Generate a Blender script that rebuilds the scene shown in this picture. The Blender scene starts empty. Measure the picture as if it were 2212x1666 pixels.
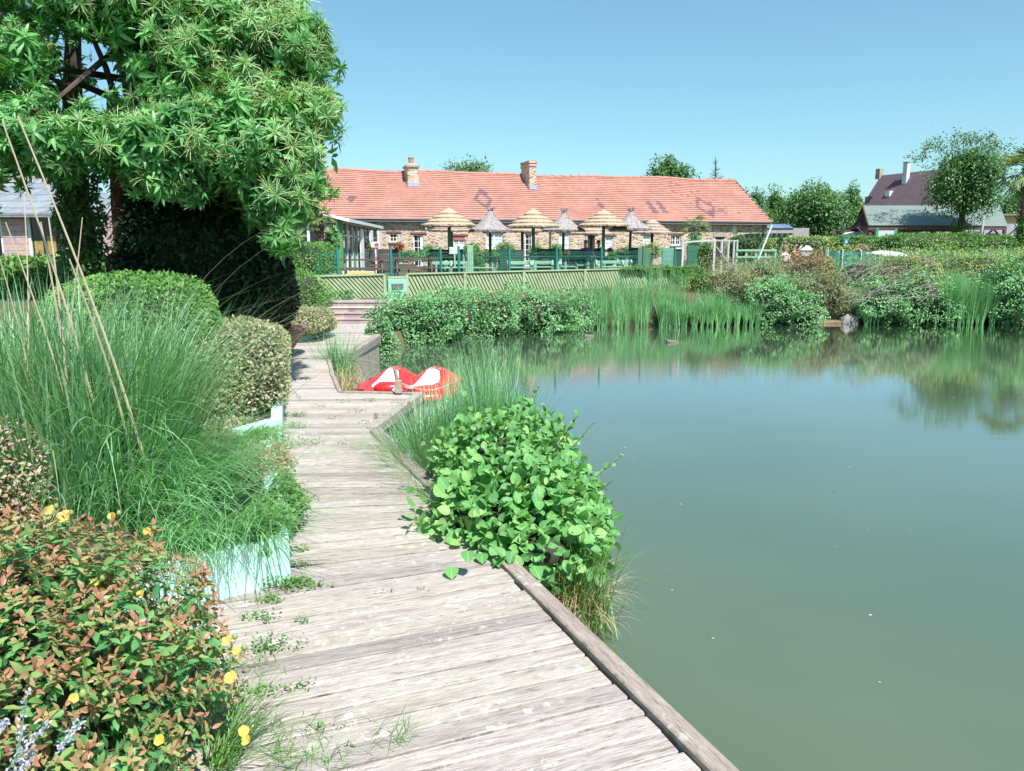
import bpy, math, random
import numpy as np
from mathutils import Vector, Matrix
R = math.radians
PI = math.pi
SC = bpy.context.scene
COL = SC.collection
# ------------------------------------------------------------------ camera, world, sun, exposure
PITCH = 10.35
EYE = 1.6
cam = bpy.data.cameras.new('camera'); camo = bpy.data.objects.new('camera', cam); COL.objects.link(camo)
camo.location = (0, 0, EYE); camo.rotation_euler = (R(90 - PITCH), 0, 0)
cam.sensor_width = 36; cam.lens = 27.0; cam.clip_start = 0.05; cam.clip_end = 3000
SC.camera = camo
W = bpy.data.worlds.new('World'); SC.world = W; W.use_nodes = True
SUN_AZ, SUN_EL = 30.0, 56.0           # degrees right of straight behind the viewer, height
nt = W.node_tree; bg = nt.nodes['Background']
sky = nt.nodes.new('ShaderNodeTexSky'); sky.sky_type = 'NISHITA'; sky.sun_disc = False
sky.sun_elevation = R(SUN_EL); sky.sun_rotation = R(180 - SUN_AZ)
sky.air_density = 1.0; sky.dust_density = 0.6; sky.ozone_density = 1.6; sky.altitude = 50
tn = nt.nodes.new('ShaderNodeMix'); tn.data_type = 'RGBA'; tn.blend_type = 'MULTIPLY'; tn.inputs[0].default_value = 1.0
tn.inputs[7].default_value = (0.71, 1.03, 1.06, 1)      # the photograph's cool white balance
gm = nt.nodes.new('ShaderNodeGamma'); gm.inputs[1].default_value = 0.80; nt.links.new(sky.outputs[0], gm.inputs[0]); nt.links.new(gm.outputs[0], tn.inputs[6]); nt.links.new(tn.outputs[2], bg.inputs[0]); bg.inputs[1].default_value = 0.125
sd = Vector((math.sin(R(SUN_AZ)) * math.cos(R(SUN_EL)), -math.cos(R(SUN_AZ)) * math.cos(R(SUN_EL)), math.sin(R(SUN_EL))))
sl = bpy.data.lights.new('sun', 'SUN'); sl.energy = 4.6; sl.angle = R(0.53); sl.color = (1.0, 0.965, 0.945)
so = bpy.data.objects.new('sun', sl); COL.objects.link(so); so.rotation_euler = sd.to_track_quat('Z', 'Y').to_euler(); so.location = (0, 0, 30)
SC.view_settings.view_transform = 'Standard'; SC.view_settings.look = 'None'
SC.view_settings.exposure = 0.78; SC.view_settings.gamma = 1.0
SC.cycles.max_bounces = 8; SC.cycles.transparent_max_bounces = 8
SC.cycles.caustics_reflective = False; SC.cycles.caustics_refractive = False

# ------------------------------------------------------------------ photo measuring: pixel (2212 x 1666 view of the photo) -> world point
F = 1659.0; SP, CP = math.sin(R(PITCH)), math.cos(R(PITCH))
def ray(px, py):
    u, v = (px - 1106) / F, (833 - py) / F
    return np.array([u, CP + v * SP, -SP + v * CP])
def P(px, py, z=0.0):
    d = ray(px, py); t = (z - EYE) / d[2]; return np.array([0, 0, EYE]) + d * t
def PY(px, py, Y):
    d = ray(px, py); return np.array([0, 0, EYE]) + d * (Y / d[1])
def PX(px, Y, z):           # point at distance Y and height z under pixel column px
    depth = Y * CP - (z - EYE) * SP
    return np.array([(px - 1106) / F * depth, Y, z])
def PL(px, py, o, a):       # on the vertical plane through o along angle a (degrees)
    d = ray(px, py); dx, dy = math.cos(R(a)), math.sin(R(a)); n = (dy, -dx)
    t = (o[0] * n[0] + o[1] * n[1]) / (d[0] * n[0] + d[1] * n[1]); return np.array([0, 0, EYE]) + d * t
def rng(s): return np.random.default_rng(s)

# ------------------------------------------------------------------ materials
def newmat(name):
    m = bpy.data.materials.new(name); m.use_nodes = True
    n = m.node_tree; b = n.nodes['Principled BSDF']; return m, n, b
def nd(n, t, **k):
    x = n.nodes.new(t)
    for a, v in k.items():
        if a in ('operation', 'blend_type', 'data_type', 'feature', 'distance', 'attribute_name', 'noise_dimensions', 'wave_type', 'bands_direction', 'interpolation', 'offset', 'offset_frequency', 'squash', 'wave_profile', 'clamp_factor'): setattr(x, a, v)
        else: x.inputs[a].default_value = v
    return x
def ramp(n, fac, stops, interp='LINEAR'):
    r = n.nodes.new('ShaderNodeValToRGB'); r.color_ramp.interpolation = interp
    e = r.color_ramp.elements
    while len(e) < len(stops): e.new(0.5)
    for i, (p, c) in enumerate(stops):
        e[i].position = p; e[i].color = (*c, 1) if len(c) == 3 else c
    n.links.new(fac, r.inputs[0]); return r.outputs[0]
def mixc(n, fac, a, b, mode='MIX'):
    x = n.nodes.new('ShaderNodeMix'); x.data_type = 'RGBA'; x.blend_type = mode
    for s, v in ((0, fac), (6, a), (7, b)):
        if isinstance(v, (int, float)): x.inputs[s].default_value = v
        elif isinstance(v, tuple): x.inputs[s].default_value = (*v, 1)
        else: n.links.new(v, x.inputs[s])
    return x.outputs[2]
def coords(n, kind='Object', scale=(1, 1, 1), rot=(0, 0, 0)):
    if kind in ('Object', 'Generated', 'UV'):
        t = n.nodes.new('ShaderNodeTexCoord').outputs[kind]
    else:
        a = n.nodes.new('ShaderNodeAttribute'); a.attribute_name = kind; t = a.outputs['Vector']
    m = n.nodes.new('ShaderNodeMapping'); m.inputs['Scale'].default_value = scale; m.inputs['Rotation'].default_value = rot
    n.links.new(t, m.inputs[0]); return m.outputs[0]
def noise(n, vec, scale, detail=4, rough=0.55, dist=0.0):
    x = nd(n, 'ShaderNodeTexNoise', Scale=scale, Detail=detail, Roughness=rough, Distortion=dist)
    n.links.new(vec, x.inputs['Vector']); return x.outputs[0]
def bump(n, h, strength, dist, b):
    x = nd(n, 'ShaderNodeBump', Strength=strength, Distance=dist); n.links.new(h, x.inputs['Height'])
    n.links.new(x.outputs[0], b.inputs['Normal']); return x
MATS = {}
def simple(name, col, rough=0.6, var=0.25, scale=6.0, bmp=0.0, metal=0.0, spec=0.5, streak=(1, 1, 1)):
    """painted or plain surface with cloudy wear"""
    if name in MATS: return MATS[name]
    m, n, b = newmat(name); v = coords(n, 'Object', streak)
    f = noise(n, v, scale, 6, 0.65)
    dk = tuple(c * (1 - var) for c in col); lt = tuple(min(1, c * (1 + var * 0.6)) for c in col)
    n.links.new(ramp(n, f, [(0.3, dk), (0.5, col), (0.72, lt)]), b.inputs['Base Color'])
    b.inputs['Roughness'].default_value = rough; b.inputs['Metallic'].default_value = metal
    b.inputs['Specular IOR Level'].default_value = spec
    if bmp: bump(n, noise(n, v, scale * 6, 5), 0.5, bmp, b)
    MATS[name] = m; return m
def leafmat(name, stops, rough=0.5, trans=0.3, vein=0.0, patch=0.25, tint=None, spec=0.4):
    """leaf: colour by each leaf's own random number, a little by clump; attribute lf = (along, across, random)"""
    if name in MATS: return MATS[name]
    m, n, b = newmat(name)
    a = n.nodes.new('ShaderNodeAttribute'); a.attribute_name = 'lf'
    s = n.nodes.new('ShaderNodeSeparateXYZ'); n.links.new(a.outputs['Vector'], s.inputs[0])
    k = len(stops); c = ramp(n, s.outputs[2], [(i / max(1, k - 1), st) for i, st in enumerate(stops)])
    if patch:
        f = noise(n, coords(n, 'Object'), 1.7, 3)
        lo = tuple(x * 0.72 for x in (1, 1, 1))
        c = mixc(n, patch, c, ramp(n, f, [(0.35, tuple(x * 0.5 for x in stops[0])), (0.65, tuple(min(1, x * 1.45) for x in stops[-1]))]))
    if vein:
        ab = nd(n, 'ShaderNodeMath', operation='ABSOLUTE'); n.links.new(s.outputs[1], ab.inputs[0])
        mu = nd(n, 'ShaderNodeMath', operation='MULTIPLY_ADD'); n.links.new(ab.outputs[0], mu.inputs[0]); mu.inputs[1].default_value = -0.45; n.links.new(s.outputs[0], mu.inputs[2])
        m2 = nd(n, 'ShaderNodeMath', operation='MULTIPLY'); n.links.new(mu.outputs[0], m2.inputs[0]); m2.inputs[1].default_value = 2 * PI * 8
        sn = nd(n, 'ShaderNodeMath', operation='SINE'); n.links.new(m2.outputs[0], sn.inputs[0])
        cm = nd(n, 'ShaderNodeMath', operation='LESS_THAN'); n.links.new(ab.outputs[0], cm.inputs[0]); cm.inputs[1].default_value = 0.035
        mx = nd(n, 'ShaderNodeMath', operation='MAXIMUM'); n.links.new(cm.outputs[0], mx.inputs[1])
        pw = ramp(n, sn.outputs[0], [(0.80, (0, 0, 0)), (1.0, (1, 1, 1))]); n.links.new(pw, mx.inputs[0])
        f2 = nd(n, 'ShaderNodeMath', operation='MULTIPLY'); n.links.new(mx.outputs[0], f2.inputs[0]); f2.inputs[1].default_value = vein
        c = mixc(n, f2.outputs[0], c, tuple(min(1, x * 1.9 + 0.02) for x in stops[-1]))
        bump(n, sn.outputs[0], 0.6, 0.0012, b)
    n.links.new(c, b.inputs['Base Color']); b.inputs['Roughness'].default_value = rough
    b.inputs['Specular IOR Level'].default_value = spec
    tr = n.nodes.new('ShaderNodeBsdfTranslucent'); n.links.new(mixc(n, 1.0, c, (1.25, 1.35, 0.55), 'MULTIPLY'), tr.inputs[0])
    ms = n.nodes.new('ShaderNodeMixShader'); ms.inputs[0].default_value = trans
    n.links.new(b.outputs[0], ms.inputs[1]); n.links.new(tr.outputs[0], ms.inputs[2])
    n.links.new(ms.outputs[0], n.nodes['Material Output'].inputs[0])
    MATS[name] = m; return m

# ------------------------------------------------------------------ mesh helpers
class MB:
    def __init__(s): s.v = []; s.f = []; s.m = []; s.a = None; s.uv = []
    def add(s, vs, fs, mi=0):
        o = len(s.v); s.v.extend([tuple(map(float, p)) for p in vs])
        for f in fs: s.f.append(tuple(i + o for i in f)); s.m.append(mi)
        return s
    def box(s, c, size, rz=0.0, mi=0, M=None, taper=1.0):
        hx, hy, hz = size[0] / 2, size[1] / 2, size[2] / 2
        pts = [(x * hx * (taper if z > 0 else 1), y * hy * (taper if z > 0 else 1), z * hz) for z in (-1, 1) for x, y in ((-1, -1), (1, -1), (1, 1), (-1, 1))]
        if M is None: M = Matrix.Rotation(rz, 3, 'Z')
        pts = [M @ Vector(p) + Vector(c) for p in pts]
        return s.add(pts, [(0, 3, 2, 1), (4, 5, 6, 7), (0, 1, 5, 4), (1, 2, 6, 5), (2, 3, 7, 6), (3, 0, 4, 7)], mi)
    def bar(s, a, b, w, h, mi=0, up=(0, 0, 1)):
        a, b = Vector(a), Vector(b); d = b - a; L = d.length
        if L < 1e-6: return s
        z = d.normalized(); u = Vector(up)
        if abs(z.dot(u)) > 0.98: u = Vector((0, 1, 0))
        x = u.cross(z).normalized(); y = z.cross(x)
        M = Matrix((x, y, z)).transposed()
        return s.box((a + b) / 2, (w, h, L), M=M, mi=mi)
    def tube(s, pts, rad, n=8, mi=0, caps=True):
        pts = [Vector(p) for p in pts]; k = len(pts)
        if not hasattr(rad, '__len__'): rad = [rad] * k
        vs = []; ref = None
        for i, p in enumerate(pts):
            t = (pts[min(i + 1, k - 1)] - pts[max(i - 1, 0)]).normalized()
            if ref is None: ref = Vector((1, 0, 0)) if abs(t.x) < 0.9 else Vector((0, 1, 0))
            x = (ref - t * ref.dot(t)).normalized(); y = t.cross(x); ref = x
            for j in range(n):
                a = 2 * PI * j / n; vs.append(p + (x * math.cos(a) + y * math.sin(a)) * rad[i])
        fs = [(i * n + j, i * n + (j + 1) % n, (i + 1) * n + (j + 1) % n, (i + 1) * n + j) for i in range(k - 1) for j in range(n)]
        if caps: fs += [tuple(range(n - 1, -1, -1)), tuple((k - 1) * n + j for j in range(n))]
        return s.add(vs, fs, mi)
    def lathe(s, prof, n=32, c=(0, 0, 0), mi=0, jit=0.0, seed=0, sx=1.0, sy=1.0):
        r_ = random.Random(seed); vs = []
        for (r, z) in prof:
            for j in range(n):
                a = 2 * PI * j / n; q = r * (1 + jit * (r_.random() - 0.5)); dz = jit * 0.25 * (r_.random() - 0.5)
                vs.append((c[0] + q * math.cos(a) * sx, c[1] + q * math.sin(a) * sy, c[2] + z + dz))
        k = len(prof)
        fs = [(i * n + j, i * n + (j + 1) % n, (i + 1) * n + (j + 1) % n, (i + 1) * n + j) for i in range(k - 1) for j in range(n)]
        fs += [tuple(range(n - 1, -1, -1)), tuple((k - 1) * n + j for j in range(n))]
        return s.add(vs, fs, mi)
    def prism(s, poly, z0, z1, mi=0):
        n = len(poly); vs = [(x, y, z0) for x, y in poly] + [(x, y, z1) for x, y in poly]
        return s.add(vs, [tuple(range(n - 1, -1, -1)), tuple(range(n, 2 * n))] + [(i, (i + 1) % n, n + (i + 1) % n, n + i) for i in range(n)], mi)
    def build(s, name, mats, parent=None, world=False, smooth=False, bevel=0.0):
        me = bpy.data.meshes.new(name)
        vs = s.v
        if world and parent is not None:
            rt = parent
            while rt.parent: rt = rt.parent
            Mi = (Matrix.Translation(rt.location) @ rt.rotation_euler.to_matrix().to_4x4()).inverted()
            vs = [tuple(Mi @ Vector(p)) for p in vs]
        me.from_pydata(vs, [], s.f)
        mats = mats if isinstance(mats, (list, tuple)) else [mats]
        for m in mats: me.materials.append(m)
        me.polygons.foreach_set('material_index', s.m)
        if smooth: me.polygons.foreach_set('use_smooth', [True] * len(s.f))
        if s.uv:
            ul = me.uv_layers.new(name='UVMap'); flat = [c for f in s.uv for p in f for c in p]; ul.data.foreach_set('uv', flat)
        me.update()
        o = bpy.data.objects.new(name, me); COL.objects.link(o)
        if parent is not None: o.parent = parent
        if bevel:
            b = o.modifiers.new('bevel', 'BEVEL'); b.width = bevel; b.segments = 2; b.limit_method = 'ANGLE'
        return o
def tag(o, label=None, cat=None, group=None, kind=None):
    if label: o['label'] = label
    if cat: o['category'] = cat
    if group: o['group'] = group
    if kind: o['kind'] = kind
    return o
def thing(name, label, cat, loc=(0, 0, 0), rz=0.0, group=None):
    o = bpy.data.objects.new(name, None); COL.objects.link(o); o.location = tuple(map(float, loc)); o.rotation_euler = (0, 0, rz)
    o.empty_display_size = 0.2
    return tag(o, label, cat, group)
def copy_tree(o, parent=None):
    c = o.copy(); COL.objects.link(c); c.parent = parent
    for ch in list(o.children): copy_tree(ch, c)
    return c

# leaf templates: verts (x across, y along, z up), faces, lf (along, across)
def T_leaf(w=0.3, fold=0.12, droop=0.25, st=((0.35, 1.0), (0.72, 0.72))):
    V = [(0, 0, 0)]; A = [(0, 0)]; Fc = []
    for (y, k) in st:
        z = -droop * y * y
        V += [(0, y, z), (-w / 2 * k, y, z + fold * w * k), (w / 2 * k, y, z + fold * w * k)]; A += [(y, 0), (y, -k), (y, k)]
    V.append((0, 1, -droop)); A.append((1, 0)); t = len(V) - 1
    Fc += [(0, 1, 2), (0, 3, 1)]
    for i in range(len(st) - 1):
        a = 1 + 3 * i; b = a + 3; Fc += [(a, b, b + 1, a + 1), (a, a + 2, b + 2, b)]
    a = 1 + 3 * (len(st) - 1); Fc += [(a, t, a + 1), (a, a + 2, t)]
    return np.array(V, float), Fc, np.array(A, float)
def T_diamond(w=0.45):
    return np.array([(0, 0, 0), (w / 2, 0.5, 0.04), (0, 1, -0.12), (-w / 2, 0.5, 0.04)], float), [(0, 1, 2, 3)], np.array([(0, 0), (0.5, 1), (1, 0), (0.5, -1)], float)
def merge_t(parts):
    """parts: list of (template, 3x3, offset, fixed random or None) -> one template with per-vertex random offset"""
    V = []; Fc = []; A = []; Q = []
    for (t, M, o, q) in parts:
        k = len(V); V += [tuple(M @ Vector(p) + Vector(o)) for p in t[0]]; Fc += [tuple(i + k for i in f) for f in t[1]]; A += [tuple(a) for a in t[2]]; Q += [q] * len(t[0])
    return np.array(V), Fc, np.array(A), np.array(Q, float)
def unit(a): return a / (np.linalg.norm(a, axis=-1, keepdims=True) + 1e-9)
def scatter(name, tmpl, pos, d, up, size, rnd, mat, parent=None, lab=None, extra=None, smooth=True):
    """one mesh of N copies of a template; world coordinates are made relative to the parent's place"""
    tv, tf, ta = tmpl[0], tmpl[1], tmpl[2]; N = len(pos); nv = len(tv)
    Y = unit(d); Z = unit(up - (up * Y).sum(1, keepdims=True) * Y); X = np.cross(Y, Z)
    size = np.broadcast_to(np.asarray(size, float), (N,))
    M = np.stack([X, Y, Z], 2) * size[:, None, None]
    vv = np.einsum('nij,vj->nvi', M, tv) + pos[:, None, :]
    vv = vv.reshape(-1, 3)
    if extra is not None: vv = np.vstack([vv, extra[0]])
    if parent is not None:
        rt = parent
        while rt.parent: rt = rt.parent
        vv = vv - np.array(rt.location)
    me = bpy.data.meshes.new(name); me.vertices.add(len(vv)); me.vertices.foreach_set('co', vv.astype(np.float32).ravel())
    off = (np.arange(N) * nv)
    loops = []; starts = []; tot = 0
    allp = []
    flat = np.concatenate([np.array(f) for f in tf]); lens = np.array([len(f) for f in tf])
    L = (flat[None, :] + off[:, None]).ravel(); LT = np.tile(lens, N)
    if extra is not None:
        ef = np.concatenate([np.array(f) for f in extra[1]]) + N * nv; L = np.concatenate([L, ef]); LT = np.concatenate([LT, np.array([len(f) for f in extra[1]])])
    me.loops.add(len(L)); me.loops.foreach_set('vertex_index', L.astype(np.int32))
    me.polygons.add(len(LT)); me.polygons.foreach_set('loop_start', np.concatenate([[0], np.cumsum(LT)[:-1]]).astype(np.int32))
    try: me.polygons.foreach_set('loop_total', LT.astype(np.int32))
    except Exception: pass
    mats = mat if isinstance(mat, (list, tuple)) else [mat]
    for m in mats: me.materials.append(m)
    if extra is not None: me.polygons.foreach_set('material_index', np.concatenate([np.zeros(N * len(tf)), np.ones(len(extra[1]))]).astype(np.int32))
    lf = np.zeros((N, nv, 3)); lf[:, :, :2] = ta[None]; lf[:, :, 2] = np.asarray(rnd)[:, None]
    if len(tmpl) > 3: lf[:, :, 2] = np.clip(tmpl[3][None, :] + (np.asarray(rnd)[:, None] - 0.5) * 0.5, 0, 1)
    lf = lf.reshape(-1, 3)
    if extra is not None: lf = np.vstack([lf, np.zeros((len(extra[0]), 3))])
    at = me.attributes.new('lf', 'FLOAT_VECTOR', 'POINT'); at.data.foreach_set('vector', lf.astype(np.float32).ravel())
    me.update(calc_edges=True)
    if smooth: me.polygons.foreach_set('use_smooth', np.ones(len(LT), bool))
    o = bpy.data.objects.new(name, me); COL.objects.link(o)
    if parent is not None: o.parent = parent
    if lab: tag(o, *lab)
    return o
def lumps(q, rn, amp, k=7, f=(1.5, 5)):
    """smooth lumpy factor over unit vectors q"""
    s = np.zeros(len(q))
    for i in range(k):
        w = unit(rn.normal(size=3)) * rn.uniform(*f); s += np.sin(q @ w * 1.0 + rn.uniform(0, 6.28))
    return 1 + amp * s / math.sqrt(k)
def blob(c, r, n, rn, p=2.0, shell=0.3, amp=0.12, zmin=None, f=(2, 7)):
    """points and normals in the outer shell of a (super)ellipsoid"""
    q = unit(rn.normal(size=(int(n), 3)))
    if p != 2.0:
        s = (np.abs(q) ** p).sum(1) ** (1 / p); qq = q / s[:, None]
    else: qq = q
    rad = lumps(q, rn, amp, f=f) * (1 - shell * rn.random(len(q)) ** 1.6)
    pos = qq * rad[:, None] * np.array(r) + np.array(c)
    if p != 2.0: nn = unit(np.sign(qq) * np.abs(qq) ** (p - 1) / np.array(r))
    else: nn = unit(q / np.array(r))
    if zmin is not None:
        k = pos[:, 2] > zmin; pos, nn = pos[k], nn[k]
    return pos, nn
def leafdirs(nn, rn, out=0.6, grav=0.2, rand=1.0):
    d = unit(nn * out + rn.normal(size=nn.shape) * rand * 0.6 + np.array([0, 0, -grav]))
    up = unit(nn * 0.6 + np.array([0.15, -0.25, 0.75]) + rn.normal(size=nn.shape) * 0.45)
    return d, up
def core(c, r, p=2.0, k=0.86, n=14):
    """verts and faces of the solid dark core added inside a bush to block light"""
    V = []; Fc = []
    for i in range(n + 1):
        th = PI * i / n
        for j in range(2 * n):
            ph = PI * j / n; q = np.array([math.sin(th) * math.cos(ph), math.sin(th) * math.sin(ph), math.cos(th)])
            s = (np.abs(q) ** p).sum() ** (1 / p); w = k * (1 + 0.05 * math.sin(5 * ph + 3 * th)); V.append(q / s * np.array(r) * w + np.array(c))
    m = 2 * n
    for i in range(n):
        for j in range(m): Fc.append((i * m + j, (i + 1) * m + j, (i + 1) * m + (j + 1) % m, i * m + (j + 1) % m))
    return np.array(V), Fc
def blades(name, base, az, tilt, length, width, bend, rnd, mat, parent=None, seg=6, lab=None, twist=0.3, rs=0, gscale=1.0):
    """arching strap leaves: base (N,3), az heading, tilt from vertical at the root, bend how far it curls over"""
    rn = rng(rs + 991); N = len(base)
    t = np.linspace(0, 1, seg + 1)
    ang = tilt[:, None] + bend[:, None] * t[None, :] ** 1.5
    dr = np.sin(ang); dz = np.cos(ang); ds = length[:, None] / seg
    r = np.concatenate([np.zeros((N, 1)), np.cumsum((dr[:, 1:] + dr[:, :-1]) / 2 * ds, 1)], 1)
    z = np.concatenate([np.zeros((N, 1)), np.cumsum((dz[:, 1:] + dz[:, :-1]) / 2 * ds, 1)], 1)
    side = az + PI / 2 + rn.normal(size=N) * twist
    kink = rn.normal(size=N) * 0.05
    cx = base[:, 0:1] + r * np.cos(az)[:, None] + kink[:, None] * r * -np.sin(az)[:, None]
    cy = base[:, 1:2] + r * np.sin(az)[:, None] + kink[:, None] * r * np.cos(az)[:, None]
    cz = base[:, 2:3] + z
    wt = np.minimum(1, 1.15 - t ** 1.8 * 1.1)[None, :] * width[:, None] / 2
    ox = np.cos(side)[:, None] * wt; oy = np.sin(side)[:, None] * wt
    A = np.stack([cx - ox, cy - oy, cz], 2); B = np.stack([cx + ox, cy + oy, cz], 2)
    vv = np.stack([A, B], 2).reshape(N, -1, 3)
    lf = np.zeros((N, seg + 1, 2, 3)); lf[..., 0] = t[None, :, None]; lf[..., 0, 1] = -1; lf[..., 1, 1] = 1; lf[..., 2] = rnd[:, None, None]
    nv = (seg + 1) * 2
    tf = np.array([(2 * i, 2 * i + 1, 2 * i + 3, 2 * i + 2) for i in range(seg)])
    L = (tf[None] + (np.arange(N) * nv)[:, None, None]).ravel()
    vv = vv.reshape(-1, 3)
    if parent is not None:
        rt = parent
        while rt.parent: rt = rt.parent
        vv = vv - np.array(rt.location)
    me = bpy.data.meshes.new(name); me.vertices.add(len(vv)); me.vertices.foreach_set('co', vv.astype(np.float32).ravel())
    me.loops.add(len(L)); me.loops.foreach_set('vertex_index', L.astype(np.int32))
    k = N * seg; me.polygons.add(k); me.polygons.foreach_set('loop_start', (np.arange(k) * 4).astype(np.int32))
    try: me.polygons.foreach_set('loop_total', np.full(k, 4, np.int32))
    except Exception: pass
    me.materials.append(mat)
    at = me.attributes.new('lf', 'FLOAT_VECTOR', 'POINT'); at.data.foreach_set('vector', lf.reshape(-1).astype(np.float32))
    me.update(calc_edges=True); me.polygons.foreach_set('use_smooth', np.ones(k, bool))
    o = bpy.data.objects.new(name, me); COL.objects.link(o)
    if parent is not None: o.parent = parent
    if lab: tag(o, *lab)
    return o
def pip(poly, x, y):
    ins = np.zeros(x.shape, bool); n = len(poly)
    for i in range(n):
        x0, y0 = poly[i]; x1, y1 = poly[(i + 1) % n]
        c = ((y0 > y) != (y1 > y)) & (x < (x1 - x0) * (y - y0) / (y1 - y0 + 1e-12) + x0); ins ^= c
    return ins
def pdist(poly, x, y):
    d = np.full(x.shape, 1e9); n = len(poly)
    for i in range(n):
        x0, y0 = poly[i]; x1, y1 = poly[(i + 1) % n]; dx, dy = x1 - x0, y1 - y0
        t = np.clip(((x - x0) * dx + (y - y0) * dy) / (dx * dx + dy * dy), 0, 1)
        d = np.minimum(d, np.hypot(x - x0 - t * dx, y - y0 - t * dy))
    return d
WATER = -0.40
TER = 0.42

# ------------------------------------------------------------------ shared materials
M_white = simple('white_paint', (0.78, 0.80, 0.80), 0.45, 0.10, 9)
M_greenwood = simple('green_painted_wood', (0.115, 0.20, 0.10), 0.7, 0.35, 5, 0.002, streak=(1, 1, 0.4))
M_fence = simple('faded_green_slats', (0.36, 0.44, 0.25), 0.75, 0.28, 3.0, 0.002)
M_mint = simple('mint_paint', (0.28, 0.62, 0.46), 0.55, 0.08, 4)
M_darkwood = simple('brown_stained_wood', (0.115, 0.062, 0.05), 0.65, 0.4, 6, 0.002)
M_wire = simple('green_coated_wire', (0.02, 0.20, 0.17), 0.4, 0.15, 8)
M_bark = simple('bark', (0.085, 0.065, 0.05), 0.9, 0.5, 9, 0.02, streak=(1, 1, 0.3))
M_core = simple('dark_core', (0.035, 0.04, 0.02), 0.95, 0.4, 12)  # for the solid dark cores added inside bushes to block light
M_gwood2 = simple('pale_green_wood', (0.26, 0.46, 0.32), 0.65, 0.18, 5, 0.001)
M_dkgreen = simple('dark_green_wood', (0.03, 0.085, 0.05), 0.6, 0.3, 5, 0.001)
M_black = simple('black_metal', (0.02, 0.02, 0.022), 0.4, 0.2, 8)
M_redlint = simple('red_lintel', (0.20, 0.075, 0.065), 0.7, 0.25, 6)
M_skin = simple('skin', (0.62, 0.36, 0.27), 0.5, 0.06, 5)
M_iron = simple('rusty_iron', (0.30, 0.20, 0.15), 0.7, 0.4, 20)
def glassmat():
    m, n, b = newmat('window_glass'); b.inputs['Base Color'].default_value = (0.018, 0.022, 0.026, 1)
    b.inputs['Roughness'].default_value = 0.06; b.inputs['Specular IOR Level'].default_value = 0.6
    bump(n, noise(n, coords(n), 1.3, 2), 0.15, 0.01, b); return m
M_glass = glassmat()
def clearglass():
    m, n, b = newmat('clear_glass'); g = n.nodes.new('ShaderNodeBsdfGlossy'); g.inputs['Roughness'].default_value = 0.03; g.inputs[0].default_value = (0.9, 0.95, 0.93, 1)
    t = n.nodes.new('ShaderNodeBsdfTransparent'); t.inputs[0].default_value = (0.75, 0.86, 0.80, 1)
    f = n.nodes.new('ShaderNodeFresnel'); f.inputs[0].default_value = 1.5
    x = n.nodes.new('ShaderNodeMixShader'); n.links.new(f.outputs[0], x.inputs[0]); n.links.new(t.outputs[0], x.inputs[1]); n.links.new(g.outputs[0], x.inputs[2])
    n.links.new(x.outputs[0], n.nodes['Material Output'].inputs[0]); return m
M_clear = clearglass()
# foliage colours
G_CHEST = leafmat('chestnut_leaf', [(0.045, 0.16, 0.05), (0.11, 0.32, 0.09), (0.24, 0.54, 0.17)], 0.40, 0.30, patch=0.10)
G_CATKIN = leafmat('catkin', [(0.38, 0.52, 0.20), (0.60, 0.70, 0.36)], 0.7, 0.35, patch=0)
G_DARK = leafmat('shade_dark_leaves', [(0.010, 0.028, 0.012), (0.024, 0.055, 0.022)], 0.55, 0.12)  # near black leaf: the crown's shade is put into the colour
G_BLUE = leafmat('blue_green_blade', [(0.11, 0.28, 0.12), (0.22, 0.46, 0.22), (0.46, 0.66, 0.42)], 0.45, 0.25, patch=0.12)
G_STRAW = leafmat('dry_straw', [(0.42, 0.30, 0.16), (0.66, 0.55, 0.36)], 0.7, 0.25, patch=0)
G_HYPER = leafmat('hypericum_leaf', [(0.07, 0.24, 0.09), (0.14, 0.36, 0.11), (0.34, 0.38, 0.13), (0.40, 0.26, 0.13), (0.36, 0.165, 0.10)], 0.42, 0.25, patch=0)
G_ALDER = leafmat('alder_leaf', [(0.07, 0.24, 0.075), (0.10, 0.32, 0.09), (0.15, 0.40, 0.11), (0.30, 0.52, 0.17)], 0.36, 0.25, vein=0.45, patch=0.1)
G_HEDGE = leafmat('hedge_leaf', [(0.06, 0.17, 0.035), (0.11, 0.27, 0.05), (0.19, 0.37, 0.09)], 0.45, 0.25)
G_VARI = leafmat('variegated_leaf', [(0.10, 0.20, 0.06), (0.24, 0.32, 0.13), (0.46, 0.48, 0.28), (0.44, 0.34, 0.24)], 0.5, 0.25)
G_REED = leafmat('reed_blade', [(0.10, 0.28, 0.11), (0.19, 0.45, 0.19), (0.36, 0.62, 0.34)], 0.45, 0.3)
G_BUSH = leafmat('bank_bush_leaf', [(0.07, 0.22, 0.075), (0.15, 0.37, 0.135), (0.30, 0.52, 0.25)], 0.42, 0.25)
G_BRAMBLE = leafmat('bramble_leaf', [(0.09, 0.19, 0.07), (0.18, 0.30, 0.11), (0.36, 0.34, 0.18), (0.42, 0.30, 0.20)], 0.55, 0.25, patch=0.3)
G_RED = leafmat('reddish_leaf', [(0.12, 0.16, 0.05), (0.32, 0.17, 0.07), (0.46, 0.14, 0.08)], 0.55, 0.25)
G_YEL = leafmat('juniper_spray', [(0.12, 0.23, 0.06), (0.24, 0.37, 0.10), (0.42, 0.50, 0.19)], 0.5, 0.25)
G_TREE = leafmat('far_tree_leaf', [(0.04, 0.12, 0.035), (0.08, 0.20, 0.055), (0.14, 0.29, 0.085)], 0.45, 0.25)
G_TREE2 = leafmat('far_light_leaf', [(0.08, 0.17, 0.06), (0.16, 0.27, 0.11)], 0.5, 0.25)
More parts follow.
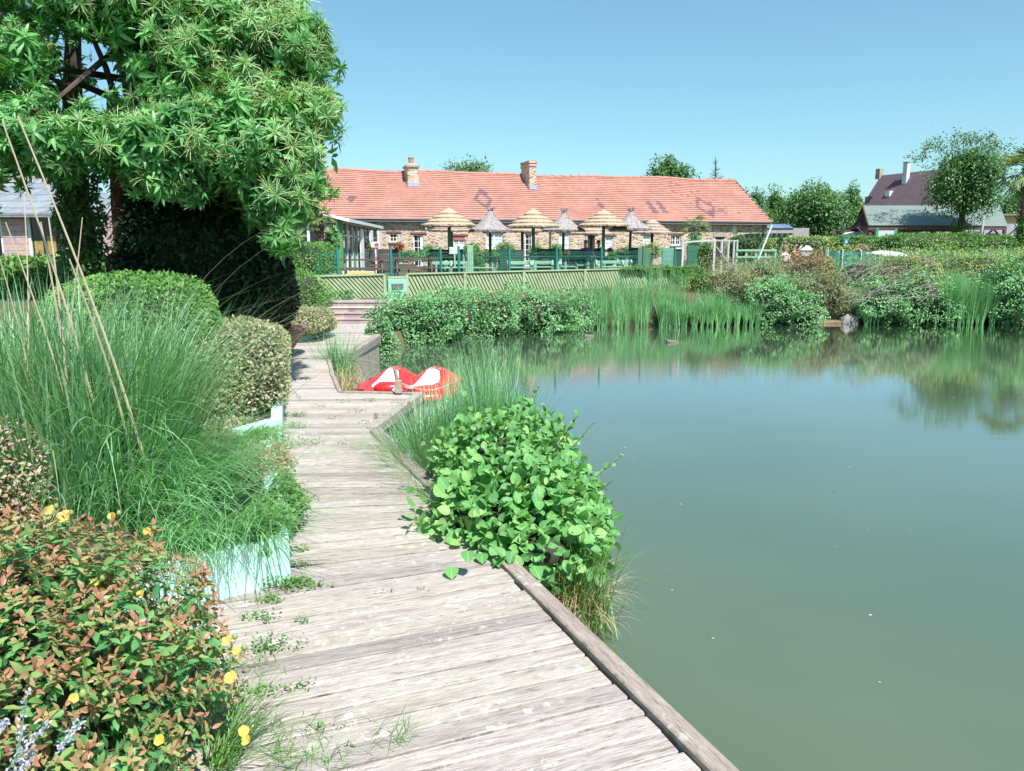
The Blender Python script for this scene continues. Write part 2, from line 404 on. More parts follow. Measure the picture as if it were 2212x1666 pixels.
G_PINK = leafmat('pinkish_shrub_leaf', [(0.16, 0.26, 0.09), (0.34, 0.36, 0.17), (0.55, 0.42, 0.33), (0.52, 0.24, 0.26)], 0.5, 0.25, patch=0)
G_FLOWER = leafmat('yellow_petal', [(0.66, 0.46, 0.06), (0.78, 0.60, 0.18)], 0.5, 0.3, patch=0)
G_LAV = leafmat('lavender_bud', [(0.36, 0.36, 0.48), (0.55, 0.55, 0.66)], 0.7, 0.2, patch=0)
G_PALM = leafmat('palm_frond', [(0.07, 0.17, 0.04), (0.20, 0.30, 0.09), (0.42, 0.42, 0.15)], 0.45, 0.25, patch=0)
#BODY
# ================================================================== ground, water, deck
DECK_A = [(0.86, 1.55), (0.68, 2.12), (0.0, 3.60), (-1.06, 3.47), (-1.55, 3.0), (-1.75, 1.55)]          # near boards
DECK_RIGHT = [(0.86, 1.55), (0.0, 3.60), (-1.244, 6.56), (-1.015, 8.22), (-1.887, 8.28), (-2.24, 9.5), (-2.60, 10.9), (-2.42, 11.2), (-2.40, 13.4), (-2.35, 14.2)]
DECK_LEFT = [(-3.36, 14.3), (-3.64, 12.2), (-1.88, 6.16), (-2.08, 5.74), (-1.06, 3.48), (-1.5, 3.05), (-1.3, 1.55)]
DECK_ALL = DECK_RIGHT + DECK_LEFT
POND = [(1.9, -6), (0.85, 1.5), (0.0, 3.55), (-1.3, 6.56), (-1.05, 8.22), (-1.9, 8.25), (-2.24, 9.5), (-2.65, 10.9), (-2.46, 11.2), (-2.42, 13.4), (-2.5, 14.4), (-2.2, 15.6), (-0.68, 16.85), (1.02, 17.95), (3.5, 18.85),
        (6.25, 19.3), (8.6, 19.55), (13.1, 19.5), (17.6, 19.3), (24, 18), (30, 12), (31, -6)]
def ground_h(x, y):
    ins = pip(POND, x, y); d = pdist(POND, x, y)
    deck = pip([(1.2, -6)] + [(a + 0.05, b) for a, b in DECK_RIGHT] + [(-3.4, 14.3)] + [(a - 0.05, b) for a, b in DECK_LEFT[1:]] + [(-0.9, -6)], x, y)
    h = np.where(ins, WATER - .02 - np.minimum(0.9, d * 0.9), WATER - .04 + np.clip((d - np.where(x > -0.8, 0.45, 0.0)) / 1.3, 0, 1) ** 0.8 * (TER - WATER + 0.04))
    rise = np.clip((x - 8.0) / 3, 0, 1) * np.clip((d - 1.0) / 5.0, 0, 1)       # pool side stands higher
    h = np.where(ins, h, h + rise * 0.42)
    left = (x < -1.0) & (y < 15.5) & ~ins
    h = np.where(left, np.minimum(h, 0.17 + np.clip((-x - 5) / 6, 0, 1) * 0.1), h)
    st_ = pip([(-4.3, 14.0), (-2.0, 14.0), (-2.0, 15.6), (-2.45, 16.2), (-2.45, 17.9), (-4.3, 16.7)], x, y); h = np.where(st_ & ~ins, -0.12, h)
    h = np.where(deck & ~ins, -0.62, h)
    h = np.where((x < -0.9) & (x > -2.8) & (y < 3.5) & ~ins, -0.2, h)
    h = np.where((y < -0.5) & ~ins, np.minimum(h, 0.1), h)
    return h
xs = np.unique(np.concatenate([np.linspace(-900, -40, 12), np.linspace(-40, -8, 33), np.arange(-8, 2, 0.14), np.arange(2, 24, 0.35), np.linspace(24, 60, 25), np.linspace(60, 900, 12)]))
ys = np.unique(np.concatenate([np.linspace(-600, -8, 8), np.linspace(-8, 1, 10), np.arange(1, 20, 0.2), np.arange(20, 34, 0.6), np.linspace(34, 100, 30), np.linspace(100, 1400, 12)]))
gx, gy = np.meshgrid(xs, ys); gh = ground_h(gx, gy)
gh = gh + np.where(pip(POND, gx, gy) | (np.abs(gx) > 60), 0, 0.012 * np.sin(gx * 3.1 + gy * 1.7) + 0.01 * np.sin(gy * 4.3 - gx))
g = MB(); nx, ny = len(xs), len(ys)
g.v = list(zip(gx.ravel().tolist(), gy.ravel().tolist(), gh.ravel().tolist()))
g.f = [(j * nx + i, j * nx + i + 1, (j + 1) * nx + i + 1, (j + 1) * nx + i) for j in range(ny - 1) for i in range(nx - 1)]; g.m = [0] * len(g.f)
m, n, b = newmat('ground_earth_and_grass')
v = coords(n); f1 = noise(n, v, 0.7, 6, 0.7); f2 = noise(n, v, 14, 5, 0.7)
c = mixc(n, ramp(n, f1, [(0.42, (0, 0, 0)), (0.6, (1, 1, 1))]), (0.10, 0.075, 0.045), (0.075, 0.12, 0.035))
c = mixc(n, 0.5, c, ramp(n, f2, [(0.3, (0.05, 0.04, 0.025)), (0.7, (0.17, 0.17, 0.08))])); n.links.new(c, b.inputs['Base Color']); b.inputs['Roughness'].default_value = 0.95
bump(n, f2, 0.8, 0.03, b)
tag(g.build('ground', m, smooth=True), kind='structure')

m, n, b = newmat('pond_water')
v = coords(n); b.inputs['Base Color'].default_value = (0.075, 0.10, 0.055, 1); b.inputs['Roughness'].default_value = 0.02; b.inputs['IOR'].default_value = 1.85
c = ramp(n, noise(n, v, 0.35, 3, 0.5), [(0.3, (0.080, 0.120, 0.074)), (0.7, (0.104, 0.144, 0.090))]); n.links.new(c, b.inputs['Base Color'])
w1 = noise(n, coords(n, 'Object', (1.0, 2.6, 1), (0, 0, R(12))), 4.0, 3, 0.5); w2 = noise(n, coords(n, 'Object', (1, 3, 1), (0, 0, R(-8))), 22.0, 2, 0.5)
w3 = noise(n, coords(n, 'Object', (0.6, 1, 1)), 0.22, 2, 0.5)
msk = ramp(n, w3, [(0.36, (0.25, 0.25, 0.25)), (0.6, (1, 1, 1))])
ad = nd(n, 'ShaderNodeMath', operation='MULTIPLY_ADD'); n.links.new(w2, ad.inputs[0]); ad.inputs[1].default_value = 0.34; n.links.new(w1, ad.inputs[2])
mm = nd(n, 'ShaderNodeMath', operation='MULTIPLY'); n.links.new(ad.outputs[0], mm.inputs[0]); n.links.new(msk, mm.inputs[1])
bp = bump(n, mm.outputs[0], 0.28, 0.0035, b)
# murky body colour below, mirror-like skin that takes over at grazing angles
b.inputs['Specular IOR Level'].default_value = 0.0; b.inputs['Roughness'].default_value = 0.9
gl = n.nodes.new('ShaderNodeBsdfGlossy'); gl.inputs['Roughness'].default_value = 0.015; gl.inputs[0].default_value = (0.97, 0.98, 0.98, 1); n.links.new(bp.outputs[0], gl.inputs['Normal'])
fr = n.nodes.new('ShaderNodeFresnel'); fr.inputs[0].default_value = 1.34; n.links.new(bp.outputs[0], fr.inputs['Normal'])
mu_ = nd(n, 'ShaderNodeMath', operation='MULTIPLY'); n.links.new(fr.outputs[0], mu_.inputs[0]); mu_.inputs[1].default_value = 1.7; mu_.use_clamp = True
mx_ = n.nodes.new('ShaderNodeMixShader'); n.links.new(mu_.outputs[0], mx_.inputs[0]); n.links.new(b.outputs[0], mx_.inputs[1]); n.links.new(gl.outputs[0], mx_.inputs[2]); n.links.new(mx_.outputs[0], n.nodes['Material Output'].inputs[0])
wt = MB(); wt.add([(-3.2, -6, WATER), (33, -6, WATER), (33, 21.2, WATER), (-3.2, 21.2, WATER)], [(0, 1, 2, 3)])
tag(wt.build('water', m), kind='structure')

# ---- deck of weathered boards, laid strip by strip
def weathered(name, base=(0.44, 0.395, 0.365), lichen=0.55):
    m, n, b = newmat(name)
    uv = coords(n, 'UV'); u2 = coords(n, 'UV', (2.4, 34, 1)); u3 = coords(n, 'UV', (0.8, 12, 1))
    a = n.nodes.new('ShaderNodeAttribute'); a.attribute_name = 'lf'; s = n.nodes.new('ShaderNodeSeparateXYZ'); n.links.new(a.outputs['Vector'], s.inputs[0])
    br = ramp(n, s.outputs[2], [(0, tuple(x * 0.72 for x in base)), (0.35, base), (0.7, tuple(x * 1.12 for x in base)), (1, (base[0] * 0.86, base[1] * 0.88, base[2] * 0.8))])
    g1 = noise(n, u2, 5.0, 8, 0.72, 0.4); g2 = noise(n, u3, 3.0, 6, 0.7, 0.6)
    c = mixc(n, 0.85, br, ramp(n, g1, [(0.34, (0.24, 0.19, 0.17)), (0.46, (0.86, 0.84, 0.82)), (0.62, (1.15, 1.15, 1.15)), (0.75, (1.35, 1.35, 1.35))]), 'MULTIPLY')
    c = mixc(n, 0.65, c, ramp(n, g2, [(0.32, (0.50, 0.44, 0.42)), (0.5, (1, 1, 1)), (0.7, (1.25, 1.25, 1.25))]), 'MULTIPLY')
    lic = noise(n, uv, 16, 6, 0.7); area = noise(n, uv, 1.6, 3)
    lm = nd(n, 'ShaderNodeMath', operation='MULTIPLY'); n.links.new(ramp(n, lic, [(0.56, (0, 0, 0)), (0.62, (1, 1, 1))]), lm.inputs[0]); n.links.new(ramp(n, area, [(0.45, (0, 0, 0)), (0.6, (1, 1, 1))]), lm.inputs[1])
    l2 = nd(n, 'ShaderNodeMath', operation='MULTIPLY'); n.links.new(lm.outputs[0], l2.inputs[0]); l2.inputs[1].default_value = lichen
    c = mixc(n, l2.outputs[0], c, (0.62, 0.62, 0.54))
    dl = noise(n, coords(n, 'UV', (1.0, 3.0, 1)), 7, 5, 0.75); dm = ramp(n, dl, [(0.62, (0, 0, 0)), (0.68, (0.7, 0.7, 0.7))])
    c = mixc(n, dm, c, (0.17, 0.14, 0.125))
    n.links.new(c, b.inputs['Base Color']); b.inputs['Roughness'].default_value = 0.82; b.inputs['Specular IOR Level'].default_value = 0.25
    bump(n, g1, 0.9, 0.004, b); return m
M_deck = weathered('weathered_boards'); M_edge = weathered('weathered_edge', (0.36, 0.30, 0.275), 0.5)
def strips(poly, ang, pitch, gap, z, thick, origin, seed):
    """boards clipped to a polygon; returns MB with uv and per-board random"""
    rn = random.Random(seed); c, s = math.cos(R(ang)), math.sin(R(ang))
    loc = [((x - origin[0]) * c + (y - origin[1]) * s, -(x - origin[0]) * s + (y - origin[1]) * c) for x, y in poly]
    v0, v1 = min(p[1] for p in loc), max(p[1] for p in loc); mb = MB(); rnd = []; k = math.floor(v0 / pitch)
    def cuts(v):
        r = []
        for i in range(len(loc)):
            (x0, y0), (x1, y1) = loc[i], loc[(i + 1) % len(loc)]
            if (y0 > v) != (y1 > v): r.append(x0 + (v - y0) * (x1 - x0) / (y1 - y0))
        return sorted(r)
    while k * pitch < v1:
        va, vb = k * pitch + gap / 2, (k + 1) * pitch - gap / 2; k += 1
        A, B, Cc = cuts(va), cuts(vb), cuts((va + vb) / 2)
        if not Cc: continue
        if len(A) != len(Cc): A = Cc
        if len(B) != len(Cc): B = Cc
        for i in range(0, len(Cc) - 1, 2):
            if Cc[i + 1] - Cc[i] < 0.03: continue
            j0, j1 = rn.uniform(-.004, .004), rn.uniform(-.012, .012); zz = z + rn.uniform(-.003, .003); tl = rn.uniform(-.0025, .0025)
            L = [(A[i] + j0, va), (A[i + 1] + j1, va), (B[i + 1] + j1, vb), (B[i] + j0, vb)]; q = rn.random(); uo = rn.random() * 40; bev = 0.004
            o = len(mb.v)
            top = [(L[0][0], va + bev), (L[1][0], va + bev), (L[2][0], vb - bev), (L[3][0], vb - bev)]
            W_ = lambda p, h: (origin[0] + p[0] * c - p[1] * s, origin[1] + p[0] * s + p[1] * c, h)
            zt = [zz - tl, zz - tl, zz + tl, zz + tl]
            mb.v += [W_(p, h) for p, h in zip(top, zt)] + [W_(p, zz - 0.005) for p in L] + [W_(p, zz - thick) for p in L]
            F_ = [(0, 1, 2, 3)] + [(4 + a, 4 + (a + 1) % 4, (a + 1) % 4, a) for a in range(4)] + [(8 + a, 8 + (a + 1) % 4, 4 + (a + 1) % 4, 4 + a) for a in range(4)] + [(11, 10, 9, 8)]
            pp = top + L + L
            for f_ in F_:
                mb.f.append(tuple(o + a for a in f_)); mb.m.append(0); mb.uv.append([(pp[a][0] + uo, pp[a][1]) for a in f_])
            rnd += [q] * 12
    return mb, rnd
def with_lf(o, rnd):
    at = o.data.attributes.new('lf', 'FLOAT_VECTOR', 'POINT'); at.data.foreach_set('vector', [c for q in rnd for c in (0, 0, q)]); return o
near = [(1.40, 0.2), (-0.035, 3.60), (-1.05, 3.20), (-1.95, 2.845), (-1.95, 0.2)]
mb, rd = strips(near, 21.5, 0.106, 0.010, 0.0, 0.03, (0, 3.60), 3)
deck = with_lf(mb.build('deck', M_deck), rd); tag(deck, kind='structure')
far = [(-0.60, 4.97), (-1.235, 6.54), (-1.01, 8.20), (-1.90, 8.26), (-2.25, 9.5), (-2.62, 10.9), (-2.44, 11.25), (-2.42, 14.15), (-3.38, 14.15), (-3.66, 12.2), (-1.90, 6.16), (-2.3, 5.74), (-2.3, 4.91)]
mb, rd = strips(far, 2.0, 0.112, 0.009, 0.0, 0.03, (-0.60, 4.985), 5)
tag(with_lf(mb.build('deck', M_deck), rd), kind='structure')
# the bend: boards fanned out between the two directions
fan = MB(); rd = []; K = 12; rr = random.Random(17)
for k in range(K):
    def edge_(t):
        p = np.array([0.0, 3.60]) + (np.array([-0.60, 4.97]) - np.array([0.0, 3.60])) * t; a = R(21.5 - 19.5 * t); return p, p - 1.72 * np.array([math.cos(a), math.sin(a)])
    (r0, l0), (r1, l1) = edge_(k / K), edge_((k + 1) / K); g_ = 0.0045; zz = rr.uniform(-.003, .003); uo = rr.random() * 40
    r0, l0, r1, l1 = r0 + [0, g_], l0 + [0, g_], r1 - [0, g_], l1 - [0, g_ * 2]; e = rr.uniform(-.008, .008)
    q4 = [l0, r0 + [e, 0], r1 + [e, 0], l1]; o = len(fan.v); fan.v += [(p[0], p[1], zz) for p in q4] + [(p[0], p[1], zz - .03) for p in q4]
    for f_ in [(0, 1, 2, 3), (4, 5, 1, 0), (5, 6, 2, 1), (6, 7, 3, 2), (7, 4, 0, 3)]:
        fan.f.append(tuple(o + a for a in f_)); fan.m.append(0); uvs = [(uo, 0), (uo + 1.72, 0), (uo + 1.72, .11), (uo, .11)] * 2; fan.uv.append([uvs[a] for a in f_])
    rd += [rr.random()] * 8
tag(with_lf(fan.build('deck', M_deck), rd), kind='structure')
def edge_board(a, b, w, h, z, lab, name='edging_board'):
    a, b = np.array(a), np.array(b); d = unit(b - a); nrm = np.array([-d[1], d[0]]); L = np.linalg.norm(b - a)
    mb = MB(); o = 0; K = max(2, int(L / 0.25)); rn = random.Random(int(L * 100))
    vs = []; uv = []
    for i in range(K + 1):
        p = a + d * L * i / K; wob = rn.uniform(-.003, .003)
        for (q, zz) in ((-w / 2, z - h), (-w / 2, z - .006), (-w / 2 + .006, z), (w / 2 - .006, z), (w / 2, z - .006), (w / 2, z - h)):
            e = p + nrm * (q + wob); vs.append((e[0], e[1], zz + wob)); uv.append((L * i / K, q + (zz - z)))
    fs = [(i * 6 + j, i * 6 + j + 1, (i + 1) * 6 + j + 1, (i + 1) * 6 + j) for i in range(K) for j in range(5)] + [(0, 1, 2, 3, 4, 5), tuple(K * 6 + j for j in (5, 4, 3, 2, 1, 0))]
    mb.add(vs, fs); mb.uv = [[uv[i] for i in f] for f in mb.f]
    ob = with_lf(mb.build(name, M_edge), [rn.random()] * len(vs)); return tag(ob, lab, 'edging board', None)
edge_board((1.453, 0.2), (-0.029, 3.70), 0.082, 0.09, 0.028, 'long weathered grey edging board along the near deck beside the open water')
edge_board((-1.19, 6.52), (-0.40, 4.63), 0.10, 0.09, 0.026, 'weathered edging board running under the sedge tuft towards the leafy alder')
edge_board((-1.245, 6.60), (-1.01, 8.20), 0.09, 0.09, 0.024, 'grey edging board between the sedge clump and the mooring corner')
edge_board((-0.985, 8.235), (-1.90, 8.30), 0.06, 0.10, 0.022, 'thin edging board along the mooring in front of the red pedal boat')
edge_board((-1.90, 8.33), (-2.27, 9.55), 0.05, 0.50, 0.020, 'dark edging strip left of the pedal boat where the deck bends')
edge_board((-2.28, 9.60), (-2.62, 10.85), 0.05, 0.50, 0.019, 'dark edging strip ending at the small grass tuft')
edge_board((-2.40, 11.15), (-2.37, 13.45), 0.13, 0.12, 0.05, 'dark raised edging beam on top of the pale cove wall')
M_conc = simple('pale_concrete', (0.36, 0.31, 0.25), 0.85, 0.3, 5, 0.004)
w = MB(); w.box((-2.385, 12.3, -0.41), (0.09, 2.3, 0.80)); w.box((-2.30, 12.3, -0.62), (0.20, 2.3, 0.40)); tag(w.build('retaining_wall', M_conc, bevel=0.01), 'low pale concrete wall at the far end of the cove below the dark beam', 'retaining wall')
# posts that carry the deck (seen under its edge)
for i, (x, y) in enumerate([(1.06, 0.9), (0.56, 2.1), (0.03, 3.3), (-1.05, 7.9), (-1.45, 8.2)]):
    p = MB(); p.box((x, y, -0.55), (0.09, 0.09, 1.0), 0.4); tag(p.build('deck_post', M_edge), 'grey timber post under the water-side edge of the deck', 'post', 'timber posts carrying the deck edge')

# ---- paving and steps at the far end
M_pave = simple('worn_paving', (0.42, 0.36, 0.34), 0.85, 0.25, 6, 0.004)
p = MB(); p.add([(-3.5, 14.2, 0.006), (-2.45, 14.2, 0.006), (-2.5, 15.9, 0.006), (-3.9, 15.9, 0.006), (-3.5, 14.2, -0.4), (-2.45, 14.2, -0.4), (-2.5, 15.9, -0.4), (-3.9, 15.9, -0.4)], [(0, 1, 2, 3), (4, 5, 1, 0), (5, 6, 2, 1), (7, 4, 0, 3)])
tag(p.build('pavement', M_pave), kind='structure')
def blockmat(name, c1, c2, mortar, bw, bh, scale=1.0, bmp=0.006, rot=(R(90), 0, 0), kind='Object'):
    m, n, b = newmat(name); v = coords(n, kind, (1, 1, 1), rot)
    x = nd(n, 'ShaderNodeTexBrick', Scale=1.0 / scale); x.inputs['Brick Width'].default_value = bw; x.inputs['Row Height'].default_value = bh; x.inputs['Mortar Size'].default_value = 0.012; x.inputs['Mortar Smooth'].default_value = 0.3
    x.inputs['Color1'].default_value = (*c1, 1); x.inputs['Color2'].default_value = (*c2, 1); x.inputs['Mortar'].default_value = (*mortar, 1); x.inputs['Bias'].default_value = 0.0
    n.links.new(v, x.inputs['Vector']); f = noise(n, coords(n), 7, 6, 0.7)
    c = mixc(n, 0.7, x.outputs[0], ramp(n, f, [(0.3, (0.6, 0.58, 0.58)), (0.6, (1.15, 1.15, 1.15))]), 'MULTIPLY'); n.links.new(c, b.inputs['Base Color'])
    b.inputs['Roughness'].default_value = 0.85
    inv = nd(n, 'ShaderNodeMath', operation='SUBTRACT'); inv.inputs[0].default_value = 1.0; n.links.new(x.outputs['Fac'], inv.inputs[1]); bump(n, inv.outputs[0], 0.8, bmp, b); return m
M_step = blockmat('step_blocks', (0.44, 0.34, 0.32), (0.34, 0.27, 0.27), (0.5, 0.44, 0.40), 0.42, 0.3)
st = thing('garden_steps', 'four low pinkish block steps rising from the deck to the slatted green fence', 'steps', (-3.1, 15.8, 0))
for k in range(4):
    q = MB(); x0 = -3.75 - 0.12 * k; x1 = -2.62 + 0.02 * k; y0 = 15.78 + 0.27 * k
    q.box(((x0 + x1) / 2, y0 + 0.35, 0.05 + 0.097 * k - 0.05), (x1 - x0, 0.7, 0.195)); q.box(((x0 + x1) / 2, y0 + 0.34, 0.097 * (k + 1) + 0.003), (x1 - x0 + 0.02, 0.72, 0.02))
    o = q.build('step', M_step, st, world=True, bevel=0.008)

# ---- mint planters: front wall, side wall, soil
def planter(name, lab, front, side, z1, soilpoly):
    root = thing(name, lab, 'planter', (*front[0], 0))
    for seg, nm in ((front, 'front_wall'), (side, 'side_wall')):
        a, b = np.array(seg[0]), np.array(seg[1]); d = unit(b - a); n_ = np.array([-d[1], d[0]]) * 0.09; L = np.linalg.norm(b - a)
        q = MB(); e = 0.0 if nm == 'front_wall' else 0.003
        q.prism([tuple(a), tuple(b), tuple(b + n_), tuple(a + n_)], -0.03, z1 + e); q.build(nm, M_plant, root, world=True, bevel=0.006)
    s = MB(); s.prism(soilpoly, -0.1, z1 - 0.04); s.build('soil', M_soil, root, world=True)
    return root
M_soil = simple('dark_soil', (0.05, 0.038, 0.026), 0.95, 0.4, 20, 0.02)
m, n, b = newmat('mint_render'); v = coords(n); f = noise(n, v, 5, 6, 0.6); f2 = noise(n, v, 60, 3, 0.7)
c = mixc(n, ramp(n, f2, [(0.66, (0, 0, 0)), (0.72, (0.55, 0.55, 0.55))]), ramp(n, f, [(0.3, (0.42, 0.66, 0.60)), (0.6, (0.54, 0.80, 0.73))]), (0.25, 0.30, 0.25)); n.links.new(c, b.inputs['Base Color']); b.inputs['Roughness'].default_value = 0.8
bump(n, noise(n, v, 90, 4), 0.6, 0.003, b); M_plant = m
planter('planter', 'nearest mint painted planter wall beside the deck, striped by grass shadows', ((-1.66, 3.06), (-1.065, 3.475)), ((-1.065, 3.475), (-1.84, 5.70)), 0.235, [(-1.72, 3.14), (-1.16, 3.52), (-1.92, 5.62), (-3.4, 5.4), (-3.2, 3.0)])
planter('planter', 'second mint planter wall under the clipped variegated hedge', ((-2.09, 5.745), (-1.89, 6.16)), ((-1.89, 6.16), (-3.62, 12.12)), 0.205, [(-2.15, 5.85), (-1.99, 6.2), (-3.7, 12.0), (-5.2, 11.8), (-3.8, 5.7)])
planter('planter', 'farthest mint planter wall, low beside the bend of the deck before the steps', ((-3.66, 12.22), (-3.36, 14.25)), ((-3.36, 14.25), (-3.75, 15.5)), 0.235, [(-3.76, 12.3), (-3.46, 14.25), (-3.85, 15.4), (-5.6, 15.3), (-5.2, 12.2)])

# ---- mooring post
mp = thing('mooring_post', 'short rusty pale mooring post on the deck corner in front of the pedal boat', 'mooring post', tuple(P(857, 852)))
q = MB(); a = P(861, 853); q.tube([(a[0], a[1] + .03, -.2), (a[0] - .005, a[1] + .03, 0.1), (a[0] - 0.045, a[1] + .03, 0.30)], [.024, .022, .018], 8); q.build('post', M_iron, mp, world=True)
q = MB(); q.box((a[0] + 0.0, a[1], 0.09), (0.07, 0.06, 0.14)); q.build('bracket', M_conc, mp, world=True, bevel=0.005)
q = MB(); pts = [(a[0] - 0.02, a[1] + .03, 0.14)]
for t_ in np.linspace(0, 1, 8)[1:]: pts.append((a[0] + 0.62 * t_, a[1] + .03 + 0.5 * t_, 0.14 - 0.16 * math.sin(PI * t_) * 0.7 - 0.06 * t_))
q.tube(pts, 0.006, 5); q.build('rope', simple('rope', (0.5, 0.4, 0.3), 0.8), mp, world=True)
for i, (px, py, h, lb) in enumerate([(883, 878, 0.05, 'small rusty iron stub at the deck corner near the mooring post'), (811, 905, 0.055, 'small rusty iron stub beside the deck edge above the sedge')]):
    a = P(px, py); q = MB(); q.tube([(a[0], a[1], -0.02), (a[0] + .004, a[1], h)], [0.014, 0.012], 6); tag(q.build('iron_stub', M_iron), lb, 'iron stub')

# ---- red pedal boat
BW = -0.22        # waterline mark of the raised deck shell
bt = thing('pedal_boat', 'red two seat pedal boat with white seats moored at the deck', 'pedal boat', (-1.35, 9.2, BW))
M_red = simple('red_plastic', (0.62, 0.035, 0.035), 0.30, 0.06, 3); M_wplast = simple('white_plastic', (0.80, 0.80, 0.80), 0.35, 0.05, 4); M_hull = simple('grey_hull', (0.42, 0.46, 0.50), 0.45, 0.15, 5)
bx0, by0 = -1.20, 9.02
def outline(s, z, k=28, top=0):
    r = []
    for i in range(k):
        a = 2 * PI * i / k; ca, sa = math.cos(a), math.sin(a)
        x = math.copysign(abs(ca) ** 0.62, ca) * 0.55 * s; y = math.copysign(abs(sa) ** 0.62, sa) * 0.60 * s
        x -= 0.09 * (1 if ca < 0 else 0) * abs(ca) * (1 - abs(sa)); r.append((bx0 + x, by0 + y, z))
    return r
def loft(rings, close=True):
    mb = MB(); k = len(rings[0]); vs = [p for r_ in rings for p in r_]
    fs = [(i * k + j, i * k + (j + 1) % k, (i + 1) * k + (j + 1) % k, (i + 1) * k + j) for i in range(len(rings) - 1) for j in range(k)]
    if close: fs += [tuple(range(k - 1, -1, -1)), tuple((len(rings) - 1) * k + j for j in range(k))]
    return mb.add(vs, fs)
loft([outline(0.76, BW - 0.30), outline(0.84, BW - 0.16), outline(0.93, BW - 0.02), outline(0.98, BW + 0.06), outline(0.985, BW + 0.10)]).build('hull', M_hull, bt, world=True, smooth=True)
rg = []
for s_, z_ in ((0.99, BW + 0.085), (1.03, BW + 0.10), (1.03, BW + 0.14), (0.98, BW + 0.185), (0.90, BW + 0.20), (0.82, BW + 0.17), (0.76, BW + 0.11)): rg.append(outline(s_, z_))
top = loft(rg).build('deck_shell', M_red, bt, world=True, smooth=True)
def seatshell(cx, mat, s, name, zoff=0.0, par=bt, wd_=0.33, white=False):
    """backrest hump and sloping seat: a profile swept across, arched"""
    rings = []
    prof = [(-0.42, 0.10), (-0.30, 0.15), (-0.16, 0.165), (-0.02, 0.18), (0.10, 0.22), (0.20, 0.28), (0.27, 0.315), (0.33, 0.31), (0.38, 0.24), (0.42, 0.12)]
    if white: prof = [(-0.17, 0.02), (-0.155, 0.15), (-0.08, 0.165), (0.0, 0.19), (0.10, 0.225), (0.18, 0.265), (0.235, 0.285), (0.26, 0.27)]
    K = 12; vs = []
    for (y, z) in prof:
        for j in range(K + 1):
            t_ = -1 + 2 * j / K; h = (.5 + .5 * math.cos(PI * t_)) ** .75
            vs.append((cx + t_ * wd_ * (1 - 0.1 * max(0, z - .2) / .2) - (.15 if white else .08) * (.27 - y), by0 + 0.06 + y * (0.96 if s < 1 else 1), BW + 0.09 + (z + zoff - 0.06) * (0.42 + 0.58 * h)))
    fs = [(i * (K + 1) + j, i * (K + 1) + j + 1, (i + 1) * (K + 1) + j + 1, (i + 1) * (K + 1) + j) for i in range(len(prof) - 1) for j in range(K)]
    mb = MB().add(vs, fs); o = mb.build(name, mat, par, world=True, smooth=True); so_ = o.modifiers.new('solid', 'SOLIDIFY'); so_.thickness = 0.015; so_.offset = 0; return o
for cx in (-1.44, -0.94):
    sh = seatshell(cx, M_red, 1.0, 'seat_surround')
    st_ = seatshell(cx - 0.015, M_wplast, 1.0, 'seat', 0.030, bt, 0.215, True)
    q = MB(); q.tube([(cx - 0.07, by0 + 0.255, BW + 0.315), (cx - 0.03, by0 + 0.27, BW + 0.335), (cx + 0.04, by0 + 0.27, BW + 0.335), (cx + 0.08, by0 + 0.255, BW + 0.315)], [0.012, .018, .018, .012], 6); q.build('grip_slot', simple('deep_red', (0.35, 0.02, 0.02), 0.4), st_, world=True)
q = MB(); q.lathe([(0.0, 0.0), (0.16, 0.0), (0.15, 0.06), (0.10, 0.10), (0.0, 0.11)], 20, (-1.42, by0 - 0.33, BW + 0.17), sx=1.1, sy=.7); q.build('pedal_cover', M_red, bt, world=True, smooth=True)
q = MB(); q.lathe([(0, 0), (0.07, 0.0), (0.065, 0.03), (0, 0.04)], 20, (-1.18, by0 - 0.30, BW + 0.19)); q.build('steering_disc', simple('pale_red', (0.75, 0.30, 0.27), 0.4), bt, world=True, smooth=True)
q = MB(); q.tube([(-1.18, by0 - .30, BW + .22), (-1.10, by0 - .31, BW + .23)], .008, 6); q.build('tiller', M_wplast, bt, world=True)
# oval maker's badge on the cover
q = MB(); K = 20; bc = (-1.30, by0 - 0.455, BW + 0.205)
for (rx, rz_, dy, mi) in ((0.058, 0.022, 0, 0), (0.050, 0.017, -0.002, 1)):
    q.add([(bc[0] + rx * math.cos(2 * PI * i / K), bc[1] + dy + rz_ * math.sin(2 * PI * i / K) * 0.8, bc[2] + rz_ * math.sin(2 * PI * i / K)) for i in range(K)], [tuple(range(K))], mi)
for i in range(5): q.box((bc[0] - 0.032 + i * 0.016, bc[1] - 0.006, bc[2] + 0.002), (0.010, 0.002, 0.012), mi=0)
q.build('badge', [M_wplast, simple('badge_blue', (0.02, 0.05, 0.30), 0.4, 0.05)], bt, world=True)
q = MB(); q.lathe([(0.0, 0), (0.035, 0), (0.035, .012), (0, .012)], 12, (-1.72, by0 - 0.42, BW + 0.19)); q.build('drain_cap', M_black, bt, world=True)
